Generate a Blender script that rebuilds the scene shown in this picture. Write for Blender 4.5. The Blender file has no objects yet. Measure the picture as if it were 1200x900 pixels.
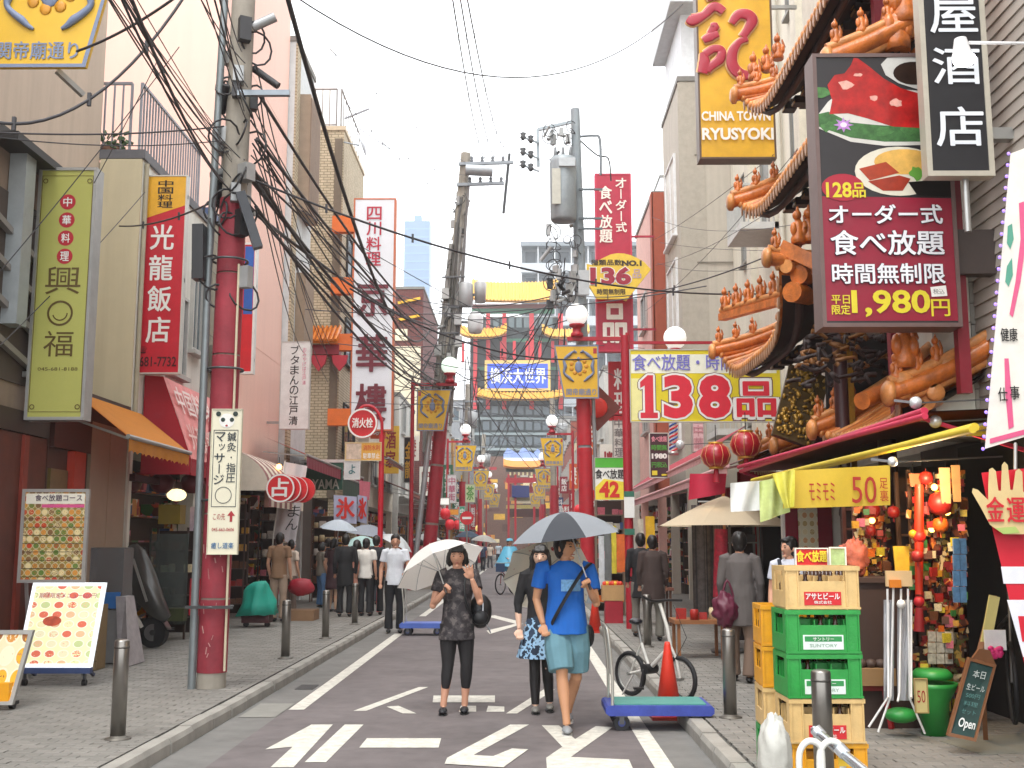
import bpy, bmesh, math, random
from mathutils import Vector, Matrix, noise
R_ = random.Random(7)
rad = math.radians
sc = bpy.context.scene
col = sc.collection
# ------------------------------------------------------------------ camera
F = 1300.0; PITCH = rad(8.18); YAW = rad(0.44); CAMZ = 1.6
cam_d = bpy.data.cameras.new('camera'); cam = bpy.data.objects.new('camera', cam_d); col.objects.link(cam)
cam.location = (0, 0, CAMZ); cam.rotation_euler = (rad(90) + PITCH, 0, YAW)
cam_d.sensor_width = 36; cam_d.lens = F / 1200 * 36; cam_d.clip_start = .1; cam_d.clip_end = 3000
sc.camera = cam
CR = (Matrix.Rotation(YAW, 3, 'Z') @ Matrix.Rotation(rad(90) + PITCH, 3, 'X'))
# ------------------------------------------------------------------ world, sun, exposure
w = bpy.data.worlds.new('World'); sc.world = w; w.use_nodes = True
nt = w.node_tree; nt.nodes.clear()
SUN_EL, SUN_ROT = rad(62), rad(200)
sky = nt.nodes.new('ShaderNodeTexSky'); sky.sky_type = 'NISHITA'; sky.sun_disc = False
sky.sun_elevation = SUN_EL; sky.sun_rotation = SUN_ROT; sky.air_density = 1; sky.dust_density = 6
hs = nt.nodes.new('ShaderNodeHueSaturation'); hs.inputs['Saturation'].default_value = .12; hs.inputs['Value'].default_value = 1.0
mxw = nt.nodes.new('ShaderNodeMix'); mxw.data_type = 'RGBA'; mxw.inputs[0].default_value = .8
mxw.inputs[7].default_value = (16.5, 16.9, 17.4, 1)      # even white cloud cover
bg = nt.nodes.new('ShaderNodeBackground'); bg.inputs['Strength'].default_value = .10
ow = nt.nodes.new('ShaderNodeOutputWorld')
nt.links.new(sky.outputs[0], hs.inputs['Color']); nt.links.new(hs.outputs[0], mxw.inputs[6])
nt.links.new(mxw.outputs[2], bg.inputs['Color']); nt.links.new(bg.outputs[0], ow.inputs['Surface'])
sd = bpy.data.lights.new('sun', 'SUN'); sd.energy = 1.2; sd.angle = rad(25); sd.color = (1, .97, .92)
so = bpy.data.objects.new('sun', sd); col.objects.link(so)
dvec = Vector((math.sin(SUN_ROT) * math.cos(SUN_EL), math.cos(SUN_ROT) * math.cos(SUN_EL), math.sin(SUN_EL)))
so.rotation_euler = dvec.to_track_quat('Z', 'Y').to_euler()
sc.view_settings.view_transform = 'Standard'; sc.view_settings.look = 'None'
sc.view_settings.exposure = 0.84; sc.view_settings.gamma = 1
sc.cycles.max_bounces = 6; sc.cycles.diffuse_bounces = 4; sc.cycles.glossy_bounces = 2; sc.cycles.volume_bounces = 0
sc.cycles.transparent_max_bounces = 6; sc.cycles.use_denoising = True

def W(px, py, Y):
    """the point of the place seen at photo pixel px, py at distance Y down the street"""
    d = CR @ Vector(((px - 600) / F, (450 - py) / F, -1))
    t = Y / d.y
    return Vector((d.x * t, Y, CAMZ + d.z * t))
def G(px, py, z=0.0):
    d = CR @ Vector(((px - 600) / F, (450 - py) / F, -1))
    t = (z - CAMZ) / d.z
    return Vector((d.x * t, d.y * t, z))

# ------------------------------------------------------------------ materials
MC = {}
def srgb(h):
    if isinstance(h, str):
        h = h.lstrip('#'); c = [int(h[i:i+2], 16) / 255 for i in (0, 2, 4)]
        return tuple(x / 12.92 if x <= .04045 else ((x + .055) / 1.055) ** 2.4 for x in c)
    return tuple(h)
def M(c, rough=.6, metal=0., var=.14, scale=5., bump=0., emit=0., coat=0., streak=0., name=None, trans=0.):
    c = srgb(c); key = (c, rough, metal, var, scale, bump, emit, coat, streak, trans)
    if key in MC: return MC[key]
    m = bpy.data.materials.new(name or 'surface'); m.use_nodes = True
    n = m.node_tree.nodes; L = m.node_tree.links; b = n['Principled BSDF']
    b.inputs['Roughness'].default_value = rough; b.inputs['Metallic'].default_value = metal
    b.inputs['Coat Weight'].default_value = coat
    if trans: b.inputs['Transmission Weight'].default_value = trans
    tc = n.new('ShaderNodeTexCoord'); nz = n.new('ShaderNodeTexNoise'); nz.inputs['Scale'].default_value = scale; nz.inputs['Detail'].default_value = 5
    nz.inputs['Roughness'].default_value = .65
    L.new(tc.outputs['Object'], nz.inputs['Vector'])
    mr = n.new('ShaderNodeMapRange'); mr.inputs[1].default_value = .25; mr.inputs[2].default_value = .75
    mr.inputs[3].default_value = 1 - var; mr.inputs[4].default_value = 1 + var * .7
    L.new(nz.outputs[0], mr.inputs[0])
    mx = n.new('ShaderNodeVectorMath'); mx.operation = 'SCALE'; mx.inputs[0].default_value = c
    L.new(mr.outputs[0], mx.inputs['Scale']); out = mx.outputs[0]
    if streak:
        mp = n.new('ShaderNodeMapping'); mp.inputs['Scale'].default_value = (3.2, 3.2, .22)
        n2 = n.new('ShaderNodeTexNoise'); n2.inputs['Scale'].default_value = 1.6; n2.inputs['Detail'].default_value = 7
        L.new(tc.outputs['Object'], mp.inputs[0]); L.new(mp.outputs[0], n2.inputs['Vector'])
        m2 = n.new('ShaderNodeMapRange'); m2.inputs[1].default_value = .42; m2.inputs[2].default_value = .72
        m2.inputs[3].default_value = 1; m2.inputs[4].default_value = 1 - streak
        L.new(n2.outputs[0], m2.inputs[0])
        s2 = n.new('ShaderNodeVectorMath'); s2.operation = 'SCALE'; L.new(out, s2.inputs[0]); L.new(m2.outputs[0], s2.inputs['Scale']); out = s2.outputs[0]
    L.new(out, b.inputs['Base Color'])
    if bump:
        bp = n.new('ShaderNodeBump'); bp.inputs['Strength'].default_value = bump; bp.inputs['Distance'].default_value = .01
        nb = n.new('ShaderNodeTexNoise'); nb.inputs['Scale'].default_value = scale * 6; nb.inputs['Detail'].default_value = 4
        L.new(tc.outputs['Object'], nb.inputs['Vector']); L.new(nb.outputs[0], bp.inputs['Height']); L.new(bp.outputs[0], b.inputs['Normal'])
    if emit:
        L.new(out, b.inputs['Emission Color']); b.inputs['Emission Strength'].default_value = emit
    MC[key] = m
    return m
def tiled(c, mortar, bw, bh, rough=.6, off=.5, var=.1, streak=.2, gap=.012, horiz=False):
    """wall tiles / bricks too small to pick apart; horiz for floors"""
    c = srgb(c); mo = srgb(mortar); key = ('tile', c, mo, bw, bh, off, horiz, streak, gap)
    if key in MC: return MC[key]
    m = M(c, rough, 0, var, 3.1 + bw + .001 * len(MC), 0, 0, 0, streak, 'tiled_wall')
    n = m.node_tree.nodes; L = m.node_tree.links; b = n['Principled BSDF']
    tc = n.new('ShaderNodeTexCoord'); sp = n.new('ShaderNodeSeparateXYZ'); ad = n.new('ShaderNodeMath'); cb = n.new('ShaderNodeCombineXYZ')
    L.new(tc.outputs['Object'], sp.inputs[0])
    if horiz:
        L.new(sp.outputs[0], cb.inputs[0]); L.new(sp.outputs[1], cb.inputs[1])
    else:
        L.new(sp.outputs[0], ad.inputs[0]); L.new(sp.outputs[1], ad.inputs[1]); L.new(ad.outputs[0], cb.inputs[0]); L.new(sp.outputs[2], cb.inputs[1])
    br = n.new('ShaderNodeTexBrick'); br.offset = off
    br.inputs['Color1'].default_value = (1, 1, 1, 1); br.inputs['Color2'].default_value = (.86, .84, .82, 1)
    br.inputs['Mortar'].default_value = (mo[0] / c[0], mo[1] / c[1], mo[2] / c[2], 1)
    br.inputs['Scale'].default_value = 1; br.inputs['Brick Width'].default_value = bw; br.inputs['Row Height'].default_value = bh
    br.inputs['Mortar Size'].default_value = gap; br.inputs['Mortar Smooth'].default_value = .2; br.inputs['Bias'].default_value = -.2
    L.new(cb.outputs[0], br.inputs['Vector'])
    src = b.inputs['Base Color'].links[0].from_socket
    mm = n.new('ShaderNodeVectorMath'); mm.operation = 'MULTIPLY'
    L.new(src, mm.inputs[0]); L.new(br.outputs['Color'], mm.inputs[1]); L.new(mm.outputs[0], b.inputs['Base Color'])
    MC[key] = m
    return m
def printed(bgc, cols, rows, seed=0, pal=('#b5402a', '#d9a24a', '#6c8a3a', '#e9dcc0', '#7a3b22'), r=.42, plate='#efe8da', emit=0):
    """a printed sheet of food photographs: rows of dishes, flat print on UV"""
    m = bpy.data.materials.new('menu_print'); m.use_nodes = True
    n = m.node_tree.nodes; L = m.node_tree.links; b = n['Principled BSDF']; b.inputs['Roughness'].default_value = .35
    uv = n.new('ShaderNodeTexCoord'); mp = n.new('ShaderNodeMapping'); mp.inputs['Scale'].default_value = (cols, rows, 1); mp.inputs['Location'].default_value = (seed, seed * 3, seed)
    L.new(uv.outputs['UV'], mp.inputs[0])
    vo = n.new('ShaderNodeTexVoronoi'); vo.voronoi_dimensions = '2D'; vo.inputs['Randomness'].default_value = 0.0; vo.inputs['Scale'].default_value = 1
    L.new(mp.outputs[0], vo.inputs['Vector'])
    vr = n.new('ShaderNodeTexNoise'); vr.inputs['Scale'].default_value = 7; vr.inputs['Detail'].default_value = 4; L.new(mp.outputs[0], vr.inputs['Vector'])
    cr = n.new('ShaderNodeValToRGB'); cr.color_ramp.interpolation = 'CONSTANT'
    wn = n.new('ShaderNodeTexWhiteNoise'); L.new(vo.outputs['Position'], wn.inputs['Vector'])
    els = cr.color_ramp.elements
    for i, p in enumerate(pal):
        e = els[i] if i < 2 else els.new(i / len(pal))
        e.position = i / len(pal); e.color = (*srgb(p), 1)
    ad = n.new('ShaderNodeMath'); ad.operation = 'MULTIPLY_ADD'; ad.inputs[1].default_value = .45; L.new(vr.outputs[0], ad.inputs[0]); L.new(wn.outputs['Value'], ad.inputs[2])
    fr = n.new('ShaderNodeMath'); fr.operation = 'FRACT'; L.new(ad.outputs[0], fr.inputs[0]); L.new(fr.outputs[0], cr.inputs[0])
    def lt(v):
        a = n.new('ShaderNodeMath'); a.operation = 'LESS_THAN'; a.inputs[1].default_value = v; L.new(vo.outputs['Distance'], a.inputs[0]); return a.outputs[0]
    def mix(f, a, bb):
        q = n.new('ShaderNodeMix'); q.data_type = 'RGBA'; L.new(f, q.inputs[0])
        for s, v in ((6, a), (7, bb)):
            if isinstance(v, tuple): q.inputs[s].default_value = (*v, 1)
            else: L.new(v, q.inputs[s])
        return q.outputs[2]
    o = mix(lt(r), srgb(bgc), srgb(plate)); o = mix(lt(r * .8), o, cr.outputs[0])
    L.new(o, b.inputs['Base Color'])
    if emit: L.new(o, b.inputs['Emission Color']); b.inputs['Emission Strength'].default_value = emit
    return m

def cloth_mat(c, t=.45, var=.06):
    """thin fabric that lets some daylight through"""
    m = M(c, .85, var=var, scale=4.3).copy(); n = m.node_tree.nodes; L = m.node_tree.links; b = n['Principled BSDF']; tr = n.new('ShaderNodeBsdfTranslucent'); mx = n.new('ShaderNodeMixShader'); mx.inputs[0].default_value = t
    L.new(b.inputs['Base Color'].links[0].from_socket, tr.inputs['Color']); L.new(b.outputs[0], mx.inputs[1]); L.new(tr.outputs[0], mx.inputs[2]); L.new(mx.outputs[0], n['Material Output'].inputs['Surface']); return m
def mixed_goods(seed=0., scale=6., pal=('#9c2a20', '#d08a3a', '#d9cdb0', '#3f6b3a', '#c9a236', '#5a3a2c', '#c4697a', '#e2e0d8', '#37507c', '#b8481f')):
    """packaging in many colours: each box falls in a colour cell of its own"""
    m = bpy.data.materials.new('mixed_goods'); m.use_nodes = True; n = m.node_tree.nodes; L = m.node_tree.links; b = n['Principled BSDF']; b.inputs['Roughness'].default_value = .45
    tc = n.new('ShaderNodeTexCoord'); mp = n.new('ShaderNodeMapping'); mp.inputs['Location'].default_value = (seed, seed * 2.3, seed * .7); L.new(tc.outputs['Object'], mp.inputs[0])
    v = n.new('ShaderNodeTexVoronoi'); v.inputs['Scale'].default_value = scale; L.new(mp.outputs[0], v.inputs['Vector']); wn = n.new('ShaderNodeTexWhiteNoise'); L.new(v.outputs['Color'], wn.inputs['Vector'])
    cr = n.new('ShaderNodeValToRGB'); cr.color_ramp.interpolation = 'CONSTANT'; e = cr.color_ramp.elements
    for i, p in enumerate(pal):
        k = e[i] if i < 2 else e.new(i / len(pal)); k.position = i / len(pal); k.color = (*srgb(p), 1)
    L.new(wn.outputs['Value'], cr.inputs[0]); L.new(cr.outputs[0], b.inputs['Base Color']); return m
# ------------------------------------------------------------------ objects
def tag(o, label=None, cat=None, group=None, kind=None):
    if label: o['label'] = label
    if cat: o['category'] = cat
    if group: o['group'] = group
    if kind: o['kind'] = kind
    return o
def thing(name, label, cat, loc=(0, 0, 0), group=None, rz=0):
    o = bpy.data.objects.new(name, None); o.empty_display_size = .2; o.location = loc; o.rotation_euler[2] = rz
    col.objects.link(o); return tag(o, label, cat, group)
def off_of(p):
    v = Vector((0, 0, 0))
    while p is not None:
        v += p.location; p = p.parent
    return v
def copy_tree(o, parent=None):
    c = o.copy(); col.objects.link(c)
    if parent: c.parent = parent
    for ch in o.children: copy_tree(ch, c)
    return c
def catmull(pts, k=6):
    P = [Vector(p) for p in pts]
    if len(P) < 3: return P
    out = []
    for i in range(len(P) - 1):
        a = P[max(i - 1, 0)]; b = P[i]; c = P[i + 1]; d = P[min(i + 2, len(P) - 1)]
        for j in range(k):
            t = j / k
            out.append(.5 * ((2 * b) + (c - a) * t + (2 * a - 5 * b + 4 * c - d) * t * t + (3 * b - a - 3 * c + d) * t ** 3))
    out.append(P[-1]); return out
class MB:
    def __init__(s): s.v = []; s.f = []; s.uv = None; s.sm = []
    def add(s, vs, fs, smooth=False):
        o = len(s.v); s.v += [Vector(v) for v in vs]; s.f += [tuple(i + o for i in f) for f in fs]; s.sm += [smooth] * len(fs); return s
    def box(s, a, b):
        x0, x1 = sorted((a[0], b[0])); y0, y1 = sorted((a[1], b[1])); z0, z1 = sorted((a[2], b[2]))
        return s.add([(x0,y0,z0),(x1,y0,z0),(x1,y1,z0),(x0,y1,z0),(x0,y0,z1),(x1,y0,z1),(x1,y1,z1),(x0,y1,z1)],
                     [(0,3,2,1),(4,5,6,7),(0,1,5,4),(1,2,6,5),(2,3,7,6),(3,0,4,7)])
    def obox(s, c, size, rot=None):
        h = [x / 2 for x in size]; m = rot or Matrix.Identity(3); c = Vector(c)
        vs = [c + m @ Vector((sx * h[0], sy * h[1], sz * h[2])) for sx, sy, sz in ((-1,-1,-1),(1,-1,-1),(1,1,-1),(-1,1,-1),(-1,-1,1),(1,-1,1),(1,1,1),(-1,1,1))]
        return s.add(vs, [(0,3,2,1),(4,5,6,7),(0,1,5,4),(1,2,6,5),(2,3,7,6),(3,0,4,7)])
    def bar(s, a, b, wd, ht=None):
        a = Vector(a); b = Vector(b); d = b - a; ht = ht or wd
        q = d.to_track_quat('Y', 'Z').to_matrix()
        return s.obox((a + b) / 2, (wd, d.length, ht), q)
    def tube(s, pts, r, n=8, caps=True, closed=False, flat=None):
        P = [Vector(p) for p in pts]; m = len(P); rr = r if isinstance(r, (list, tuple)) else [r] * m
        if len(rr) != m:   # radii given for control points: spread
            k = (m - 1) / (len(rr) - 1); src = rr
            rr = [src[min(int(i / k), len(src) - 2)] * (1 - (i / k - min(int(i / k), len(src) - 2))) + src[min(int(i / k), len(src) - 2) + 1] * (i / k - min(int(i / k), len(src) - 2)) for i in range(m)]
        vs = []; up = None
        for i, p in enumerate(P):
            if closed: t = P[(i + 1) % m] - P[i - 1]
            else: t = P[min(i + 1, m - 1)] - P[max(i - 1, 0)]
            if t.length < 1e-9: t = Vector((0, 0, 1))
            t.normalize()
            if up is None:
                up = Vector((0, 0, 1)) if abs(t.z) < .9 else Vector((0, 1, 0))
            x = t.cross(up)
            if x.length < 1e-6: x = t.orthogonal()
            x.normalize(); y = x.cross(t).normalized(); up = y
            for k in range(n):
                a = 2 * math.pi * k / n
                fx, fy = flat if flat else (1, 1)
                vs.append(p + (x * math.cos(a) * fx + y * math.sin(a) * fy) * rr[i])
        fs = []
        for i in range(m if closed else m - 1):
            j = (i + 1) % m
            for k in range(n):
                l = (k + 1) % n; fs.append((i*n+k, j*n+k, j*n+l, i*n+l))
        s.add(vs, fs, True)
        if caps and not closed:
            o = len(s.v) - len(vs)
            s.add([v.copy() for v in vs[:n]], [tuple(range(n))]); s.add([v.copy() for v in vs[-n:]], [tuple(range(n - 1, -1, -1))])
        return s
    def lathe(s, prof, c=(0, 0, 0), n=16, rot=None, smooth=True):
        c = Vector(c); vs = []; m = rot or Matrix.Identity(3)
        for r, z in prof:
            for k in range(n):
                a = 2 * math.pi * k / n; vs.append(c + m @ Vector((r * math.cos(a), r * math.sin(a), z)))
        fs = []
        for i in range(len(prof) - 1):
            for k in range(n):
                l = (k + 1) % n; fs.append((i*n+k, i*n+l, (i+1)*n+l, (i+1)*n+k))
        s.add(vs, fs, smooth); o = len(s.v) - len(vs)
        if prof[0][0] > 1e-5: s.f.append(tuple(o + n - 1 - k for k in range(n))); s.sm.append(False)
        if prof[-1][0] > 1e-5: s.f.append(tuple(o + (len(prof)-1)*n + k for k in range(n))); s.sm.append(False)
        return s
    def ball(s, c, r, n=12, m=8, rot=None, fn=None):
        r = r if isinstance(r, (tuple, list)) else (r, r, r); c = Vector(c); vs = []; q = rot or Matrix.Identity(3)
        for i in range(m + 1):
            th = math.pi * i / m
            for k in range(n):
                a = 2 * math.pi * k / n; d = Vector((math.sin(th) * math.cos(a), math.sin(th) * math.sin(a), math.cos(th)))
                f = fn(d) if fn else 1
                vs.append(c + q @ Vector((d.x * r[0] * f, d.y * r[1] * f, d.z * r[2] * f)))
        fs = []
        for i in range(m):
            for k in range(n):
                l = (k + 1) % n; fs.append((i*n+k, (i+1)*n+k, (i+1)*n+l, i*n+l))
        return s.add(vs, fs, True)
    def prism(s, poly, o, u, v, n, t):
        """poly in (u,v) plane at origin o, thickness t along n (centred on the front at o, going back along n)"""
        o = Vector(o); u = Vector(u); v = Vector(v); n = Vector(n); k = len(poly)
        A = [o + u * a + v * b for a, b in poly]; B = [p + n * t for p in A]
        fs = [tuple(range(k)), tuple(range(2*k-1, k-1, -1))] + [(i, k+i, k+(i+1)%k, (i+1)%k) for i in range(k)]
        return s.add(A + B, fs)
    def grid(s, fn, nu, nv, smooth=True, thick=0):
        vs = [fn(i / nu, j / nv) for j in range(nv + 1) for i in range(nu + 1)]
        fs = [(j*(nu+1)+i, j*(nu+1)+i+1, (j+1)*(nu+1)+i+1, (j+1)*(nu+1)+i) for j in range(nv) for i in range(nu)]
        s.add(vs, fs, smooth)
        if thick:
            o = Vector(thick); s.add([Vector(v) + o for v in vs], [tuple(reversed(f)) for f in fs], smooth)
        return s
    def rough(s, amp, sc=4.):
        for v in s.v: v += Vector((noise.noise(v * sc), noise.noise(v * sc + Vector((7, 0, 0))), noise.noise(v * sc + Vector((0, 9, 0))) * .6)) * amp
        return s
    def mesh(s, name, off=Vector((0, 0, 0)), mat=None):
        me = bpy.data.meshes.new(name)
        me.from_pydata([tuple(v - off) for v in s.v], [], s.f)
        me.polygons.foreach_set('use_smooth', s.sm[:len(me.polygons)] if len(s.sm) == len(me.polygons) else [False] * len(me.polygons))
        if mat: me.materials.append(mat)
        bm = bmesh.new(); bm.from_mesh(me); bmesh.ops.recalc_face_normals(bm, faces=bm.faces); bm.to_mesh(me); bm.free()
        return me
    def build(s, name, mat, parent=None, kind=None, origin=None):
        off = off_of(parent) if parent else (Vector(origin) if origin is not None else Vector((0, 0, 0)))
        me = s.mesh(name, off, mat)
        o = bpy.data.objects.new(name, me); col.objects.link(o)
        if parent: o.parent = parent
        elif origin is not None: o.location = off
        if kind: o['kind'] = kind
        return o
def single(name, mb, mat, label, cat, group=None, kind=None):
    """a thing that is one mesh: origin at its base centre"""
    xs = [v.x for v in mb.v]; ys = [v.y for v in mb.v]; zs = [v.z for v in mb.v]
    o = mb.build(name, mat, None, kind, ((min(xs) + max(xs)) / 2, (min(ys) + max(ys)) / 2, min(zs)))
    return tag(o, label, cat, group)
def quad_print(name, p, mat, parent):
    """flat print: quad p = bottom-left, bottom-right, top-right, top-left with UV"""
    off = off_of(parent); me = bpy.data.meshes.new(name); me.from_pydata([tuple(Vector(q) - off) for q in p], [], [(0, 1, 2, 3)])
    uv = me.uv_layers.new(name='UVMap')
    for i, c in enumerate(((0, 0), (1, 0), (1, 1), (0, 1))): uv.data[i].uv = c
    me.materials.append(mat); o = bpy.data.objects.new(name, me); col.objects.link(o); o.parent = parent; return o

# ------------------------------------------------------------------ lettering
TC = {}
def glyphs(s, off=0., res=3):
    k = (s, off)
    if k in TC: return TC[k]
    cu = bpy.data.curves.new('t', 'FONT'); cu.body = s; cu.size = 1; cu.offset = off; cu.resolution_u = res; cu.fill_mode = 'FRONT'
    o = bpy.data.objects.new('t', cu); me = o.to_mesh()
    vs = [v.co.copy() for v in me.vertices]; fs = [tuple(p.vertices) for p in me.polygons]
    o.to_mesh_clear(); bpy.data.objects.remove(o); bpy.data.curves.remove(cu)
    if vs:
        x0 = min(v.x for v in vs); x1 = max(v.x for v in vs); y0 = min(v.y for v in vs); y1 = max(v.y for v in vs)
    else: x0 = x1 = y0 = y1 = 0
    TC[k] = (vs, fs, (x0, y0, x1 - x0 or 1, y1 - y0 or 1)); return TC[k]
def text(s, rect, frame, mat, parent, bold=.02, d=.004, name='lettering', outline=None, oc=None, vertical=False, cell=None):
    """lettering s filling rect=(u0,v0,u1,v1) on frame=(origin, U, V, N) (N towards the viewer), raised by d"""
    O, U, V, N = frame
    u0, v0, u1, v1 = rect
    def one(ch, r, b, dd, mb, ref=None):
        cj = any(ord(c_) > 0x2e00 for c_ in ch)
        vs, fs, bb = glyphs(ch, 0 if cj else b)
        rb = glyphs(ch, ref)[2] if ref is not None and not cj else bb
        a0, b0, a1, b1 = r; sh = [(0, 0)]
        if cj and b > .012:
            e = b * .55 * (b1 - b0); ea, eb = 1 / max(1, len(ch)), 1
            sh = [(0, 0), (e, 0), (-e, 0), (0, e * .8), (0, -e * .8)] + ([(e * .8, e * .7), (-e * .8, e * .7), (e * .8, -e * .7), (-e * .8, -e * .7)] if b > .028 else [])
        for i, (sx, sy) in enumerate(sh):
            mb.add([O + U * (a0 + sx + (v.x - rb[0]) / rb[2] * (a1 - a0)) + V * (b0 + sy + (v.y - rb[1]) / rb[3] * (b1 - b0)) + N * (dd + i * .00025) for v in vs], fs)
    rects = []
    if vertical:
        n = len(s); hh = (v1 - v0) / n
        for i, ch in enumerate(s):
            t = v1 - i * hh; m = .06 * hh
            if ch == 'ー':
                cxm = (u0 + u1) / 2; rects.append(('|', (cxm - .05 * hh, t - hh + m, cxm + .05 * hh, t - m)))
            elif ch in '・': rects.append((ch, ((u0 + u1) / 2 - hh * .07, t - hh * .57, (u0 + u1) / 2 + hh * .07, t - hh * .43)))
            elif ch in 'ッ': rects.append((ch, (u0 * .6 + u1 * .4, t - hh * .75, u1, t - hh * .15)))
            elif ch != ' ': rects.append((ch, (u0, t - hh + m, u1, t - m)))
    else: rects.append((s, rect))
    if outline:
        mo = MB()
        for ch, r in rects: one(ch, r, bold + outline * (1.5 if ord(ch[0]) > 0x2e00 else 1), d, mo, bold)
        mo.build(name + '_outline', oc, parent, 'stuff' if False else None)
        d = d * 2
    mb = MB()
    for ch, r in rects: one(ch, r, bold, d, mb)
    return mb.build(name, mat, parent)
def PF(px0, py0, px1, py1, Y, front=0.0):
    """a frame facing the camera end of the street for pixel box: origin bottom-left, U across (m), V up; returns frame,width,height"""
    a = W(px0, py1, Y); c = W(px1, py0, Y); a.x = (a.x + W(px0, py0, Y).x) / 2; c.x = (c.x + W(px1, py1, Y).x) / 2
    return (Vector((a.x, Y - front, a.z)), Vector((1, 0, 0)), Vector((0, 0, 1)), Vector((0, -1, 0))), c.x - a.x, c.z - a.z
# ------------------------------------------------------------------ ground, road, pavements, kerbs
KL0, KL1, KR0, KR1 = -2.82, -2.68, 1.42, 1.57
def struct(name, mb, mat, **k):
    o = mb.build(name, mat); o['kind'] = 'structure'; return o
struct('ground', MB().box((-600, -60, -.3), (600, 1500, -.05)), M('#6d6a66', .9))
def sheet(a, b, z): return MB().add([(a[0], a[1], z), (b[0], a[1], z), (b[0], b[1], z), (a[0], b[1], z)], [(0, 1, 2, 3)])
struct('gutter_road', MB().box((KL1, -12, -.2), (KR0, 190, 0)), M((.17, .165, .155), .85, var=.25, scale=1.3, bump=.5, streak=.12))
struct('road', sheet((-2.27, -12), (1.10, 190), .004), M((.15, .13, .129), .85, var=.3, scale=.9, bump=1., streak=.18))
struct('pavement', MB().box((-16, -12, -.2), (KL0, 190, .095)), M((.12, .116, .105), .9, name='joint_bed'))
struct('pavement', MB().box((KR1, -12, -.2), (16, 190, .095)), M((.12, .116, .105), .9))
pavL, pavR = [o for o in sc.objects if o.name.startswith('pavement')]
kerbmat = M((.30, .285, .255), .85, var=.28, scale=3, bump=.4)
for side, x0, x1 in (('L', KL0, KL1), ('R', KR0, KR1)):
    k = bpy.data.objects.new('kerb', None); col.objects.link(k); k['kind'] = 'structure'; k.location = (x0, 0, 0)
    base = None; y = 5.2 if side == 'L' else 4.9; i = 0
    while y < 150:
        if base is None:
            s = MB(); b = .018
            prof = [(0, -.15), (x1 - x0, -.15), (x1 - x0, .1 - b), (x1 - x0 - b, .12), (b, .12), (0, .12 - b)] if side == 'L' else [(0, -.15), (x1 - x0, -.15), (x1 - x0, .12 - b), (x1 - x0 - b, .12), (b, .12), (0, .1 - b)]
            s.prism(prof, (0, 0, 0), (1, 0, 0), (0, 0, 1), (0, 1, 0), .588); base = s.mesh('kerb_stone', mat=kerbmat)
        o = bpy.data.objects.new('kerb_stone', base); col.objects.link(o); o.parent = k; o.location = (R_.uniform(-.006, .006), y, R_.uniform(-.006, .004)); o.rotation_euler[2] = R_.uniform(-.005, .005)
        y += .6; i += 1
# pavers: the nearest 300 on each side are single pieces, the rest one joined part
pm = [M((.215, .203, .183), .85, var=.16, scale=4, bump=.3), M((.195, .185, .166), .88, var=.18, scale=4, bump=.3), M((.235, .222, .2), .85, var=.2, scale=4, bump=.4)]
PW, PL = .2, .1
def paver_mesh(m):
    s = MB(); g = .004; b = .005
    lo = [(g, g), (PW - g, g), (PW - g, PL - g), (g, PL - g)]; hi = [(g + b, g + b), (PW - g - b, g + b), (PW - g - b, PL - g - b), (g + b, PL - g - b)]
    s.add([(x, y, -.02) for x, y in lo] + [(x, y, .022) for x, y in lo] + [(x, y, .026) for x, y in hi],
          [(0,1,5,4),(1,2,6,5),(2,3,7,6),(3,0,4,7),(4,5,9,8),(5,6,10,9),(6,7,11,10),(7,4,8,11),(8,9,10,11)])
    return s.mesh('paver', mat=m)
pmesh = [paver_mesh(m) for m in pm]
for side, xa, xb, par, ystart in (('L', -6.2, KL0 - .005, pavL, 7.3), ('R', KR1 + .005, 4.9, pavR, 7.3)):
    rest = [MB() for _ in pm]; n = 0; row = 0; y = 5.0 if side == 'R' else 6.0
    while y < 26:
        x = xa + (.1 if row % 2 else 0) - .1
        while x < xb:
            x2 = min(x + PW, xb); x1c = max(x, xa)
            if x2 - x1c > .03:
                q = R_.choice((0, 0, 1, 1, 2)); zj = R_.uniform(-.0015, .0015)
                lim = 4.4 if side == 'L' else 99
                full = x2 - x1c > PW - .001
                vis = y > ystart - .2 and abs(x) < y * .47
                if full and vis and n < 296:
                    o = bpy.data.objects.new('paver', pmesh[q]); col.objects.link(o); o.parent = par; o.location = (x, y, .095 + zj); n += 1
                elif abs(x1c) < y * .5 + .6:
                    g = .004; z = .1205 + zj
                    rest[q].add([(x1c + g, y + g, z), (x2 - g, y + g, z), (x2 - g, y + PL - g, z), (x1c + g, y + PL - g, z), (x1c + g, y + g, .094), (x2 - g, y + g, .094)], [(0, 1, 2, 3), (4, 5, 1, 0)])
            x += PW
        y += PL; row += 1
    for q, m in enumerate(pm):
        o = rest[q].build('pavers', m, par); o['kind'] = 'stuff'
    sheet_ = MB().add([(xa - 3 if side == 'L' else xa, 26, .118), (xb if side == 'L' else xb + 3, 26, .118), (xb if side == 'L' else xb + 3, 190, .118), (xa - 3 if side == 'L' else xa, 190, .118)], [(0, 1, 2, 3)])
    sheet_.build('far_paving', tiled((.2, .19, .172), (.1, .1, .09), .2, .1, .85, gap=.006, horiz=True), par)

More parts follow.
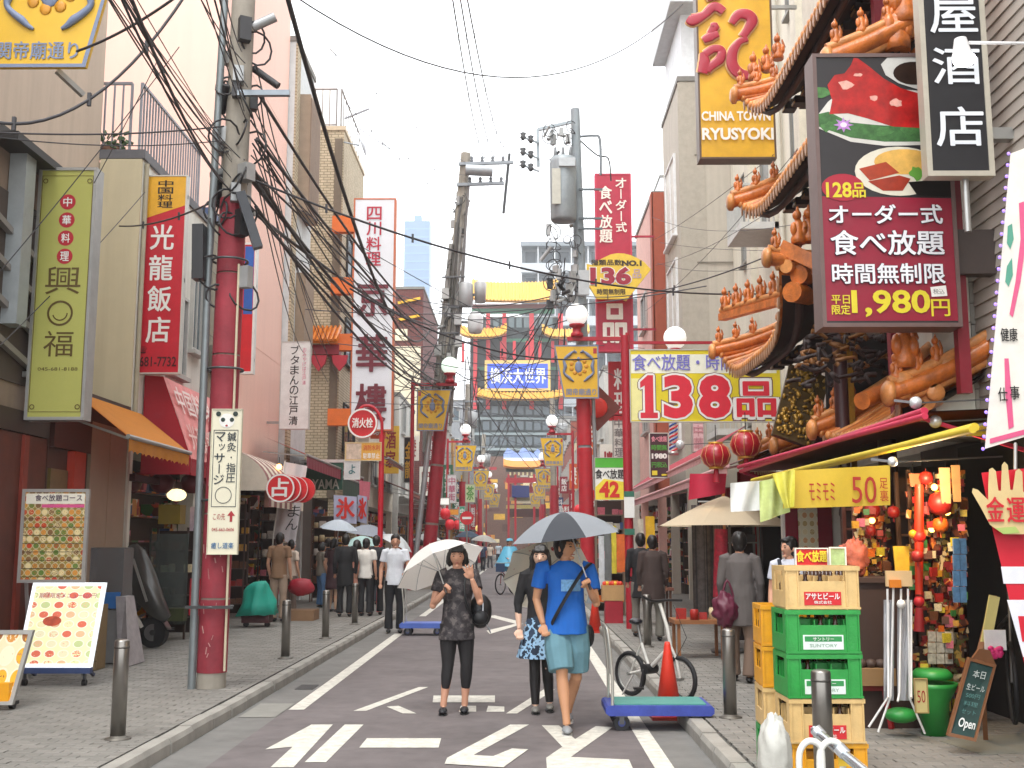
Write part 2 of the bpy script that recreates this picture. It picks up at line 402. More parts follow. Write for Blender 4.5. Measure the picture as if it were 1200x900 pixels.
# road markings, painted
paint = M((.62, .60, .53), .75, var=.32, scale=11, bump=.5)
def mark(polys, z=.008):
    s = MB()
    for i, p in enumerate(polys):
        g = [G(x, y, z + i * .002) for x, y in p]; s.add(g, [tuple(range(len(g)))])
    for v in s.v: pass
    o = s.build('road_marking', paint); o['kind'] = 'structure'; return o
def strip(x0, x1, y0, y1, z=.008): return struct('road_marking', sheet((x0, y0), (x1, y1), z), paint)
strip(-2.25, -2.10, 11.06, 20.2); strip(-2.25, -2.10, 25, 70)
strip(.96, 1.10, 4.0, 20.4); strip(.96, 1.10, 26, 90)
mark([[(414, 833), (429, 833), (502, 805), (491, 805)]])
mark([[(453, 828), (467, 827), (488, 836), (472, 836)]])
mark([[(508, 815), (580, 815), (580, 823), (507, 823)]])
mark([[(540, 827), (558, 827), (558, 834), (538, 834)]])
mark([[(572, 827), (591, 828), (591, 834), (570, 834)]])
mark([[(593, 836), (606, 836), (650, 808), (637, 808)]])
mark([[(311, 878), (365, 849), (390, 849), (344, 899), (317, 899), (343, 875)]])
mark([[(404, 849), (426, 849), (382, 893), (357, 893)]])
mark([[(430, 865), (517, 865), (514, 876), (421, 876)]])
mark([[(598, 849), (620, 849), (556, 884), (545, 895), (521, 895), (524, 888)], [(545, 884), (578, 886), (600, 877), (619, 878), (590, 899), (522, 895)]])
mark([[(635, 850), (655, 850), (674, 866), (698, 851), (718, 852), (669, 887), (737, 890), (742, 901), (641, 901), (640, 888), (659, 875)]])
mark([[(570, 722), (580, 721), (612, 729), (604, 731)], [(570, 739), (608, 730), (613, 731), (574, 743)]])
struct('drain_slab', sheet((-2.62, 10.6), (-2.28, 11.5), .005), M((.24, .235, .21), .85, bump=.3))
struct('drain_cover', MB().box((-2.5, 12.6, 0), (-2.3, 13.0, .006)), M((.06, .06, .06), .6, .5))
# concrete apron by the shop door, bottom right
g = [G(1102, 868, .125), G(1155, 862, .125), G(1230, 858, .125), G(1260, 880, .125), G(1150, 884, .125)]
struct('doorstep_slab', MB().add(g + [v - Vector((0, 0, .02)) for v in g], [(0,1,2,3,4)] + [(i, 5+i, 5+(i+1) % 5, (i+1) % 5) for i in range(5)]), M((.2, .195, .16), .85, bump=.3))

def V3_(x, y, z): return Vector((x, y, z))
# ------------------------------------------------------------------ building kit
def wall_box(b, x0, y0, z0, x1, y1, z1, mat, name='wall'): return MB().box((x0, y0, z0), (x1, y1, z1)).build(name, mat, b)
glassm = M((.09, .12, .14), .08, var=.1, name='window_glass'); frame_w = M('#b9b9b4', .5, .2); frame_d = M('#3b3a38', .5, .3)
blind = M('#c9c7bd', .5)
def window(b, xw, y0, y1, z0, z1, sgn, fm=None, mull=1, glass=None, sill=True, t=.05):
    """window on a street side wall at x=xw; sgn=+1 when the street lies at larger x"""
    fm = fm or frame_w; s = MB(); d = sgn
    s.box((xw - d*.02, y0, z0), (xw + d*.07, y0 + t, z1)); s.box((xw - d*.02, y1 - t, z0), (xw + d*.07, y1, z1))
    s.box((xw - d*.02, y0 + t, z1 - t), (xw + d*.068, y1 - t, z1)); s.box((xw - d*.02, y0 + t, z0), (xw + d*.068, y1 - t, z0 + t))
    for i in range(mull):
        ym = y0 + (y1 - y0) * (i + 1) / (mull + 1); s.box((xw - d*.02, ym - t*.4, z0 + t), (xw + d*.05, ym + t*.4, z1 - t))
    f = s.build('window', fm, b)
    MB().box((xw - d*.03, y0 + t, z0 + t), (xw + d*.02, y1 - t, z1 - t)).build('pane', glass or glassm, f)
    if sill: MB().box((xw - d*.02, y0 - .05, z0 - .07), (xw + d*.14, y1 + .05, z0 - .002)).build('sill', fm, f)
    return f
def window_f(b, yw, x0, x1, z0, z1, fm=None, mull=1, glass=None, t=.05):
    """window on a wall facing the camera at y=yw"""
    fm = fm or frame_w; s = MB()
    s.box((x0, yw - .07, z0), (x0 + t, yw + .02, z1)); s.box((x1 - t, yw - .07, z0), (x1, yw + .02, z1))
    s.box((x0 + t, yw - .068, z1 - t), (x1 - t, yw + .02, z1)); s.box((x0 + t, yw - .068, z0), (x1 - t, yw + .02, z0 + t))
    for i in range(mull):
        xm = x0 + (x1 - x0) * (i + 1) / (mull + 1); s.box((xm - t*.4, yw - .05, z0 + t), (xm + t*.4, yw + .02, z1 - t))
    f = s.build('window', fm, b)
    MB().box((x0 + t, yw - .02, z0 + t), (x1 - t, yw + .03, z1 - t)).build('pane', glass or glassm, f); return f
def railing(b, a, c, h, m, gap=.13, r=.012, name='railing'):
    a = Vector(a); c = Vector(c); s = MB(); n = max(2, int((c - a).length / gap)); up = Vector((0, 0, h))
    s.bar(a + up, c + up, .04); s.bar(a + up * .06, c + up * .06, .03)
    for i in range(n + 1):
        p = a.lerp(c, i / n); s.bar(p, p + up, .035 if i in (0, n) else r * 2)
    o = s.build(name, m, b)
    return o
def building(label, x0, x1, y0, y1, z1, mat, z0=.1, name='building', roof=None, open_=0, sgn=1, cat='building', par=.5):
    """a block; sgn=+1 stands on the left of the street (street side is x1); open_ = height of an open ground floor"""
    xs = x1 if sgn > 0 else x0
    b = thing(name, label, cat, ((x0 + x1) / 2, y0, 0))
    zz = open_ or z0
    wall_box(b, x0, y0, zz, x1, y1, z1, mat)
    if open_:
        d = .75; gm_ = mixed_goods(y0, 5.5 if y0 < 40 else 4); gq = random.Random(int(y0 * 7)); gb = MB(); xr = x1 - d if sgn > 0 else x0 + d
        for zz_ in (.35, .75, 1.15, 1.55, 1.95) + ((2.35,) if zz > 2.8 else ()):
            yy_ = y0 + .3
            while yy_ < y1 - .4:
                s_ = gq.uniform(.14, .34); dp = gq.uniform(.1, .45)
                if gq.random() < .86: gb.box((xr, yy_, z0 + zz_), (xr + sgn * dp, yy_ + s_ * .92, z0 + zz_ + gq.uniform(.12, .33)))
                yy_ += s_
            gb.box((xr, y0 + .25, z0 + zz_ - .03), (xr + sgn * .4, y1 - .25, z0 + zz_ - .005))
        gb.build('shop_goods', gm_, b, 'stuff')
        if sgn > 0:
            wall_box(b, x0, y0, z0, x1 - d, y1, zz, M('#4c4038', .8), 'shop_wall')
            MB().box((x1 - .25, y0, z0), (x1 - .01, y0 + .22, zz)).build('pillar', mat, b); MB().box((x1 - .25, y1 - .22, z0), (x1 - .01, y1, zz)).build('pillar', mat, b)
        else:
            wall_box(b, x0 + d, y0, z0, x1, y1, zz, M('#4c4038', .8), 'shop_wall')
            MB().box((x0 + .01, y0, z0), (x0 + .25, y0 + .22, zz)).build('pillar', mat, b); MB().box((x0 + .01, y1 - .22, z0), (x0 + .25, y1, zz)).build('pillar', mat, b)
    r = roof or M('#7d7b76', .7)
    MB().box((x0 - .04, y0 - .04, z1), (x1 + .04, y1 + .04, z1 + .14)).build('parapet_cap', r, b)
    return b
def band(b, xs, y0, y1, z0, z1, sgn, mat, d=.05, name='string_course'):
    return MB().box((xs - sgn*.01, y0, z0), (xs + sgn*d, y1, z1)).build(name, mat, b)

tan = M('#bcab99', .85, var=.06, streak=.12, scale=1.2); cream = M('#c6bb9c', .8, var=.06, streak=.12, scale=1.5)
offw = M('#dcdcd3', .75, var=.05, streak=.15, scale=1.5); pinkm = M('#f3cabb', .8, var=.03, streak=.04, scale=.8)
brown = M('#4d2f27', .6, var=.2, streak=.15); brownp = M('#99846f', .35, .15, var=.08); darkr = M('#5e1d18', .55, var=.2)

# ---- left side
b = building('near brown shop house with a stairway balcony, at the left edge of the photo', -9.5, -5.75, 3.5, 13.3, 6.05, M('#8c7a69', .8, streak=.15), roof=M('#36312f', .6), open_=0)
MB().box((-5.75, 4, 2.85), (-5.68, 13.28, 3.1)).build('fascia', M('#3a2a24', .6), b)
MB().box((-5.75, 4, .1), (-5.70, 13.28, 2.84)).build('shopfront_panel', M('#5b2a1e', .5, var=.25, streak=.2), b)
for y in (10.6, 11.7, 12.6): MB().box((-5.70, y, .1), (-5.66, y + .12, 2.83)).build('door_post', M('#7c2c1c', .5), b)
MB().box((-5.75, 11.6, 3.4), (-5.73, 13.2, 5.5)).build('stair_recess_shade', M('#4b4038', .8), b)  # flat dark panel on the wall, painted shade of the stair recess
MB().box((-5.74, 11.95, 4.0), (-5.55, 12.2, 5.95)).build('steel_column', M('#9fa6a8', .5, .3), b)
for i in range(4): MB().bar((-5.68, 11.5, 5.15 - i * .42), (-5.68, 13.2, 4.75 - i * .42), .07).build('stair_rail', M('#8a8580', .5, .3), b)
MB().box((-5.95, 11.5, 5.95), (-5.45, 13.5, 6.04)).build('roof_edge', M('#2c2a2a', .6), b)

b = building('plain tan concrete wall house rising behind the brown shops, upper left', -14, -6.35, 7.5, 16.05, 13.5, tan)
band(b, -6.35, 7.5, 16.03, 3.5, 3.6, 1, tan)
b = building('low brown noodle shop with a smooth tan panel and red column under the orange awning', -9, -5.7, 13.32, 15.93, 3.42, brown, roof=M('#4a3a33', .6))
MB().box((-5.70, 14.55, .95), (-5.655, 15.20, 3.2)).build('panel', brownp, b); MB().box((-5.70, 15.215, .95), (-5.655, 15.88, 3.2)).build('panel', brownp, b)
MB().box((-5.70, 14.55, .1), (-5.65, 15.88, .94)).build('plinth', M('#7a7471', .4, .3), b)
MB().box((-5.70, 15.882, .1), (-5.63, 15.95, 3.3)).build('corner_strip', M('#b7b2a8', .4, .4), b)
MB().box((-5.72, 13.9, .1), (-5.6, 14.25, 2.75)).build('red_column', M('#a8301c', .5), b)
MB().box((-5.70, 13.34, .1), (-5.66, 13.85, 2.5)).build('door', M('#6b5a32', .3, .4, var=.3), b)
MB().box((-5.70, 13.34, 2.76), (-5.64, 14.5, 3.3)).build('lintel', M('#3f1712', .5), b)

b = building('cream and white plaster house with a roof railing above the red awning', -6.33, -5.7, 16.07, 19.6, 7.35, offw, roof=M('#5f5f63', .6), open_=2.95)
MB().box((-6.33, 16.03, 2.95), (-5.70, 16.069, 7.34)).build('end_wall', cream, b)
MB().box((-9, 16.07, .1), (-6.34, 19.6, 7.3)).build('rear_wall', cream, b)
for y0, z0, z1 in ((16.5, 4.35, 5.7), (17.6, 4.35, 5.7)): window(b, -5.7, y0, y0 + .85, z0, z1, 1)
window(b, -5.7, 18.7, 19.3, 4.9, 6.3, 1)
MB().tube([(-5.66, 16.15, 7.3), (-5.66, 16.15, 3.0)], .035, 8).build('drainpipe', M('#a59c86', .6), b)
railing(b, (-7.9, 16.3, 7.5), (-6.0, 16.3, 7.5), 1.15, M('#8e8f96', .5, .4)); railing(b, (-5.85, 16.3, 7.5), (-5.85, 19.4, 7.5), 1.15, M('#8e8f96', .5, .4))
for i in range(16):
    pass
pl = MB()
for i in range(60):
    c = Vector((-6.3 + R_.uniform(-.3, .3), 16.3 + R_.uniform(-.1, .2), 7.5 + R_.uniform(0, .35))); pl.obox(c, (.09, .02, .05), Matrix.Rotation(R_.uniform(0, 6), 3, Vector((R_.random(), R_.random(), R_.random())).normalized()))
t = thing('potted_plant', 'small green plant on the cream roof ledge beside the railing', 'plant', (-6.3, 16.35, 7.49))
pl.build('foliage', M((.06, .11, .04), .6, var=.4), t, 'stuff'); MB().lathe([(.12, 7.49), (.16, 7.62)], (-6.3, 16.35, 0)).build('pot', M('#6d4a36', .7), t)

b = building('narrow grey-beige tiled building with a blue roof line beside the pink tower', -6.6, -5.72, 19.63, 21.05, 7.55, tiled('#8f8875', '#6b6658', .6, .6, streak=.1), roof=M('#44577c', .5), open_=2.9)
MB().box((-5.72, 20.0, 4.7), (-5.62, 20.5, 5.2)).build('vent', M('#6a665a', .6), b)
b = building('tall pale pink windowless tower behind the near left pole', -15, -6.0, 21.1, 27.35, 27, pinkm, open_=2.9)
for z in (6, 12, 18, 23): band(b, -6.0, 21.1, 27.33, z, z + .03, 1, pinkm, .006, 'render_joint')
brickw = tiled('#c6b699', '#85785f', .22, .09, .75, gap=.012)
b = building('narrow white and tile building with a brown slatted balcony beside the pink tower', -9, -5.85, 27.4, 30.0, 14.6, M('#cfd4d4', .7, streak=.12), open_=2.9)
MB().box((-5.85, 27.4, 2.95), (-5.8, 27.85, 14.55)).build('tile_pier', brickw, b)
bx = MB().box((-5.85, 28.0, 10.2), (-5.55, 29.4, 13.4)).build('balcony', M('#a28d78', .7, streak=.1), b)
for i in range(9): MB().box((-5.55, 28.02 + i * .15, 10.25), (-5.52, 28.12 + i * .15, 13.3)).build('slat', M('#8b7562', .7), bx)
MB().box((-5.85, 28.2, 6.6), (-5.6, 29.4, 8.6)).build('balcony', M('#95806b', .7, streak=.1), b)
b = building('buff brick building with a roof terrace and tall vertical restaurant sign', -10.5, -5.72, 34.5, 39.0, 14.9, brickw, roof=M('#c9b89c', .6), open_=3.0)
railing(b, (-8.8, 34.6, 15.05), (-6.0, 34.6, 15.05), 1.3, M('#7a736e', .5, .3), .22); railing(b, (-5.85, 34.6, 15.05), (-5.85, 38.6, 15.05), 1.3, M('#7a736e', .5, .3), .45)
MB().box((-9.5, 36, 15.05), (-6.4, 38.5, 18.4)).build('roof_house', M('#eceeee', .6), b)
for z in (4.6, 7.4, 10.2): window(b, -5.72, 35.4, 37.8, z, z + 1.5, 1, frame_d)
MB().box((-6.0, 34.42, 3.0), (-5.76, 34.49, 14.6)).build('gap_shade_strip', M('#6e604f', .7, streak=.2), b)  # dark strip painted for the shaded gap beside the tall sign
for z in (5.0, 7.2, 9.4): window_f(b, 34.5, -8.2, -7.2, z, z + 1.1, frame_d)
# orange brackets of the tall sign, glazed little roof with red bracket ornament
for z in (5.2, 7.55, 9.35, 11.35): MB().box((-5.95, 33.95, z), (-5.25, 34.25, z + .52)).build('sign_bracket', M('#dd6a1e', .5), b)
a_ = W(344, 400, 33.6); c_ = W(396, 378, 33.6)
k_ = MB().grid(lambda u, v: V3_(a_.x + (c_.x - a_.x) * u, 33.6 + .8 * v, a_.z + (c_.z - a_.z) * v), 8, 2, thick=(0, 0, -.06)).build('small_roof', M('#cf7420', .3, var=.3), b)
for i in range(10): MB().tube([V3_(a_.x + (c_.x - a_.x) * (i + .5) / 10, 33.56, a_.z + .03), V3_(a_.x + (c_.x - a_.x) * (i + .5) / 10, 34.4, c_.z + .03)], .05, 6).build('roof_tile', M('#cf7420', .3, var=.3), k_)
MB().box((a_.x, 33.9, a_.z - .35), (c_.x, 34.4, a_.z - .05)).build('red_fascia', M('#8c1528', .5), b)
for xx in (a_.x + .75, a_.x + 1.4): MB().prism([(-.25, .2), (.25, .2), (.2, -.05), (0, -.3), (-.2, -.05)], (xx, 33.8, a_.z - .6), (1, 0, 0), (0, 0, 1), (0, 1, 0), .1).build('red_ornament', M('#b01c30', .5), b)
dish = thing('satellite_dish', 'white dish aerial on the corner of the buff brick roof terrace', 'aerial', (-5.5, 34.4, 14.6))
MB().lathe([(0, .12), (.2, .08), (.38, 0), (.37, -.01), (.2, .06), (0, .1)], (-5.1, 34.2, 14.3), 16, Matrix.Rotation(rad(70), 3, 'Y')).build('reflector', M('#c9ced3', .5), dish)
MB().tube([(-5.72, 34.5, 14.5), (-5.2, 34.25, 14.3)], .025, 6).build('arm', M('#9aa0a5', .5, .5), dish)
MB().bar((-5.72, 34.5, 15.3), (-4.9, 34.3, 15.55), .05).build('strut', M('#9aa0a5', .5, .5), dish)

def simple(label, sgn, xs, y0, y1, z1, mat, floors=3, fm=None, deep=7, open_=2.9, z_first=3.7, fh=2.7, roof=None, nwin=None, front=True):
    x0, x1 = (xs - deep, xs) if sgn > 0 else (xs, xs + deep)
    b = building(label, x0, x1, y0, y1, z1, mat, open_=open_, sgn=sgn, roof=roof)
    n = nwin or max(1, int((y1 - y0) / 2.4))
    for f in range(floors):
        z = z_first + f * fh
        if z + 1.3 > z1: break
        for i in range(n):
            c = y0 + (y1 - y0) * (i + .5) / n; window(b, xs, c - .7, c + .7, z, z + 1.35, sgn, fm)
        if front and f < 4: window_f(b, y0, (x0 + x1) / 2 + sgn * deep * .28, (x0 + x1) / 2 + sgn * deep * .28 + 1.1, z, z + 1.25, fm)
    return b
b = simple('cream plaster house past the tall vertical sign on the left', 1, -5.4, 39.4, 47, 8.6, M('#cfc6b4', .8, streak=.15), 2)
b = simple('white shop house with grey panels further down the left side', 1, -5.2, 47.2, 54, 7.9, M('#c9c8c2', .8, streak=.2), 2)
b = simple('dark red brick restaurant block with gold lettering, mid left', 1, -5.0, 56, 66, 14.6, tiled('#6d3a36', '#4a2b28', .24, .1, .7), 3, M('#6d6a62'), z_first=3.6)
MB().box((-6.6, 55.93, 6.7), (-5.1, 55.99, 11.6)).build('pale_panel', M('#d8ceb4', .7), b)
MB().box((-6.6, 55.94, 11.9), (-5.8, 55.99, 12.5)).build('pale_panel', M('#e0d6b8', .7), b)
for z in (13.2, 14.1): MB().bar((-6.3, 55.9, z - .25), (-5.15, 55.9, z), .13).build('gold_bar', M('#e0b03a', .4, .5), b)
b = simple('grey rendered building behind the leaning left pole', 1, -4.9, 67, 78, 10.5, M('#a8a49c', .8, streak=.2), 3)
b = simple('small ochre restaurant building far down on the left', 1, -4.8, 79, 92, 9.0, M('#b3854c', .8, streak=.15), 2)
b = simple('grey office block far down the left side', 1, -4.7, 93, 112, 13.5, M('#8d9094', .7, streak=.15), 4)
b = simple('dark brown far block before the red gate on the left', 1, -4.6, 113, 132, 9.5, M('#6d5a50', .7), 3)

# ---- right side
siding = M('#b4aaa0', .6, .1, var=.05)
b = building('grey lap-sided building at the right edge beside the pale pillar', 4.2, 9, 2.5, 10.15, 11.5, siding, open_=2.75, sgn=-1)
for i in range(72): MB().prism([(0, 0), (.02, 0), (.004, .115), (0, .115)], (4.2, 5, 2.8 + i * .12), (-1, 0, 0), (0, 0, 1), (0, 1, 0), 5.14).build('siding_board', siding, b)
MB().box((4.17, 4, .1), (4.6, 10.6, 2.5)).build('opening_shade_block', M('#0d0c0c', .9), b)  # solid black block stands in for the shade inside the shop opening
b = thing('pillar', 'tall pale panel-clad pillar between the lap siding and the temple-roofed restaurant', 'pillar', (3.95, 10.25, 0))
pc = M('#cfd0c6', .55, var=.04, streak=.1)
for i in range(9): MB().box((3.78, 10.05, 2.56 + i * 1.06), (4.14, 10.5, 2.56 + i * 1.06 + 1.048)).build('panel', pc, b)
MB().box((3.80, 10.08, 2.55), (4.44, 10.48, 12.45)).build('core', M('#6d6c66', .7), b)
for i in range(48): MB().box((4.15, 10.06, 2.6 + i * .2), (4.45, 10.1, 2.6 + i * .2 + .19)).build('tile', M('#9d9a92', .6, var=.05), b)
MB().box((3.55, 10.5, 2.8), (3.76, 10.6, 12)).build('red_strip', M('#7c1526', .5), b)

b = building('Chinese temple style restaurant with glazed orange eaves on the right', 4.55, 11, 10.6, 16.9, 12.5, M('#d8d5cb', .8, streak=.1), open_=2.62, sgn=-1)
wr = b
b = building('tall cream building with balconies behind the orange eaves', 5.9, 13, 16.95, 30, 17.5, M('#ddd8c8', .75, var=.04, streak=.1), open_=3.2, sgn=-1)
for y, z0, z1 in ((25.5, 8.8, 11.6), (28.0, 8.8, 11.2), (25.5, 13, 15), (28, 13, 15), (22.5, 9.2, 11.6), (28.2, 4.6, 7.0), (22.5, 13, 15)):
    window(b, 5.9, y - .55, y + .55, z0, z1, -1, M('#8a8780', .5), 0, M((.25, .27, .27), .2))
for y in (24.2, 26.9, 19.5, 21.8): MB().box((5.72, y, 3.2), (5.9, y + .45, 17.45)).build('pilaster', M('#d3cdbd', .75, streak=.1), b)
for y, z in ((25.0, 8.6), (28.6, 4.3)):
    k = MB().box((4.95, y - .8, z), (5.9, y + .8, z + .16)).build('balcony', M('#c6c6c2', .6), b)
    q = MB()
    for i in range(13): q.box((4.95, y - .8 + i * .13, z + .16), (4.98, y - .77 + i * .13, z + 1.0))
    for i in range(7): q.box((4.98 + i * .14, y - .8, z + .16), (5.01 + i * .14, y - .77, z + 1.0))
    q.box((4.93, y - .82, z + 1.0), (5.0, y + .82, z + 1.06)); q.box((5.0, y - .82, z + 1.0), (5.88, y - .77, z + 1.06))
    o = q.build('balustrade', M('#b9bab6', .5, .2), k)
MB().tube([(5.8, 23.9, 17.3), (5.8, 23.9, 3.3)], .06, 8).build('drainpipe', M('#c9c5b8', .6), b)
b = building('taupe concrete stair tower with tall white window strips, right side', 4.5, 12, 30.02, 33.6, 14.6, M('#b7b0a3', .8, var=.05, streak=.12), open_=3.1, sgn=-1)
for i, z in enumerate((4.3, 7.3, 10.4)): window(b, 4.5, 30.9, 32.9, z, z + 2.4, -1, M('#e2e4e4', .5), 1, blind)
MB().box((4.46, 30.0, 3.1), (5.2, 30.015, 14.55)).build('joint_panel', M('#aba497', .8), b)
for z in (6.2, 9.3, 12.4): MB().box((4.9, 29.975, z), (5.9, 29.998, z + .03)).build('joint', M('#7d776c', .8), b)
k = MB().box((4.2, 29.2, 16.6), (6.6, 33.5, 18.8)).build('roof_canopy', M('#c7cbcd', .6), b); MB().box((4.6, 30, 14.75), (6.4, 33.4, 16.6)).build('roof_room', M('#dfe3e6', .6), b)
b = building('pink building with a terracotta corner pier', 4.15, 12, 33.65, 38.6, 12.4, M('#d9aba0', .8, streak=.1), open_=3.1, sgn=-1)
MB().box((4.12, 33.6, 3.1), (4.75, 33.645, 12.5)).build('corner_pier', M('#a8563f', .7, var=.1), b); MB().box((4.09, 33.6, 3.1), (4.149, 34.0, 12.5)).build('corner_pier', M('#a8563f', .7, var=.1), b)
for z in (8.6, 5.2): window(b, 4.15, 35.5, 37, z, z + 1.2, -1)
b = simple('white rendered shop house beyond the pink building', -1, 3.9, 39, 49, 7.6, M('#cfcabf', .8, streak=.15), 2)
b = simple('pale grey mid-rise on the right, past the hanging dish sign', -1, 3.8, 50, 63, 9.5, M('#bdbcb6', .8, streak=.2), 2)
b = simple('cream walled shop house with dark windows, far right side', -1, 3.7, 64, 80, 8.4, M('#cabd9b', .8, streak=.15), 2)
b = simple('reddish restaurant building far down on the right', -1, 3.7, 81, 100, 10.5, M('#8f4c3e', .8, streak=.15), 3)
b = simple('grey block beside the far red gate on the right', -1, 3.6, 101, 130, 13, M('#9b9a97', .8, streak=.15), 4)
# pale high block rising behind the taupe tower
b = building('very pale tower block behind the taupe stair tower', 8.1, 13, 62, 75, 22.6, M('#e3e4e6', .8), sgn=-1, open_=0)
MB().box((8.0, 61.9, 19), (10, 62, 19.2)).build('ledge', M('#cfd2d5', .7), b)
# balcony apartment block far behind
apm = M('#8b9196', .8); b = building('grey apartment block with rows of balconies, far behind on the right', 0.2, 24, 170, 184, 47.5, apm, sgn=-1)
for i in range(7):
    z = 47.5 - 4.2 * (i + 1); k = MB().box((.0, 168.2, z), (23.5, 170, z + 1.5)).build('balcony', M('#b4babf', .7), b)
    for j in range(9): MB().box((.8 + j * 2.6, 169.9, z + 1.6), (2.4 + j * 2.6, 169.97, z + 3.7)).build('window', M('#39444c', .3), b)
    for j in range(9): MB().box((.1 + j * 2.6, 168.3, z + 1.5), (.25 + j * 2.6, 170, z + 4.2)).build('divider', M('#cfd2d4', .7), b)
MB().box((0, 168, 47.5), (24, 184.2, 48.2)).build('roof_slab', M('#7f868c', .7), b)
# blue tower
tw = building('slim pale blue glass skyscraper on the skyline left of centre', -56, -43.8, 520, 532, 156, M('#2f6592', .45, var=.03), cat='skyscraper', par=0, roof=M('#144a7a', .5))
for i in range(38): MB().box((-56.1, 519.85, 2 + i * 4.05), (-43.7, 520, 2.7 + i * 4.05)).build('floor_band', M('#4a7da5', .5), tw)
MB().box((-51.5, 522, 156.2), (-48, 528, 159.5)).build('roof_plant', M('#3a719f', .6), tw)
# far low skyline that closes the end of the street
b = building('grey far building that closes the end of the street', -22, 30, 190, 200, 16, M('#9da3a6', .8), sgn=-1)
for i in range(4):
    for j in range(14): MB().box((-20 + j * 3.4, 189.9, 2.5 + i * 3.4), (-18 + j * 3.4, 189.98, 4.3 + i * 3.4)).build('window', M('#5c666c', .3), b)

# ---- the far end: theatre block with yellow roofs, and the red street gate
Yg = 150
ybl = building('Chinese style amusement block with yellow tiled roofs at the far end of the street', -6.9, 5.2, Yg, Yg + 12, 32.4, M('#1c2a2b', .6, var=.2), cat='building')
def pxbox(p, name, x0, y0, x1, y1, Y, t, mat, proud=0.0):
    a = W(x0, y1, Y); c = W(x1, y0, Y)
    return MB().box((a.x, Y - proud - t, a.z), (c.x, Y - proud, c.z)).build(name, mat, p)
ytile = M('#d9a63e', .5, var=.08); rcol = M('#c8202c', .5); gbeam = M('#2f6a50', .6)
def yroof(p, x0, y0, x1, y1, Y, d, lift=.0):
    a = W(x0, y1, Y); c = W(x1, y0, Y); n = max(6, int((x1 - x0) / 4)); wdt = c.x - a.x; hgt = c.z - a.z
    rf = MB().grid(lambda u, v: Vector((a.x + wdt * u, Y - d * (1 - v), a.z + hgt * v * (.75 + .25 * v) + lift * (abs(2 * u - 1) ** 4))), 16, 5, thick=(0, .3, -.25)).build('roof', ytile, p)
    for i in range(n):
        u = (i + .5) / n
        MB().tube([(a.x + wdt * u, Y - d * (1 - v), a.z + hgt * v * (.75 + .25 * v) + lift * (abs(2 * u - 1) ** 4) + .05) for v in (0, .5, 1)], .12, 6).build('roof_tile_ridge', ytile, rf)
    return rf
yroof(ybl, 553, 331, 654, 357, Yg, 2.6, .5)
pxbox(ybl, 'eave_beam', 553, 357, 652, 362, Yg, .4, M('#6a2a22', .6)); pxbox(ybl, 'green_beam', 553, 362, 650, 368, Yg, .3, gbeam)
for x in (557, 572, 591, 623, 657): pxbox(ybl, 'red_column', x - 2.5, 368, x + 2.5, 480, Yg, .5, rcol)
pxbox(ybl, 'green_beam', 593, 397, 645, 401, Yg, .2, gbeam); pxbox(ybl, 'green_beam', 553, 430, 690, 434, Yg, .2, gbeam)
for x in range(560, 650, 9): pxbox(ybl, 'window', x, 372, x + 6.5, 384, Yg, .08, M((.12, .17, .18), .2))
yroof(ybl, 538, 385, 594, 398, Yg - 1, 2.2, .8); yroof(ybl, 635, 386, 690, 398, Yg - 1, 2.2, .8)
for x in range(541, 700, 15): pxbox(ybl, 'red_column', x, 400, x + 3.4, 425, Yg - .6, .3, rcol)
yroof(ybl, 560, 460, 662, 470, Yg - 1, 2.4, .6)
for r_ in range(3):
    for x in range(566, 660, 10): pxbox(ybl, 'window', x, 476 + r_ * 18, x + 7.5, 486 + r_ * 18, Yg, .08, M((.1, .13, .15), .2))
    pxbox(ybl, 'floor_band', 553, 489 + r_ * 18, 664, 492 + r_ * 18, Yg, .2, M('#8d9a9c', .6))
fr, w_, h_ = PF(568, 422, 645, 458, Yg - 1.2)
sg = thing('banner_sign', 'blue sign with white characters and a yellow frame on the far yellow-roofed block', 'sign', (fr[0].x + w_ / 2, Yg - 1.2, fr[0].z))
MB().box(fr[0] + Vector((0, 0, 0)), fr[0] + Vector((w_, .4, h_))).build('frame', M('#d9b869', .5), sg)
MB().box(fr[0] + Vector((.35, -.05, .35)), fr[0] + Vector((w_ - .35, -.005, h_ - .5))).build('board', M('#2c55d8', .5), sg)
fr2 = (fr[0] + Vector((0, -.06, 0)), *fr[1:])
text('横浜大世界', (.7, 1.0, w_ - .6, h_ - 1.1), fr2, M('#e9ecf5', .5), sg, bold=.03, d=.02)
# mountain painted board and low orange roof
t = thing('painted_board', 'long board painted with pale blue mountain peaks above the far red gate', 'board', (0, 135, 10))
fr, w_, h_ = PF(590, 524, 637, 540, 135)
pk = [(0, 0), (w_, 0), (w_, h_ * .5), (w_ * .85, h_ * .9), (w_ * .74, h_ * .55), (w_ * .62, h_ * .75), (w_ * .48, h_ * 1.0), (w_ * .36, h_ * .55), (w_ * .25, h_ * .7), (w_ * .1, h_ * .95), (0, h_ * .5)]
MB().prism(pk, fr[0], fr[1], fr[2], (0, 1, 0), .2).build('mountain_panel', M('#8fa5dc', .6, var=.35, scale=1.2), t)
pk = [(w_ * .1, h_ * .55), (w_ * .2, h_ * .5), (w_ * .1, h_ * .85)]
MB().box(fr[0] + Vector((0, -.02, 0)), fr[0] + Vector((w_, -.001, h_ * .22))).build('base_strip', M('#e3e6f2', .6), t)
gt = thing('street_gate', 'red Chinese street gate with a dark blue plaque at the far end', 'gate', (.2, 120, 0))
red2 = M('#b5182c', .5, var=.15); org = M('#c9822c', .5, var=.15)
a = W(594, 640, 120); c = W(636, 548, 120)
yr = W(590, 548, 120); yr2 = W(638, 540, 120)
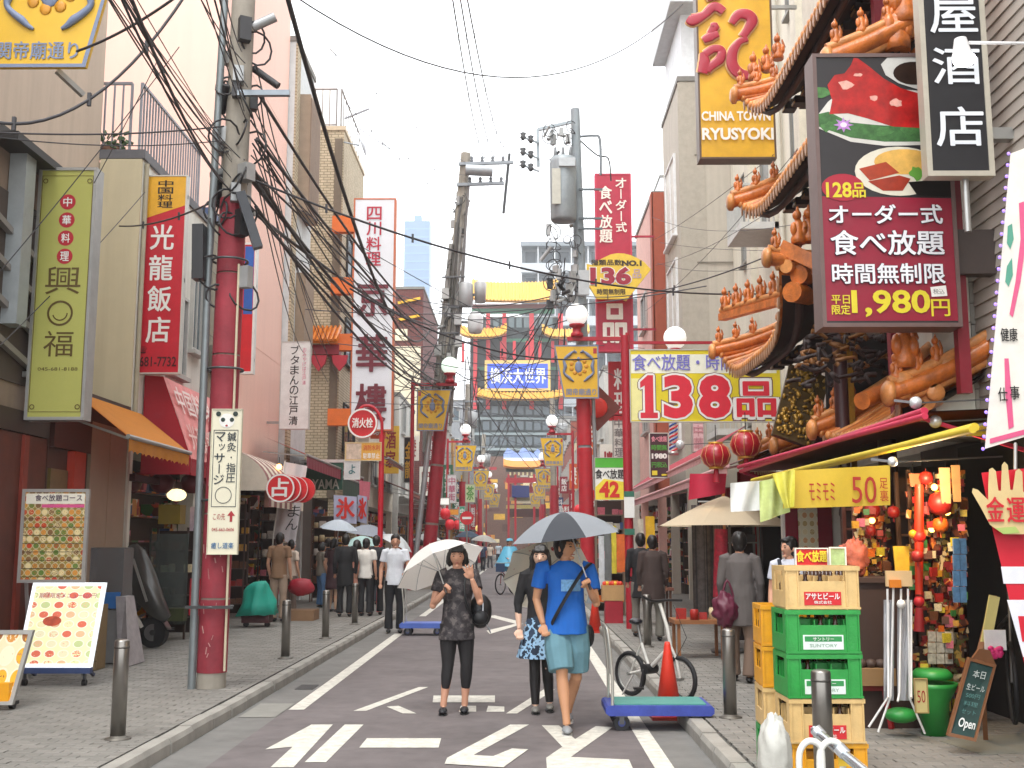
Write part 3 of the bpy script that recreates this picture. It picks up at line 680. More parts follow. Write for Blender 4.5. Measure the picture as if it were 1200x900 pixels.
MB().grid(lambda u, v: Vector((yr.x + (yr2.x - yr.x) * u, 119.2 + v * .9, yr.z + (yr2.z - yr.z) * v + .25 * abs(2 * u - 1) ** 4)), 12, 3, thick=(0, .2, -.2)).build('roof', org, gt)
for x in (596, 604, 626, 633): pxbox(gt, 'pillar', x - 1.2, 556, x + 1.2, 640, 120, .4, red2)
pxbox(gt, 'beam', 593, 560, 637, 566, 120.1, .3, red2); pxbox(gt, 'beam', 593, 583, 637, 587, 120.1, .3, M('#9c8a5c', .5)); pxbox(gt, 'beam', 593, 592, 637, 596, 120.1, .3, M('#b3a25c', .5))
pxbox(gt, 'bracket_row', 593, 549, 637, 553, 120.1, .3, M('#3d4a44', .6)); pxbox(gt, 'plaque', 600, 569, 620, 583, 119.6, .15, M('#1d2c6c', .4))
for x in range(597, 636, 5): pxbox(gt, 'gold_stud', x, 553.5, x + 2, 557, 119.7, .1, M('#dcd2a0', .4))
pxbox(gt, 'panel', 604, 586.5, 626, 590, 119.9, .1, M('#e6d8b8', .5)); pxbox(gt, 'lattice_panel', 595, 566.5, 599.5, 582.5, 119.95, .1, M('#8c1424', .6, var=.4, scale=2)); pxbox(gt, 'lattice_panel', 620.5, 566.5, 635, 582.5, 119.95, .1, M('#8c1424', .6, var=.4, scale=2)); pxbox(gt, 'crest_panel', 597, 596.5, 633, 606, 119.95, .1, M('#4a2420', .6, var=.4, scale=2))
b = thing('building', 'busy brown and orange shop fronts glimpsed through the far red gate', 'building', (0, 138, .1)); q9 = random.Random(4)
for i in range(60):
    x9 = q9.uniform(540, 655); y9 = q9.uniform(545, 632); pxbox(b, 'shop_panel', x9, y9, x9 + q9.uniform(5, 15), y9 + q9.uniform(3, 9), 138 + i * .05, .04, M(q9.choice(('#8f3a2a', '#c98a3a', '#5a3a30', '#d9c9a0', '#a3202c', '#3a3430', '#d8a83a', '#6d4a3a', '#b9b2a8')), .6, var=.3))
pxbox(b, 'wall', 536, 535, 664, 650, 142, .2, M('#6b4f44', .7, var=.3))
# ------------------------------------------------------------------ signs, lamps, poles, eaves, awnings
red = M('#a3141f', .45, var=.12, coat=.2); redp = M('#a81c2b', .5, var=.18, streak=.15); white = M('#e6e5e0', .5, var=.04); black = M('#191718', .5)
silver = M('#a9a9a6', .35, .7, var=.06); steel = M('#8b8781', .3, .85, var=.08); grey = M('#77787a', .5, .3)
def V3(x, y, z): return Vector((x, y, z))
def signbox(name, label, px0, py0, px1, py1, Y, thick, board, frame, cat='sign', edge=.04, group=None, brackets=None, bm=None):
    fr, w_, h_ = PF(px0, py0, px1, py1, Y)
    O = fr[0]
    t = thing(name, label, cat, (O.x + w_ / 2, Y, O.z), group)
    s = MB().box(O + V3(0, 0, 0), O + V3(edge, thick, h_)).box(O + V3(w_ - edge, 0, 0), O + V3(w_, thick, h_)).box(O + V3(edge, 0, 0), O + V3(w_ - edge, thick, edge)).box(O + V3(edge, 0, h_ - edge), O + V3(w_ - edge, thick, h_))
    s.build('frame', frame, t)
    MB().box(O + V3(edge, .012, edge), O + V3(w_ - edge, thick - .01, h_ - edge)).build('board', board, t)
    if brackets:
        xw, zs = brackets
        for z in zs:
            xa, xb = sorted((xw, O.x if xw < O.x else O.x + w_))
            MB().box((xa, Y + thick * .3, z), (xb, Y + thick * .3 + .05, z + .06)).build('bracket', bm or silver, t)
    return t, (O + V3(0, .011, 0), fr[1], fr[2], fr[3]), w_, h_
def R(w_, h_, a, b, c, d): return (a * w_, b * h_, c * w_, d * h_)
def circle(n=20, r=1, cx=0, cy=0, ry=None): return [(cx + r * math.cos(2 * math.pi * i / n), cy + (ry or r) * math.sin(2 * math.pi * i / n)) for i in range(n)]
def flat(poly, fr, d, mat, parent, name='print', t=.002):
    return MB().prism(poly, fr[0] + fr[3] * d, fr[1], fr[2], -fr[3], t).build(name, mat, parent)
def ring2(fr, c, r0, r1, d, mat, parent, name='ring', n=28, a0=0, a1=2 * math.pi):
    s = MB(); vs = []
    for i in range(n + 1):
        a = a0 + (a1 - a0) * i / n
        for r in (r0, r1): vs.append(fr[0] + fr[3] * d + fr[1] * (c[0] + r * math.cos(a)) + fr[2] * (c[1] + r * math.sin(a)))
    s.add(vs, [(2*i, 2*i+1, 2*i+3, 2*i+2) for i in range(n)])
    return s.build(name, mat, parent)

# green vertical sign
grn = M('#aeae5c', .45, var=.04); dkg = M('#5d4a1c', .5)
t, fr, w_, h_ = signbox('shop_sign', 'tall yellow-green vertical lightbox sign with four red discs above brown characters', 37, 196, 106, 492, 12.5, .22, grn, M('#a7a7a4', .4, .4), edge=.035, brackets=(-5.75, [3.5, 5.4]))
for i, ch in enumerate('中華料理'):
    c = (w_ * .52, h_ * (.86 - i * .073)); flat(circle(24, .092, *c), fr, .002, M('#b3202f', .5), t, 'red_disc')
    text(ch, (c[0] - .05, c[1] - .055, c[0] + .05, c[1] + .055), fr, white, t, .025, .005)
text('興', R(w_, h_, .22, .49, .82, .6), fr, dkg, t, -.004); ring2(fr, (w_ * .5, h_ * .415), .125, .15, .004, dkg, t)
ring2(fr, (w_ * .5, h_ * .415), .075, .09, .004, dkg, t, a0=3.4, a1=6.3)
text('福', R(w_, h_, .25, .245, .75, .345), fr, dkg, t, -.004); text('045-681-8188', R(w_, h_, .18, .19, .85, .203), fr, dkg, t, 0)
q = MB()
for a, b in (((.06, .03), (.94, .032)), ((.06, .965), (.94, .967)), ((.06, .03), (.072, .967)), ((.93, .03), (.942, .967))): q.add([fr[0] + fr[3] * .003 + fr[1] * (w_ * x) + fr[2] * (h_ * y) for x, y in ((a[0], a[1]), (b[0], a[1]), (b[0], b[1]), (a[0], b[1]))], [(0, 1, 2, 3)])
q.build('border_line', dkg, t)
for cx, cy in ((.12, .945), (.88, .945), (.12, .05), (.88, .05)): ring2(fr, (w_ * cx, h_ * cy), .02, .03, .004, dkg, t, 'corner_scroll')

# yellow / red vertical sign
t, fr, w_, h_ = signbox('shop_sign', 'vertical sign, yellow above and red below, right over the red awning', 163, 205, 215, 438, 16.25, .14, M('#c01f30', .4), M('#c9c7c0', .4, .2), edge=.02, brackets=(-5.7, [5.5, 6.8]))
flat([(.02, h_ * .775), (w_ - .02, h_ * .845), (w_ - .02, h_ - .02), (.02, h_ - .02)], fr, .002, M('#e2a92c', .4), t, 'yellow_field')
text('中国料理', R(w_, h_, .34, .83, .68, .975), fr, black, t, .03, vertical=True, d=.005)
for i, ch in enumerate('光龍飯店'): text(ch, (w_ * .22, h_ * (.62 - i * .155), w_ * .74, h_ * (.745 - i * .155)), fr, white, t, .03, .005)
text('☎', R(w_, h_, .1, .1, .25, .135), fr, black, t, .0, .005); text('681-7732', R(w_, h_, .1, .035, .92, .085), fr, M('#4c0e14', .5), t, .02, .005)

# emblem street signs
yel = M('#d6a922', .45, var=.08); egrey = M('#74809a', .5, var=.15); fadey = M('#cda83a', .5, var=.1); lotus = M('#c98a1a', .5, var=.2)
def emblem(t, O, wt, hh, slant, side, ym=yel, big=True):
    """O bottom corner on the pavement side; side=+1: road side is at larger x"""
    U = V3(side, 0, 0); fr = (O, U, V3(0, 0, 1), V3(0, -1, 0)); wb = wt - slant
    poly = [(0, 0), (wb, 0), (wt, hh), (0, hh)]
    MB().prism(poly, O, U, (0, 0, 1), (0, 1, 0), .05).build('board', ym, t)
    e = .035; q = MB()
    def P(a, b): return O + U * a + V3(0, -.004, b)
    for a, b, c, d in ((P(0, 0), P(wb, 0), P(wb - e, e), P(e, e)), (P(wb, 0), P(wt, hh), P(wt - e, hh - e), P(wb - e, e)), (P(wt, hh), P(0, hh), P(e, hh - e), P(wt - e, hh - e)), (P(0, hh), P(0, 0), P(e, e), P(e, hh - e))):
        q.add([a, b, c, d], [(0, 1, 2, 3)])
    q.build('border', egrey, t)
    cx, cy = wt * .45, hh * .60; r = wt * .33
    for sgn in (1, -1):
        pts = [(cx + sgn * r * math.sin(a) * (1 + .09 * math.sin(7 * a)), cy - r * 1.08 * math.cos(a)) for a in [rad(x) for x in range(18, 165, 12)]]
        q = MB(); q.tube(catmull([P(a, b) + V3(0, -.012, 0) for a, b in pts], 3), [.015, .042, .03, .05, .032, .046, .02], 6); q.build('dragon', egrey, t)
        q = MB(); q.tube([P(cx + sgn * r * .35, cy + r * 1.05) + V3(0, -.01, 0), P(cx + sgn * r * .12, cy + r * .95) + V3(0, -.01, 0)], [.05, .02], 6); q.build('dragon_head', egrey, t)
    for j in range(9):
        a = rad(20 + j * 40); MB().ball(P(cx + r * .52 * math.cos(a), cy + r * .52 * math.sin(a)), (r * .15, .012, r * .15), 7, 5).build('petal', lotus, t)
    MB().ball(P(cx, cy - r * .05), (r * .26, .02, r * .42), 10, 6).build('jewel', egrey, t)
    MB().ball(P(cx, cy + r * .5), (r * .12, .02, r * .16), 8, 5).build('jewel_cap', egrey, t)
    MB().prism([(wt * .04, hh * .84), (wt * .12, hh * .84), (wt * .12, hh * .94), (wt * .04, hh * .94)], O + V3(0, -.006, 0), U, (0, 0, 1), (0, 1, 0), .004).build('red_seal', red, t)
    f2 = (O if side > 0 else O - V3(wb, 0, 0), V3(1, 0, 0), V3(0, 0, 1), V3(0, -1, 0))
    text('関帝廟通り', (wb * .08, hh * .06, wb * .92, hh * .06 + wb * .19), f2, egrey, t, .03, .008)
a = W(-14, 79, 10.2); c = W(100, 79, 10.2)
t = thing('street_emblem_sign', 'yellow street name sign with blue-grey emblem and lettering, cut off by the top left corner', 'sign', (a.x, 10.2, a.z))
emblem(t, a, c.x - a.x + .30, 1.35, .30, 1)
MB().tube([a + V3(-.5, .1, 1.45), a + V3(1.3, .1, 1.45)], .04, 8).build('arm', redp, t)
MB().tube([a + V3(.2, .1, 1.32), a + V3(.2, .1, 1.46)], .02, 6).build('hanger', redp, t); MB().tube([a + V3(.9, .1, 1.32), a + V3(.9, .1, 1.46)], .02, 6).build('hanger', redp, t)
MB().bar(a + V3(.64, .08, .0), a + V3(.82, .3, -.16), .05).build('strut', silver, t)
MB().tube([a + V3(-.5, .1, -a.z + .12), a + V3(-.5, .1, 1.6)], .055, 8).build('post', redp, t)

globe = M('#f4f4f0', .35, var=.02, emit=.35)
def lamp_unit(side, Y, xpost, xthin, label_l, label_s, ym=yel, lamp=True, glow=None, det=True, goff=.27):
    """globe lamp on a red arm with a yellow emblem sign below; side=+1 left pavement"""
    zt = 6.62; t = thing('street_lamp', label_l, 'street lamp', (xthin, Y, .12), 'red street lamps with white globes')
    MB().tube([(xthin, Y, .12), (xthin, Y, 6.95)], [.075, .06], 10).build('post', redp, t)
    xe = xpost + side * (goff + .25)
    MB().box((min(xthin, xe), Y - .045, 6.74), (max(xthin, xe), Y + .045, 6.84)).build('arm', redp, t)
    xg = xpost + side * goff
    MB().lathe([(.16, 6.84), (.16, 6.93), (.11, 6.97), (.11, 7.08), (.2, 7.12), (.2, 7.17)], (xg, Y, 0), 12).build('lamp_base', redp, t)
    MB().ball((xg, Y, 7.42), .29, 18, 12).build('globe', glow or globe, t)
    if det:
        MB().tube([(xthin, Y, .9), (xthin, Y, .12)], [.09, .09], 10).build('foot', redp, t)
    s = thing('street_emblem_sign', label_s, 'sign', (xpost - side * .3, Y, 5.25), 'yellow emblem signs hanging from the red street lamps')
    emblem(s, V3(xpost - side * .28, Y, 5.25), 1.14, 1.38, .24, side, ym)
    for q in (.25, .8): MB().tube([(xpost - side * .28 + side * q, Y, 6.6), (xpost - side * .28 + side * q, Y, 6.76)], .015, 6).build('hanger', silver, s)
units = [(-1, 28, 1.72, 2.75, 'nearest globe lamp on the right, above the yellow emblem sign left of the 138 board', 'largest hanging yellow emblem sign, beside the 138 board on the right'),
 (1, 36.2, -3.13, -3.55, 'first globe lamp on the left side, in front of the leaning pole', 'first yellow emblem sign on the left, right of the tall white sign', ),
 (-1, 53, 1.78, 2.5, 'second globe lamp on the right side', 'second yellow emblem sign down the right side'),
 (1, 57, -3.1, -3.75, 'second globe lamp on the left side', 'second yellow emblem sign down the left side'),
 (-1, 75, 1.8, 2.5, 'third globe lamp on the right side', 'third yellow emblem sign down the right side'),
 (1, 77, -3.0, -3.6, 'third globe lamp on the left side', 'third yellow emblem sign down the left side'),
 (-1, 93, 1.8, 2.5, 'fourth globe lamp on the right side, near the far red gate', 'fourth yellow emblem sign down the right side'),
 (1, 95, -3.0, -3.6, 'fourth globe lamp on the left side, near the far red gate', 'fourth yellow emblem sign down the left side'),
 (-1, 112, 1.7, 2.4, 'farthest small globe lamp beside the red gate on the right', 'farthest small yellow emblem sign, right of the red gate'),
 (1, 114, -2.9, -3.5, 'farthest small globe lamp beside the red gate on the left', 'farthest small yellow emblem sign, left of the red gate')]
for i, u in enumerate(units): lamp_unit(*u, ym=yel if i < 4 else fadey, glow=M('#dff5e4', .35, var=.02, emit=.5) if i == 1 else None, det=i < 2, goff=.8 if i == 1 else .27)
# separate white globe right of the big board arm
t = thing('globe_lamp', 'white globe lamp standing just above the top edge of the yellow 138 board', 'lamp', (2.8, 20.4, 5.1))
c_ = W(791, 396, 20.4); MB().ball(c_, .215, 18, 12).build('globe', globe, t); MB().lathe([(.1, -.32), (.12, -.22), (.09, -.2)], c_, 12).build('lamp_base', redp, t)

# poles ------------------------------------------------------------------
conc = M('#9b9488', .8, var=.25, streak=.25, scale=3)
def clutter(p, c, n, r, seed, zr=.5, ax0=None):
    """boxes, splice sleeves and cable coils strapped to a pole"""
    q = random.Random(seed); bl = M('#2f2e30', .5); gm = M('#a6a8a8', .5, .4)
    for i in range(n):
        a = q.uniform(0, 6.28); z = q.uniform(-zr, zr); rr = r * q.uniform(.8, 1.25); o = c + V3(math.cos(a) * rr, math.sin(a) * rr, 0) + (ax0 or V3(0, 0, 1)) * z; k = q.random()
        if k < .3: MB().obox(o, (q.uniform(.08, .16), q.uniform(.08, .16), q.uniform(.14, .32)), Matrix.Rotation(a, 3, 'Z')).build('junction_box', gm if q.random() < .75 else bl, p)
        elif k < .6: MB().tube([o, o + V3(q.uniform(-.3, .3), q.uniform(-.2, .2), q.uniform(-.35, .2))], q.uniform(.03, .06), 7).build('splice_sleeve', bl if q.random() < .4 else gm, p)
        else:
            m_ = MB(); rr2 = q.uniform(.1, .22); ax = Vector((q.uniform(-1, 1), q.uniform(-1, 1), q.uniform(-.4, .4))).normalized(); e1 = ax.orthogonal().normalized(); e2 = ax.cross(e1)
            m_.tube([o + (e1 * math.cos(x) + e2 * math.sin(x)) * rr2 for x in [j * .52 for j in range(12)]], .012, 5, closed=True); m_.build('cable_loop', bl, p)
# near left pole with red wrap
t = thing('utility_pole', 'near left concrete pole wrapped in red with a grey conduit and the panda massage sign', 'utility pole', (-3.2, 11.8, .12))
X0, X1 = -3.21, -3.13
MB().tube([(X0, 11.8, .12), (X1, 11.85, 9.0)], [.15, .125], 20).build('pole', conc, t)
def px_(z): return X0 + (X1 - X0) * (z - .12) / 8.9
for i, (z0, z1) in enumerate(((.28, 1.02), (1.04, 1.9), (1.92, 2.62), (2.78, 3.6), (3.62, 4.5), (4.52, 5.35))):
    MB().tube([(px_(z0), 11.8, z0), (px_(z1), 11.8, z1)], .155 - i * .002, 20).build('red_wrap', M('#94303c', .7, var=.35, scale=3, bump=.5, streak=.2), t)
MB().tube([(px_(3) - .20, 11.7, .12), (px_(3) - .20, 11.7, 4.4), (px_(7) - .165, 11.75, 8.6)], .042, 10).build('conduit', M('#7e8587', .4, .4), t)
MB().tube([(px_(0) + .16, 11.7, .3), (px_(0) + .16, 11.7, 4.6)], .014, 6).build('cream_conduit', M('#c9bda2', .5), t)
for z in (.95, 3.45, 4.65, 2.05): MB().tube([(px_(z) + .19 * math.cos(a), 11.78 + .19 * math.sin(a), z) for a in [j * .4 for j in range(16)]], .014, 5, closed=True).build('strap', M('#55585a', .4, .6), t)
MB().bar((px_(.95) - .25, 11.6, .95), (px_(.95) + .24, 11.6, .95), .03).build('clamp_bar', M('#4b4b4c', .5, .5), t)
clutter(t, V3(px_(5.6), 11.8, 5.55), 24, .17, 3, .55); clutter(t, V3(px_(6.9), 11.8, 6.9), 16, .15, 4, .6); clutter(t, V3(px_(4.4), 11.8, 4.4), 4, .17, 5, .2)
MB().bar((px_(6.5) + .05, 11.6, 6.5), (px_(6.5) + .62, 11.6, 6.5), .06).build('cross_arm', M('#8a9299', .4, .6), t)
MB().bar((px_(5.2) + .14, 11.55, 5.35), (px_(5.2) + .34, 11.6, 4.75), .13, .1).build('closure', M('#32343a', .3), t)
MB().bar((px_(5) - .3, 11.6, 5.0), (px_(5) - .28, 11.6, 4.4), .16, .12).build('closure', M('#1c1c1f', .4), t)
rw_ = random.Random(9)
for i in range(16):
    z_ = rw_.uniform(.4, 2.2); a_ = rw_.uniform(-2.4, -.7); o_ = V3(px_(z_) + .157 * math.cos(a_), 11.8 + .157 * math.sin(a_), z_); MB().tube([o_, o_ + V3(rw_.uniform(-.02, .02), 0, rw_.uniform(.03, .12))], rw_.uniform(.003, .007), 4).build('scrape', M('#b98a86', .8), t)
# panda massage sign
t, fr, w_, h_ = signbox('pole_sign', 'narrow cream massage sign with a panda face strapped to the near left pole', 245, 479, 281, 650, 11.55, .05, M('#dfdac2', .45, var=.04), M('#cfcab2', .5), edge=.008, brackets=None)
k = h_ / 171.; U = w_ / 36.
def pp(x, y): return (x * U, (171 - y) * k)
flat([pp(9 + 9 + 9 * math.cos(a) * 1.0, 14 - 8.5 * math.sin(a)) for a in [i * .35 for i in range(18)]], fr, .003, white, t, 'panda_face')
for x, y, r in ((8, 6, 3), (28, 6, 3), (13.5, 13, 2.6), (24, 13, 2.6)): flat([pp(x + r * math.cos(a), y - r * math.sin(a)) for a in [i * .5 for i in range(13)]], fr, .0055, M('#25352f', .5), t, 'panda_patch')
flat([pp(18 + 1.5 * math.cos(a), 20 - 1.2 * math.sin(a)) for a in [i * .8 for i in range(8)]], fr, .0065, red, t, 'panda_nose')
dkb = M('#22303a', .5)
for x0, x1, y0, y1 in ((3, 32, 25, 25.7), (3, 32, 115, 115.7), (3, 3.7, 25, 115), (31.4, 32, 25, 115)): flat([pp(x0, y1), pp(x1, y1), pp(x1, y0), pp(x0, y0)], fr, .003, dkb, t, 'rule')
text('鍼灸・指圧', (19.5 * U, (171 - 88) * k, 30 * U, (171 - 27) * k), fr, dkb, t, .02, .004, vertical=True); text('マッサージ', (5 * U, (171 - 90) * k, 17 * U, (171 - 27) * k), fr, dkb, t, .025, .004, vertical=True)
ring2(fr, pp(17, 102), 9 * U, 9.8 * U, .004, dkb, t)
flat([pp(27, 120), pp(31.5, 126), pp(28.5, 126), pp(28.5, 133), pp(25.5, 133), pp(25.5, 126), pp(22.5, 126)], fr, .003, red, t, 'arrow')
text('この先', (6 * U, (171 - 131) * k, 20 * U, (171 - 123) * k), fr, red, t, .01, .004); text('045-663-0606', (5 * U, (171 - 144) * k, 31 * U, (171 - 140) * k), fr, red, t, .01, .004); text('癒し道楽', (5 * U, (171 - 164) * k, 31 * U, (171 - 157) * k), fr, M('#2a6a9c', .5), t, .02, .004)
# red and blue sign behind the pole
t, fr, w_, h_ = signbox('shop_sign', 'red and white vertical sign with a blue strip, half hidden behind the near left pole', 249, 284, 299, 438, 23, .18, M('#cf1d28', .4), M('#dcdbd6', .4), edge=.05, brackets=(-6.0, [5.4, 7]))
flat([(w_ * .72, h_ * .45), (w_ * .93, h_ * .45), (w_ * .93, h_ * .97), (w_ * .72, h_ * .97)], fr, .003, M('#2a5fb0', .4), t, 'blue_strip')
text('味の店', (w_ * .1, h_ * .2, w_ * .3, h_ * .9), fr, white, t, .02, .005, vertical=True) if False else None
# edo-sei type white sign
t, fr, w_, h_ = signbox('shop_sign', 'small white vertical sign with black brush characters on a grey bracket', 328, 400, 363, 503, 26, .12, M('#dfe0dd', .4), M('#b9b8b4', .5), edge=.02, brackets=(-6.0, [4.4]))
text('ブタまんの江戸清', (w_ * .33, h_ * .04, w_ * .62, h_ * .96), fr, black, t, .018, .005, vertical=True); text('おみやげは江戸清', (w_ * .74, h_ * .5, w_ * .86, h_ * .93), fr, M('#d56a8c', .5), t, 0, .005, vertical=True)
# tall white 京華樓 sign
t, fr, w_, h_ = signbox('shop_sign', 'very tall white vertical restaurant sign with three large dark red characters', 412, 232, 462, 505, 34, .35, M('#e4e6ea', .45, var=.03), M('#c2683f', .5), edge=.05)
dred = M('#6d1226', .4)
text('四川料理', (w_ * .32, h_ * .70, w_ * .66, h_ * .965), fr, M('#b81c3a', .4), t, .03, .02, vertical=True)
for ch, y0, y1 in (('京', .485, .64), ('華', .25, .405), ('樓', .04, .195)): text(ch, (w_ * .14, h_ * y0, w_ * .84, h_ * y1), fr, dred, t, .04, .05)
# hydrant sign on red pole
t = thing('hydrant_sign', 'round red fire hydrant sign on a tall red pole at the left kerb', 'sign', (-3.1, 24.7, .12))
MB().tube([(-3.1, 24.7, .12), (-3.1, 24.7, 4.0)], .06, 10).build('post', M('#b5182a', .4), t)
a = [W(452 - 26 * math.sin(x) ** 1 if False else px, py, 24.7) for px, py in ((447, 520), (448, 500), (444, 485), (434, 477), (422, 477), (412, 483))] if False else None
pc_ = W(425, 496, 24.62); r_ = .335
fr = (pc_, V3(1, 0, 0), V3(0, 0, 1), V3(0, -1, 0))
MB().lathe([(r_, 0), (r_, .04)], pc_ + V3(0, .02, 0), 28, Matrix.Rotation(rad(-90), 3, 'X'), False).build('disc', M('#c81e24', .35), t)
ring2(fr, (0, 0), r_ * .88, r_ * .99, .024, white, t, 'white_rim'); text('消火栓', (-r_ * .68, -r_ * .3, r_ * .68, r_ * .35), fr, white, t, .04, .026)
MB().tube(catmull([(-3.1, 24.7, 4.0), (-3.12, 24.7, 4.35), (-3.3, 24.7, 4.62), (-3.52, 24.7, 4.65), (-3.66, 24.7, 4.5)], 4), .035, 8).build('hook', M('#b5182a', .4), t)
p2, fr, w_, h_ = signbox('notice_plate', 'orange and yellow notice plate under the round hydrant sign', 404, 518, 447, 540, 24.6, .04, M('#d9a13c', .45), M('#c9b48a', .5), edge=.02)
flat([(.03, .03), (w_ * .45, .03), (w_ * .45, h_ - .03), (.03, h_ - .03)], fr, .003, M('#c9b3a0', .5, var=.4, scale=9), p2, 'photo'); text('消防水利', (w_ * .5, h_ * .55, w_ * .95, h_ * .85), fr, M('#c4421f', .5), p2, .02, .005); text('駐車禁止', (w_ * .5, h_ * .12, w_ * .95, h_ * .42), fr, white, p2, .02, .005)
# leaning left pole
t = thing('utility_pole', 'leaning concrete utility pole on the left, crowded with cable gear and transformers', 'utility pole', (-3.1, 37, .12))
pb, pt_ = V3(-3.12, 37, .12), W(546, 180, 37)
MB().tube([pb, pb.lerp(pt_, .5), pt_], [.215, .2, .17], 16).build('pole', conc, t)
MB().tube([pb + V3(-.42, -.25, 0), pb.lerp(pt_, .42) + V3(-.3, -.28, 0)], .09, 10).build('grey_conduit', M('#a8abad', .4, .4), t)
for a, b in ((.02, .14), (.145, .27), (.275, .4)): MB().tube([pb.lerp(pt_, a), pb.lerp(pt_, b)], .225, 18).build('red_wrap', M('#a32231', .5, var=.2), t)
axp = (pt_ - pb).normalized()
for f, n, r in ((.50, 34, .26), (.60, 30, .26), (.71, 26, .24), (.85, 16, .22), (.43, 18, .27)): clutter(t, pb.lerp(pt_, f), n, r, int(f * 100), .85, axp)
rq_ = random.Random(77)
for ox, f0, f1, r_ in ((-.26, .40, .78, .075), (-.14, .44, .70, .06), (.24, .42, .66, .08), (.33, .36, .60, .05), (.1, .45, .82, .05), (-.33, .38, .60, .06)): MB().tube([pb.lerp(pt_, f0) + V3(ox, -.18, 0), pb.lerp(pt_, f1) + V3(ox * .8, -.16, 0)], r_, 8).build('riser_pipe', M('#8d8b86', .6, .2, var=.25), t)
for f0 in (.44, .5, .57, .63, .7): MB().bar(pb.lerp(pt_, f0) + V3(-.4, -.27, 0), pb.lerp(pt_, f0) + V3(.38, -.27, .02), .05).build('pipe_clamp', M('#5f6163', .5, .5), t)
for f0, ox in ((.60, .28), (.66, -.22), (.53, -.3), (.55, .36)): MB().obox(pb.lerp(pt_, f0) + V3(ox, -.36, 0), (.24, .2, .36)).build('equipment_box', M('#b1b2b0', .5, .2), t)
for i in range(11): fa, fb = sorted((rq_.uniform(.36, .95), rq_.uniform(.36, .95))); o1 = V3(rq_.uniform(-.26, .26), -.2, 0); MB().tube(catmull([pb.lerp(pt_, fa) + o1, pb.lerp(pt_, (fa + fb) / 2) + o1 * 1.2 + V3(rq_.uniform(-.1, .1), 0, 0), pb.lerp(pt_, fb) + o1 * .8], 4), rq_.choice((.02, .03, .045)), 6).build('riser_cable', M('#6f6c6a', .6) if i % 3 else M('#55534f', .5), t)
for f, s_ in ((.97, 1.3), (.92, 1.1)):
    c_ = pb.lerp(pt_, f); MB().bar(c_ + V3(-.2, -.2, 0), c_ + V3(s_ * 1.3, -.2, .05), .1).build('cross_arm', M('#8b9196', .5, .5), t)
    for j in range(4): MB().lathe([(.03, 0), (.07, .05), (.04, .1), (.07, .15), (.03, .22)], c_ + V3(.25 + j * .36, -.2, .06), 8).build('insulator', M('#6a6f74', .4), t)
c_ = W(563, 199, 36.6); MB().tube([c_ + V3(-.5, 0, 0), c_ + V3(.42, 0, -.05)], .19, 12).build('switch_drum', M('#a6abae', .5, .4), t)
MB().tube([W(597, 180, 37), W(590, 250, 37)], .05, 6).build('hanging_rod', M('#4d5052', .5, .5), t)
c_ = W(546, 345, 36.6); MB().bar(pb.lerp(pt_, .66), c_ + V3(.5, 0, 0), .08).build('mount', M('#8b9196', .5, .5), t); MB().lathe([(.2, -.42), (.24, -.38), (.24, .34), (.18, .4)], c_, 14).build('transformer', M('#a9abac', .5, .3), t); MB().lathe([(.18, -.36), (.21, .3), (.15, .36)], c_ + V3(.48, .1, .1), 12).build('transformer', M('#b3b5b5', .5, .3), t)
c_ = W(557, 378, 36.6); MB().bar(pb.lerp(pt_, .60), c_, .08).build('mount', M('#8b9196', .5, .5), t); MB().lathe([(.2, -.36), (.26, -.2), (.26, .2), (.14, .36)], c_, 14).build('white_enclosure', M('#d3d5d6', .5), t)
# right pole with transformer
t = thing('utility_pole', 'grey utility pole on the right carrying a big grey transformer can', 'utility pole', (1.75, 28.4, .12))
pb, pt_ = V3(1.72, 28.4, .12), W(674, 128, 28.4)
MB().tube([pb, pb.lerp(pt_, .6), pt_], [.175, .155, .12], 16).build('pole', M('#8f989d', .6, .1, streak=.2), t)
for a, b in ((.02, .15), (.155, .3), (.305, .45)): MB().tube([pb.lerp(pt_, a), pb.lerp(pt_, b)], .185, 18).build('red_wrap', M('#b01f2c', .5, var=.15), t)
MB().tube([pb + V3(.27, -.1, 0), pb.lerp(pt_, .52) + V3(.24, -.1, 0)], .05, 8).build('conduit', M('#8d9193', .4, .4), t)
c_ = W(660, 222, 28.0); tr = MB().lathe([(.0, -.86), (.3, -.86), (.34, -.8), (.35, .7), (.33, .84), (.1, .9)], c_, 20).build('transformer', M('#9aa2a6', .5, .3, streak=.15), t)
MB().box(c_ + V3(-.3, -.37, -.5), c_ + V3(-.08, -.33, .45)).build('number_plate', M('#b9b8ac', .5), tr); MB().box(c_ + V3(-.12, -.42, .5), c_ + V3(.3, -.32, .72)).build('terminal_cover', M('#b7bdc0', .5), tr)
for j in range(3): MB().lathe([(.03, .8), (.05, .95), (.03, 1.15)], c_ + V3(-.2 + j * .2, 0, 0), 6).build('bushing', M('#6c7073', .4), tr)
a = W(670, 143, 28.4); b_ = W(630, 152, 28.4); d_ = W(631, 195, 28.4)
MB().bar(a, b_, .08).build('cross_arm', M('#9aa3a8', .5, .5), t); MB().bar(b_, d_, .08).build('drop_arm', M('#9aa3a8', .5, .5), t)
for py in (160, 178, 193):
    for px in (613, 622): MB().lathe([(.03, -.1), (.09, -.02), (.05, .03), (.09, .08), (.03, .12)], W(px, py + (px - 613) * .4, 28.3), 8).build('insulator', M('#55585b', .4), t)
    MB().bar(W(611, py, 28.3), W(632, py + 8, 28.3), .04).build('insulator_arm', M('#7d8488', .5, .5), t)
MB().tube(catmull([W(680, 160, 28.4), W(696, 159, 28.4), W(703, 164, 28.4), W(704, 205, 28.4)], 4), .035, 8).build('riser_pipe', M('#7b8287', .5, .4), t)
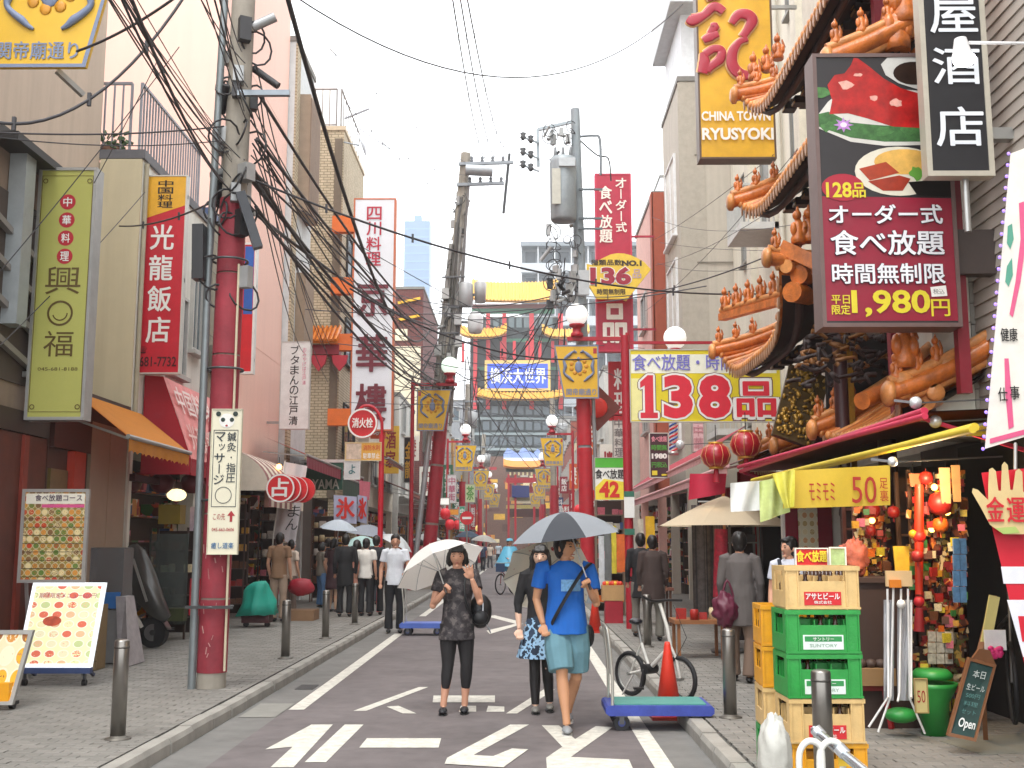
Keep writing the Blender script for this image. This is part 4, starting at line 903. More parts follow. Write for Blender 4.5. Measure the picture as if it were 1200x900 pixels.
MB().tube(catmull([W(680, 165, 28.4), W(700, 182, 28.4), W(713, 186, 28.4), W(716, 212, 28.4)], 4), .02, 6).build('lead_wire', black, t)
clutter(t, W(655, 160, 28.3), 14, .3, 21, .3); clutter(t, W(660, 300, 28.3), 40, .38, 22, 1.2); clutter(t, W(660, 345, 28.3), 18, .3, 23, .7)
for py in (268, 222, 256): MB().bar(W(678, py, 28.2), W(706, py, 28.2), .05).build('bracket', M('#5d6468', .5, .4), t)
MB().box(W(678, 345, 28.0), W(690, 318, 28.15)).build('meter_box', M('#aeb2b4', .5), t)

# right red pole carrying the 138 board
t = thing('sign_post', 'slim red post at the right kerb holding the yellow 138 board', 'post', (1.93, 19.9, .12))
MB().tube([(1.93, 19.9, .12), (1.90, 19.9, 5.35)], .075, 12).build('post', M('#a3192a', .45), t)
MB().box((1.84, 19.815, 2.05), (2.02, 19.835, 2.5)).build('sticker', white, t); MB().box((1.84, 19.812, 2.42), (2.02, 19.83, 2.52)).build('sticker_band', M('#2f6a55', .5), t); MB().box((1.84, 19.812, 1.75), (2.02, 19.83, 1.86)).build('sticker_band', M('#2f6a55', .5), t)
MB().bar((1.9, 19.92, 5.22), (4.6, 19.92, 5.22), .05).build('arm', M('#a3192a', .45), t)
t, fr, w_, h_ = signbox('menu_board', 'wide yellow board reading 138 dishes in big red numerals', 738, 409, 916, 495, 19.85, .06, M('#ddc91e', .4, var=.15, scale=2.5), M('#b9b7ae', .5), edge=.02)
frt = fr; flat([(.03, h_ * .67), (w_ * .97, h_ * .67), (w_ * .97, h_ * .93), (.03, h_ * .93)], fr, .002, M('#e9ead8', .5, var=.1), t, 'pale_field')
flat([(.03, .04), (w_ * .12, .04), (w_ * .16, h_ * .6), (.03, h_ * .6)], fr, .0022, M('#e8e29a', .5, var=.1), t, 'pale_field')
text('食べ放題・時間無制限', R(w_, h_, .02, .71, .98, .93), fr, M('#7673c4', .45), t, .02, .008, outline=.018, oc=white)
rd = M('#d3253a', .4)
def digit(ch, r):
    if ch == '1':
        x0, y0, x1, y1 = r; one_ = [(0, 0), (1, 0), (1, .13), (.76, .13), (.76, 1), (.44, 1), (0, .84), (0, .7), (.26, .76), (.26, .13), (0, .13)]
        for ex, m_, d_, nm in ((.05, M('#6b4a48', .5), .006, 'numeral_edge'), (.036, white, .010, 'numeral_halo'), (0, rd, .014, 'numeral')):
            g = [(.5 + (a - .5), .5 + (b - .5)) for a, b in one_]; q = MB(); O_ = fr[0] + fr[3] * d_
            base = [(x0 + .05 + a * (x1 - x0 - .1), y0 + .05 + b * (y1 - y0 - .1)) for a, b in g]
            offs = [(0, 0)] if ex == 0 else [(ex * math.cos(j * .785), ex * math.sin(j * .785)) for j in range(8)] + [(0, 0)]
            for j, (ox, oy) in enumerate(offs): q.add([O_ + fr[3] * (j * .0002) + fr[1] * (a + ox) + fr[2] * (b + oy) for a, b in base], [tuple(range(11))])
            q.build(nm, m_, t)
        return
    x0, y0, x1, y1 = r; q_ = (x0 + .045, y0 + .045, x1 - .045, y1 - .045); b_ = .045 if ch != '1' else .055
    text(ch, q_, fr, M('#5c3a3c', .5), t, b_, .006, name='numeral_edge', outline=.052, oc=M('#5c3a3c', .5)) if False else None
    for ex, m_, d_, nm in ((.05, M('#6b4a48', .5), .006, 'numeral_edge'), (.036, white, .010, 'numeral_halo'), (0, rd, .014, 'numeral')): text(ch, (q_[0] - ex, q_[1] - ex, q_[2] + ex, q_[3] + ex), fr, m_, t, b_ + ex * .95 if ch != '品' else .06 + ex * 1.7, d_, name=nm)
for ch, a, b in (('1', .05, .2), ('3', .205, .43), ('8', .435, .68)): digit(ch, R(w_, h_, a, .02, b, .68))
digit('品', R(w_, h_, .69, .05, .97, .58))

# vertical order-style sign with fan
t, fr, w_, h_ = signbox('shop_sign', 'tall red vertical restaurant sign with two columns of white characters', 698, 203, 741, 412, 33, .3, M('#b3173a', .4), M('#c2304d', .5), edge=.05, brackets=(4.12, [10.9, 8.0]), bm=M('#a81c38', .5))
ww = M('#efe7dc', .5)
text('オーダー式', (w_ * .57, h_ * .66, w_ * .86, h_ * .975), fr, ww, t, .04, .03, vertical=True); text('食べ放題', (w_ * .12, h_ * .6, w_ * .46, h_ * .93), fr, ww, t, .045, .03, vertical=True)
text('品', (w_ * .2, h_ * .05, w_ * .8, h_ * .26), fr, ww, t, .05, .03)
p = W(724, 330, 32.4); k = 32.4 / 1300
t = thing('fan_sign', 'yellow fan shaped sign reading 136 in front of the red vertical sign', 'sign', (p.x, 32.4, p.z - .8))
fr = (W(688, 352, 32.4), V3(1, 0, 0), V3(0, 0, 1), V3(0, -1, 0))
poly = [(13, 22), (1, 22), (0, 20), (0, 53)] 
arc = [(-4 + i * 8.1, 48 + 12.5 * math.sin(math.pi * (i + .6) / 11)) for i in range(11)]
poly = [(44, 1), (14, 1)] [::-1]
poly = [(12, 2), (42, 2), (47, 0), (77, 38)] + [(77 - i * 8, 38 + 20 * math.sin(math.pi * min(1, (i + .6) / 10.6)) * (1 if i < 7 else .95)) for i in range(1, 10)] + [(0, 45), (0, 22)]
sc_ = k
MB().prism([(x * sc_, y * sc_) for x, y in poly], fr[0], fr[1], fr[2], (0, 1, 0), .15).build('board', M('#e5c23c', .4), t)
text('136', (4 * sc_, 19 * sc_, 53 * sc_, 41 * sc_), fr, M('#9a1530', .4), t, .045, .01, outline=.03, oc=white); text('品', (55 * sc_, 27 * sc_, 65 * sc_, 38 * sc_), fr, M('#b9a0b0', .5), t, .03, .01)
text('種類品数', (5 * sc_, 43 * sc_, 42 * sc_, 50 * sc_), fr, M('#3a2a12', .5), t, .05, .008); text('NO.1', (42 * sc_, 42 * sc_, 66 * sc_, 49 * sc_), fr, M('#3a2a12', .5), t, .06, .008); text('時間無制限', (12 * sc_, 7 * sc_, 46 * sc_, 14 * sc_), fr, M('#3a2a12', .5), t, .05, .008)

# 42 sign, small dark menu sign, barber pole
t, fr, w_, h_ = signbox('menu_board', 'small green, white and yellow board with a red 42', 697, 536, 733, 586, 23, .05, M('#e7e8e2', .4), M('#b9b7ae', .5), edge=.01)
flat([(.01, h_ * .76), (w_ - .01, h_ * .76), (w_ - .01, h_ - .01), (.01, h_ - .01)], fr, .003, M('#4fae32', .4), t, 'green_band'); flat([(.01, .01), (w_ - .01, .01), (w_ - .01, h_ * .42), (w_ * .3, h_ * .5), (.01, h_ * .3)], fr, .003, M('#ecd63a', .4), t, 'yellow_band')
text('食べ放題', (w_ * .02, h_ * .5, w_ * .97, h_ * .72), fr, black, t, .03, .006); text('42', (w_ * .14, h_ * .06, w_ * .8, h_ * .44), fr, M('#d3301f', .4), t, .04, .008)
t, fr, w_, h_ = signbox('menu_board', 'dark framed board with white, green and yellow lettering bands by the barber pole', 761, 507, 784, 560, 25, .06, M('#43202c', .5), M('#c5c3bb', .5), edge=.02)
for i, (m_, s_) in enumerate(((M('#d88a98', .5), '食べ放題'), (M('#4f9a3c', .5), '时间无'), (white, '1980'), (M('#4f9a3c', .5), '円税込'), (M('#e3cf38', .5), '1,'))): text(s_ if s_ != '时间无' else '時間無', (w_ * .12, h_ * (.8 - i * .19), w_ * .9, h_ * (.92 - i * .19)), fr, m_, t, .05, .006)
t = thing('barber_pole', 'red, white and blue striped barber pole on the right wall', 'barber pole', W(789, 533, 24))
a, b_ = W(789, 531, 24), W(789, 494, 24)
m_ = M('#e3e4e6', .3); MB().tube([a, b_], .085, 14).build('glass_tube', m_, t)
for j in range(4):
    for cc, o_ in ((M('#c1222e', .4), 0), (M('#23529c', .4), .5)):
        pts = [a.lerp(b_, (j + o_ + s_ / 10 * .8) / 4.2) + V3(.087 * math.cos(3.5 + s_ * .3), .087 * math.sin(3.5 + s_ * .3), 0) for s_ in range(9)]; MB().tube(pts, .022, 5).build('stripe', cc, t)
MB().lathe([(.11, -.04), (.11, .03)], a, 14).build('cap', silver, t); MB().lathe([(.11, -.02), (.11, .05), (.04, .1)], b_, 14).build('cap', silver, t)

# 記 yellow sign (upper right)
ymot = M('#d9a520', .4, var=.25, scale=1.6)
t, fr, w_, h_ = signbox('shop_sign', 'large golden sign with a dark red brush character at the top', 817, -60, 906, 186, 17.3, .3, ymot, M('#5f4a3a', .4, .2), edge=.03, brackets=(4.6, [9.2, 10.4]))
def kpoly(pts, m1=M('#a01330', .35), m0=M('#e0b27a', .4)):
    L_ = [((x - 817) / 89 * w_, (186 - y) / 246 * h_) for x, y in pts]
    cx = sum(a for a, b in L_) / len(L_); cy = sum(b for a, b in L_) / len(L_)
    return L_
def brush(strokes, base_d=.03):
    """thick brush strokes: control points in photo pixels with half widths"""
    for pad, m_, d in ((.022, M('#e3b681', .4), .02), (0, M('#a3142f', .35, coat=.3), .05)):
        s = MB()
        for st in strokes:
            P = [fr[0] + V3((x - 817) / 89 * w_, -d, (186 - y) / 246 * h_) for x, y, _ in st]
            c3 = catmull(P, 5); m2 = len(c3); rr = [q[2] * w_ / 89 + pad for q in st]
            s.tube(c3, rr, 10, flat=(1, .25) if False else None)
        for v in s.v: v.y = fr[0].y - d + (v.y - (fr[0].y - d)) * .12
        s.build('brush_character' if pad == 0 else 'character_edge', m_, t)
brush([[(836, -6, 9), (838, 2, 7)], [(806, 24, 4), (812, 26, 8), (826, 20, 5), (838, 10, 6), (849, 16, 5)], [(833, 33, 3), (838, 34, 6), (831, 42, 3)], [(824, 50, 4), (832, 46, 6), (842, 42, 4)], [(823, 64, 3), (825, 76, 7), (822, 88, 6)], [(826, 66, 5), (836, 60, 5), (845, 62, 5), (843, 72, 6), (833, 80, 5), (828, 86, 4)],
       [(858, 30, 4), (866, 20, 6), (877, 20, 7), (882, 27, 7), (876, 38, 5), (870, 46, 5)], [(876, 48, 4), (866, 52, 4), (858, 64, 6), (857, 78, 7), (864, 88, 7), (875, 91, 6), (884, 86, 4)]])
lw = M('#e9e6df', .3, .2)
text('CHINA TOWN', ((820 - 817) / 89 * w_, (186 - 143) / 246 * h_, (900 - 817) / 89 * w_, (186 - 132) / 246 * h_), fr, lw, t, .03, .03); text('RYUSYOKI', ((820 - 817) / 89 * w_, (186 - 165) / 246 * h_, (903 - 817) / 89 * w_, (186 - 151) / 246 * h_), fr, lw, t, .035, .03)

# 128 dish sign
t, fr, w_, h_ = signbox('menu_lightbox', 'big restaurant lightbox with a roast meat photo above 1,980 yen lettering', 958, 62, 1119, 383, 9.5, .28, M('#2a2729', .4), M('#6b5753', .45, .1), edge=.035, brackets=None)
MB().box((fr[0].x + w_ - .01, 9.55, 3.95), (fr[0].x + w_ + .5, 9.7, 4.35)).build('bracket', M('#453a36', .5), t); MB().box((fr[0].x + w_, 9.62, 2.9), (fr[0].x + w_ + .1, 9.72, 6.0)).build('red_edge', M('#7c1526', .5), t)
def PX(x, y): return ((x - 958) / 161 * w_, (383 - y) / 321 * h_)
def PL_(pts): return [PX(*p) for p in pts]
flat(PL_([(963, 376), (1115, 376), (1115, 235), (963, 232)]), fr, .001, M('#8c1630', .4), t, 'red_field')
def blob(cx, cy, rx, ry, n=22, j=0, seed=1, a0=0):
    q = random.Random(seed); return PL_([(cx + rx * (1 + q.uniform(-j, j)) * math.cos(a0 + 6.283 * i / n), cy - ry * (1 + q.uniform(-j, j)) * math.sin(a0 + 6.283 * i / n)) for i in range(n)])
flat(PL_([(963, 135), (975, 120), (1000, 100), (1118, 110), (1118, 165), (1085, 172), (1040, 173), (1000, 168), (963, 152)]), fr, .002, M('#cfccc4', .4), t, 'plate_photo')
flat(PL_([(963, 150), (962, 135), (975, 132), (1000, 145), (1030, 148), (1060, 150), (1100, 150), (1118, 140), (1118, 165), (1080, 168), (1040, 168), (1000, 163)]), fr, .003, M('#3b6b33', .5, var=.6, scale=14), t, 'greens_photo')
for i, (x, y) in enumerate(((968, 108), (975, 150), (1040, 156), (1070, 154), (1105, 158))): flat(blob(x, y, 9, 6, 12, .35, i), fr, .0035, M('#46793c', .5, var=.5, scale=20), t, 'greens_photo')
flat(PL_([(1008, 67), (1013, 68), (1026, 78), (1042, 92), (1062, 104), (1082, 110), (1118, 116), (1118, 150), (1085, 152), (1050, 150), (1020, 140), (998, 134), (976, 135), (980, 118), (975, 100), (984, 88), (996, 86), (1004, 76)]), fr, .004, M('#b01c1a', .3, var=.55, scale=7, coat=.3), t, 'roast_photo')
for i, (x, y, a, b) in enumerate(((998, 100, 9, 5), (1056, 122, 8, 5), (1030, 116, 5, 3), (1012, 88, 5, 2))): flat(blob(x, y, a, b, 12, .3, 30 + i), fr, .0055, M('#e3a698', .4, var=.3, scale=20), t, 'shine_photo')
for i, (x, y) in enumerate(((992, 148), (1114, 150))):
    pts = [];
    for j in range(16): r_ = 12 if j % 2 == 0 else 6; pts.append((x + r_ * math.cos(j * .3927), y - r_ * .75 * math.sin(j * .3927)))
    flat(PL_(pts), fr, .006, M('#b884c8', .4, var=.3, scale=25), t, 'orchid_photo'); flat(blob(x, y, 4, 3, 10), fr, .0075, M('#e9d5ea', .4), t, 'orchid_photo')
flat(PL_([(1040, 75), (1048, 67), (1075, 66), (1100, 70), (1118, 80), (1118, 112), (1090, 108), (1060, 98), (1045, 88)]), fr, .0025, M('#c8c6c0', .4), t, 'bowl_photo'); flat(blob(1078, 86, 24, 14), fr, .0035, M('#2e1c14', .3, var=.5, scale=12), t, 'soup_photo')
flat(blob(1055, 203, 52, 29, 28), fr, .003, M('#d8d2bf', .4), t, 'plate_photo'); flat(blob(1062, 192, 36, 15), fr, .004, M('#dfae56', .4, var=.3, scale=8), t, 'bun_photo')
flat(PL_([(1008, 200), (1040, 192), (1055, 205), (1020, 214)]), fr, .005, M('#a83c1e', .35, var=.3, scale=12), t, 'pork_photo'); flat(PL_([(1018, 215), (1055, 208), (1068, 212), (1058, 226), (1035, 226)]), fr, .0055, M('#9a3018', .35, var=.3, scale=12), t, 'pork_photo')
flat(blob(1075, 205, 8, 8, 12, .3, 9), fr, .005, M('#5f9a34', .5), t, 'greens_photo'); flat(PL_([(1065, 216), (1118, 212), (1118, 234), (1075, 232)]), fr, .0065, M('#15110f', .3), t, 'dark_dish_photo')
flat(blob(988, 222, 25, 16), fr, .006, M('#a51d33', .4), t, 'red_badge')
lemon = M('#d6c62e', .4); dk2 = M('#1f1a33', .5)
def T(s, x0, y0, x1, y1, m_, b=.03, o=None): a = PX(x0, y1); c = PX(x1, y0); text(s, (*a, *c), fr, m_, t, b, .009, outline=o, oc=dk2)
T('128', 968, 216, 998, 234, lemon, .025); T('品', 999, 217, 1014, 234, lemon, .04)
T('オーダー式', 970, 243, 1102, 265, M('#e4e4e8', .4), .04, .03); T('食べ放題', 971, 273, 1102, 301, M('#e4e4e8', .4), .035, .03); T('時間無制限', 971, 311, 1101, 334, M('#e4e4e8', .4), .035, .03)
T('平日', 969, 347, 990, 357, lemon, .03); T('限定', 969, 358, 990, 369, lemon, .03); T('1,980', 992, 341, 1083, 372, lemon, .025); T('円', 1084, 352, 1105, 371, lemon, .03)
flat(PL_([(1084, 338), (1102, 336), (1103, 348), (1085, 349)]), fr, .010, white, t, 'sticker'); T('税込', 1087, 340, 1100, 346, black, .02)

# black vertical sign
t, fr, w_, h_ = signbox('shop_sign', 'black vertical sign with white brush characters beside the pale pillar', 1080, -60, 1158, 206, 9.0, .13, M('#1c1c20', .4), M('#b9b3a4', .4, .2), edge=.045)
def PX2(x, y): return ((x - 1080) / 78 * w_, (206 - y) / 266 * h_)
wt = M('#dfe4ea', .4)
for ch, y0, y1 in (('居', -58, -14), ('屋', -6, 40), ('酒', 58, 100), ('店', 127, 172)): a = PX2(1093, y1); c = PX2(1148, y0); text(ch, (*a, *c), fr, wt, t, .025, .01)
MB().box((fr[0].x + w_, 9.05, 5.0), (4.2, 9.15, 5.1)).build('bracket', silver, t); MB().tube([(fr[0].x + .35, 9.1, fr[0].z), (fr[0].x + .35, 9.1, 4.2)], .03, 8).build('conduit', silver, t)
# white sign with pink arcs (right edge) and hand sign
t = thing('shop_sign', 'slanted white sign with pink arcs and purple edge lights at the right edge', 'sign', W(1180, 520, 7.3))
Y = 7.3; P4 = [W(1154, 526, Y), W(1225, 500, Y), W(1255, 165, Y), W(1180, 178, Y)]
o_ = P4[0]; ux = V3(1, 0, 0)
def polyP(pts, d): return [W(x, y, Y - d) for x, y in pts]
MB().add(polyP([(1154, 526), (1240, 500), (1262, 150), (1184, 180)], 0) + polyP([(1154, 526), (1240, 500), (1262, 150), (1184, 180)], -.12), [(0, 1, 2, 3), (7, 6, 5, 4), (0, 4, 5, 1), (1, 5, 6, 2), (2, 6, 7, 3), (3, 7, 4, 0)]).build('board', M('#e8e4da', .4), t)
def pfl(pts, d, m_, name): return MB().add(polyP(pts, d), [tuple(range(len(pts)))]).build(name, m_, t)
pink = M('#dc5f8a', .4)
pfl([(1194, 238), (1200, 236), (1206, 262), (1200, 300), (1196, 330), (1187, 372), (1183, 368), (1190, 330), (1196, 280)], .004, pink, 'pink_arc'); pfl([(1177, 420), (1182, 420), (1186, 470), (1188, 500), (1182, 503), (1178, 460)], .004, pink, 'pink_arc'); pfl([(1160, 514), (1205, 502), (1205, 508), (1160, 520)], .004, pink, 'pink_bar')
pfl([(1181, 265), (1186, 262), (1188, 280), (1184, 292), (1180, 285)], .004, M('#5aa08a', .5), 'green_leaf'); pfl([(1180, 312), (1186, 302), (1187, 322), (1182, 336), (1178, 330)], .004, M('#5aa08a', .5), 'green_leaf')
f3 = (W(1170, 470, Y - .006), V3(1, 0, 0), V3(0, 0, 1), V3(0, -1, 0))
text('仕', (0.0, 0.0, .06, .09), f3, black, t, .02, .004); text('事', (.08, .01, .14, .1), f3, black, t, .02, .004)
f3 = (W(1173, 400, Y - .006), V3(1, 0, 0), V3(0, 0, 1), V3(0, -1, 0)); text('健康', (0, 0, .11, .09), f3, black, t, .02, .004)
for i in range(26):
    p = W(1154, 526, Y - .01).lerp(W(1184, 180, Y - .01), i / 25); MB().ball(p + V3(-.012, 0, 0), .012, 6, 4).build('purple_bulb', M('#8d6fe0', .4, emit=1.2), t)
t = thing('fortune_sign', 'tapering red sign with a cut-out hand reading gold luck, at the right edge', 'sign', W(1190, 800, 7.0))
Y = 7.0
pts = [(1150, 554), (1240, 545), (1240, 830), (1207, 806), (1180, 690), (1163, 620)]
MB().add(polyP(pts, 0) + polyP(pts, -.1), [tuple(range(6)), tuple(range(11, 5, -1))] + [(i, 6 + i, 6 + (i + 1) % 6, (i + 1) % 6) for i in range(6)]).build('board', M('#cf2436', .4, var=.05), t)
pfl([(1173, 664), (1230, 664), (1230, 684), (1176, 684)], .004, M('#e3e3ea', .4), 'white_block'); pfl([(1180, 703), (1230, 703), (1230, 770), (1199, 770)], .004, M('#e3e3ea', .4), 'white_block'); pfl([(1193, 722), (1230, 722), (1230, 752), (1198, 752)], .008, M('#cf2436', .4), 'red_block')
hand = [(1176, 626), (1160, 615), (1150, 596), (1139, 577), (1140, 572), (1146, 574), (1158, 586), (1158, 570), (1159, 550), (1163, 548), (1167, 552), (1170, 575), (1173, 575), (1174, 545), (1177, 541), (1181, 545), (1184, 574), (1187, 574), (1190, 552), (1194, 549), (1198, 553), (1199, 576), (1204, 580), (1208, 565), (1213, 568), (1210, 600), (1200, 626)]
Y = 6.93
MB().add(polyP(hand, 0) + polyP(hand, -.03), [tuple(range(len(hand))), tuple(range(2 * len(hand) - 1, len(hand) - 1, -1))] + [(i, len(hand) + i, len(hand) + (i + 1) % len(hand), (i + 1) % len(hand)) for i in range(len(hand))]).build('cut_out_hand', M('#d6bc86', .5), t)
pfl([(1166, 619), (1176, 626), (1195, 624), (1190, 617)], .003, M('#a9bd6a', .5), 'green_cuff')
f3 = (W(1157, 611, Y - .006), V3(1, 0, 0), V3(0, 0, 1), V3(0, -1, 0)); text('金', (0, 0, .105, .15), f3, M('#c8202c', .5), t, .03, .004); text('運', (.125, -.005, .235, .145), f3, M('#c8202c', .5), t, .03, .004)
MB().tube([W(1190, 520, 7.25), W(1190, 560, 7.05)], .012, 6).build('hanger', silver, t)

# bright spot lamp at top right
t = thing('spot_lamp', 'lit white spot lamp on a thin arm in front of the black sign', 'lamp', (4.2, 7.2, 4.95))
a = W(1135, 50, 7.2); MB().tube([(4.2, 7.2, a.z - .02), a], .012, 8).build('arm', M('#d8d8d8', .4), t)
c_ = W(1127, 60, 7.2); MB().tube([c_ + V3(-.005, 0, .09), c_ + V3(0, 0, -.03)], [.04, .065], 14).build('housing', M('#dcdcdc', .35), t); MB().ball(c_ + V3(.01, -.01, -.065), (.075, .075, .045), 14, 8).build('bulb', M('#ffffff', .3, emit=9, var=0), t)

# ------------------------------------------------------------------ glazed eaves
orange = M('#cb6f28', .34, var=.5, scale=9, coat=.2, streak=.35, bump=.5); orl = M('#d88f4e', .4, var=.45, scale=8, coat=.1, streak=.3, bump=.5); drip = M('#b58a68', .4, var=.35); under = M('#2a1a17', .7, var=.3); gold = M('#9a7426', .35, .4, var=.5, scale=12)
def figure(p, c, s=1., mat=None):
    """small seated ridge beast"""
    c = Vector(c); m = MB()
    m.lathe([(.07*s, 0), (.075*s, .05*s), (.05*s, .12*s), (.055*s, .18*s), (.03*s, .24*s)], c, 8)
    m.ball(c + V3(-.01*s, -.01*s, .28*s), (.045*s, .05*s, .05*s), 8, 6); m.ball(c + V3(-.05*s, -.03*s, .14*s), (.035*s, .03*s, .07*s), 6, 5); m.ball(c + V3(.05*s, -.03*s, .13*s), (.035*s, .03*s, .07*s), 6, 5)
    m.tube([c + V3(.03*s, .03*s, .1*s), c + V3(.09*s, .05*s, .2*s), c + V3(.07*s, .05*s, .3*s)], [.02*s, .025*s, .01*s], 6); m.lathe([(.03*s, .30*s), (.008*s, .37*s)], c, 6)
    return m.build('ridge_figure', mat or orange, p)
def eave(b, xo, zo, y0, y1, xi, zi, ln=.3, lf=.3, sp=.135, rt=.048, ridge=True, brackets=True, figs=True):
    def S(u, v, d=0):
        l = (ln if u < .5 else lf) * abs(2 * u - 1) ** 5 * (1 - v) ** 1.5; ex = .1 * abs(2 * u - 1) ** 6 * (1 - v)
        return V3(xo - ex + (xi - xo) * v, y0 + (y1 - y0) * u, zo + (zi - zo) * (max(v, 0) ** 1.15 + min(v, 0)) + l + d)
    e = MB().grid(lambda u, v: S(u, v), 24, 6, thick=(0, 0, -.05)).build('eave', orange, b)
    n = int((y1 - y0) / sp)
    for i in range(n + 1):
        u = i / n
        m = MB(); m.tube([S(u, v, rt * .4) for v in (0, .2, .45, .7, 1)], rt, 8); m.build('roof_tile', orange if i % 3 else orl, e)
        m = MB(); c_ = S(u, 0, rt * .3); m.lathe([(0, .02), (rt * .6, .02), (rt * 1.1, .0), (rt * 1.12, -.03)], c_ + V3(-.02, 0, 0), 10, Matrix.Rotation(rad(-90), 3, 'Y')); m.build('end_tile', orl, e)
        if i < n:
            um = (i + .5) / n; c_ = S(um, 0, -.03); m = MB(); m.prism([(-sp * .42, .03), (sp * .42, .03), (sp * .2, -.05), (0, -.1), (-sp * .2, -.05)], c_ + V3(-.03, 0, 0), (0, 1, 0), (0, 0, 1), (1, 0, 0), .02); m.build('drip_tile', drip, e)
    # boards and bracket rows beneath
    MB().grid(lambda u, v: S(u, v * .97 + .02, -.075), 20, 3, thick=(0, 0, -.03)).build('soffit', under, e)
    if brackets:
        for k, (v, dz) in enumerate(((.15, -.16), (.42, -.2), (.68, -.26))):
            MB().tube([S(u / 12, v, dz) for u in range(13)], .05, 4).build('purlin', M('#3c221b', .6), e)
        q = MB(); g = MB()
        for i in range(int((y1 - y0) / .42)):
            u = (i + .5) / int((y1 - y0) / .42)
            for v, dz, s_ in ((.72, -.38, .2), (.55, -.3, .16), (.38, -.24, .12)):
                c_ = S(u, v, dz); q.obox(c_, (.16, s_ * 1.4, .1)); g.obox(c_ + V3(-.085, 0, -.03), (.01, s_ * 1.2, .03)); g.obox(c_ + V3(-.085, 0, .03), (.01, s_ * .8, .015))
        o = q.build('bracket_set', M('#2e1f1c', .6), e, 'stuff'); o = g.build('gilt_trim', gold, e, 'stuff')
    if ridge:
        for uu, sg in ((0, -1), (1, 1)):
            pts = [S(uu, v, .1 + .05 * v) + V3(0, sg * .02, 0) for v in (-.08, .15, .4, .7, 1)]
            MB().tube(catmull(pts, 3), [.085, .09], 10).build('hip_ridge', orange, e); MB().tube([p + V3(0, 0, .11) for p in catmull(pts, 3)], [.05, .055], 8).build('hip_ridge_cap', orl, e)
            MB().lathe([(0, .03), (.08, .03), (.12, 0), (.12, -.05)], pts[0] + V3(-.03, 0, 0), 12, Matrix.Rotation(rad(-90), 3, 'Y')).build('ridge_disc', orl, e)
            if figs:
                for j in range(3): figure(e, pts[0].lerp(pts[2], .12 + j / 3) + V3(0, 0, .1), .72)
    return e
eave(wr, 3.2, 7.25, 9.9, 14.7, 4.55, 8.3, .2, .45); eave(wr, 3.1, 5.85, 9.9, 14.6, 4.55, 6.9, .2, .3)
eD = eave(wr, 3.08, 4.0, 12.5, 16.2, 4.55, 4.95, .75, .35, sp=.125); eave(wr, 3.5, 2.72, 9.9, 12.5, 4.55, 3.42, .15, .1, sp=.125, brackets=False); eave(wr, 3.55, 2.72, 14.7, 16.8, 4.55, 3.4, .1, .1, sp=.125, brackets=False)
# crest ridge with figures over the porch roof, and stacked gable ridges
a, b_ = W(846, 372, 15.6), W(918, 352, 14.0)
MB().bar(a, b_, .12, .1).build('crest_ridge', orange, eD); MB().tube([a + V3(0, 0, .1), b_ + V3(0, 0, .1)], .05, 8).build('crest_cap', orl, eD)
for j in range(5): figure(eD, a.lerp(b_, (j + .3) / 5) + V3(0, 0, .1), .9)
for (x, y, r) in ((922, 298, .1), (921, 312, .08), (936, 322, .11), (948, 312, .1), (928, 342, .12)): MB().tube([W(x, y, 12.4), W(x + 30, y + 6, 12.9)], r, 12).build('ridge_tube', orange if r > .09 else orl, eD)
MB().bar(W(918, 290, 12.5), W(965, 312, 12.2), .16, .16).build('gable_ridge', orange, eD)
for j in range(3): figure(eD, W(936 + j * 13, 286 - j * 2, 12.4), 1.2)
MB().add([W(922, 322, 12.6), W(952, 340, 12.6), W(962, 348, 12.6), W(962, 320, 12.6), W(925, 310, 12.6)], [(0, 1, 2, 3, 4)]).build('white_gable', M('#cfc4c4', .7), eD)
# second small figures on the upper eaves (as seen left of their edges)
for (x, y, Y, s_) in ((884, 95, 15, 1.2), (899, 84, 15, 1.1), (912, 70, 15, 1.1), (884, 240, 15, 1.0), (1052, 60, 9.9, 1.7), (1060, 30, 9.9, 1.8), (935, 205, 14.8, 1.0)): figure(wr, W(x, y, Y), s_)
for i, (x, y) in enumerate(((1045, 20), (1066, 28), (1052, 36), (1068, 54), (1050, 60))): MB().tube([W(x, y, 10), W(x + 18, y + 3, 10.4)], .11, 10).build('ridge_tube', orange, wr)
# near lower gable: stepped tube ridges rising to the right with a finial beast
for i, (x0, y0, x1, y1, r) in enumerate(((1048, 462, 1115, 428, .09), (1065, 440, 1118, 400, .06), (1072, 422, 1112, 386, .05), (1010, 470, 1062, 448, .08), (1085, 470, 1122, 455, .09))):
    MB().tube([W(x0, y0, 9.9), W(x1, y1, 10.5)], r, 12).build('ridge_tube', orange if i % 2 else orl, wr)
for (x, y) in ((1060, 445), (1058, 458), (1090, 445), (1113, 428), (1097, 460)): MB().lathe([(0, .02), (.075, .02), (.09, -.02)], W(x, y, 9.85), 12, Matrix.Rotation(rad(90), 3, 'X')).build('ridge_disc', orl, wr)
figure(wr, W(1060, 432, 9.9), 1.5)
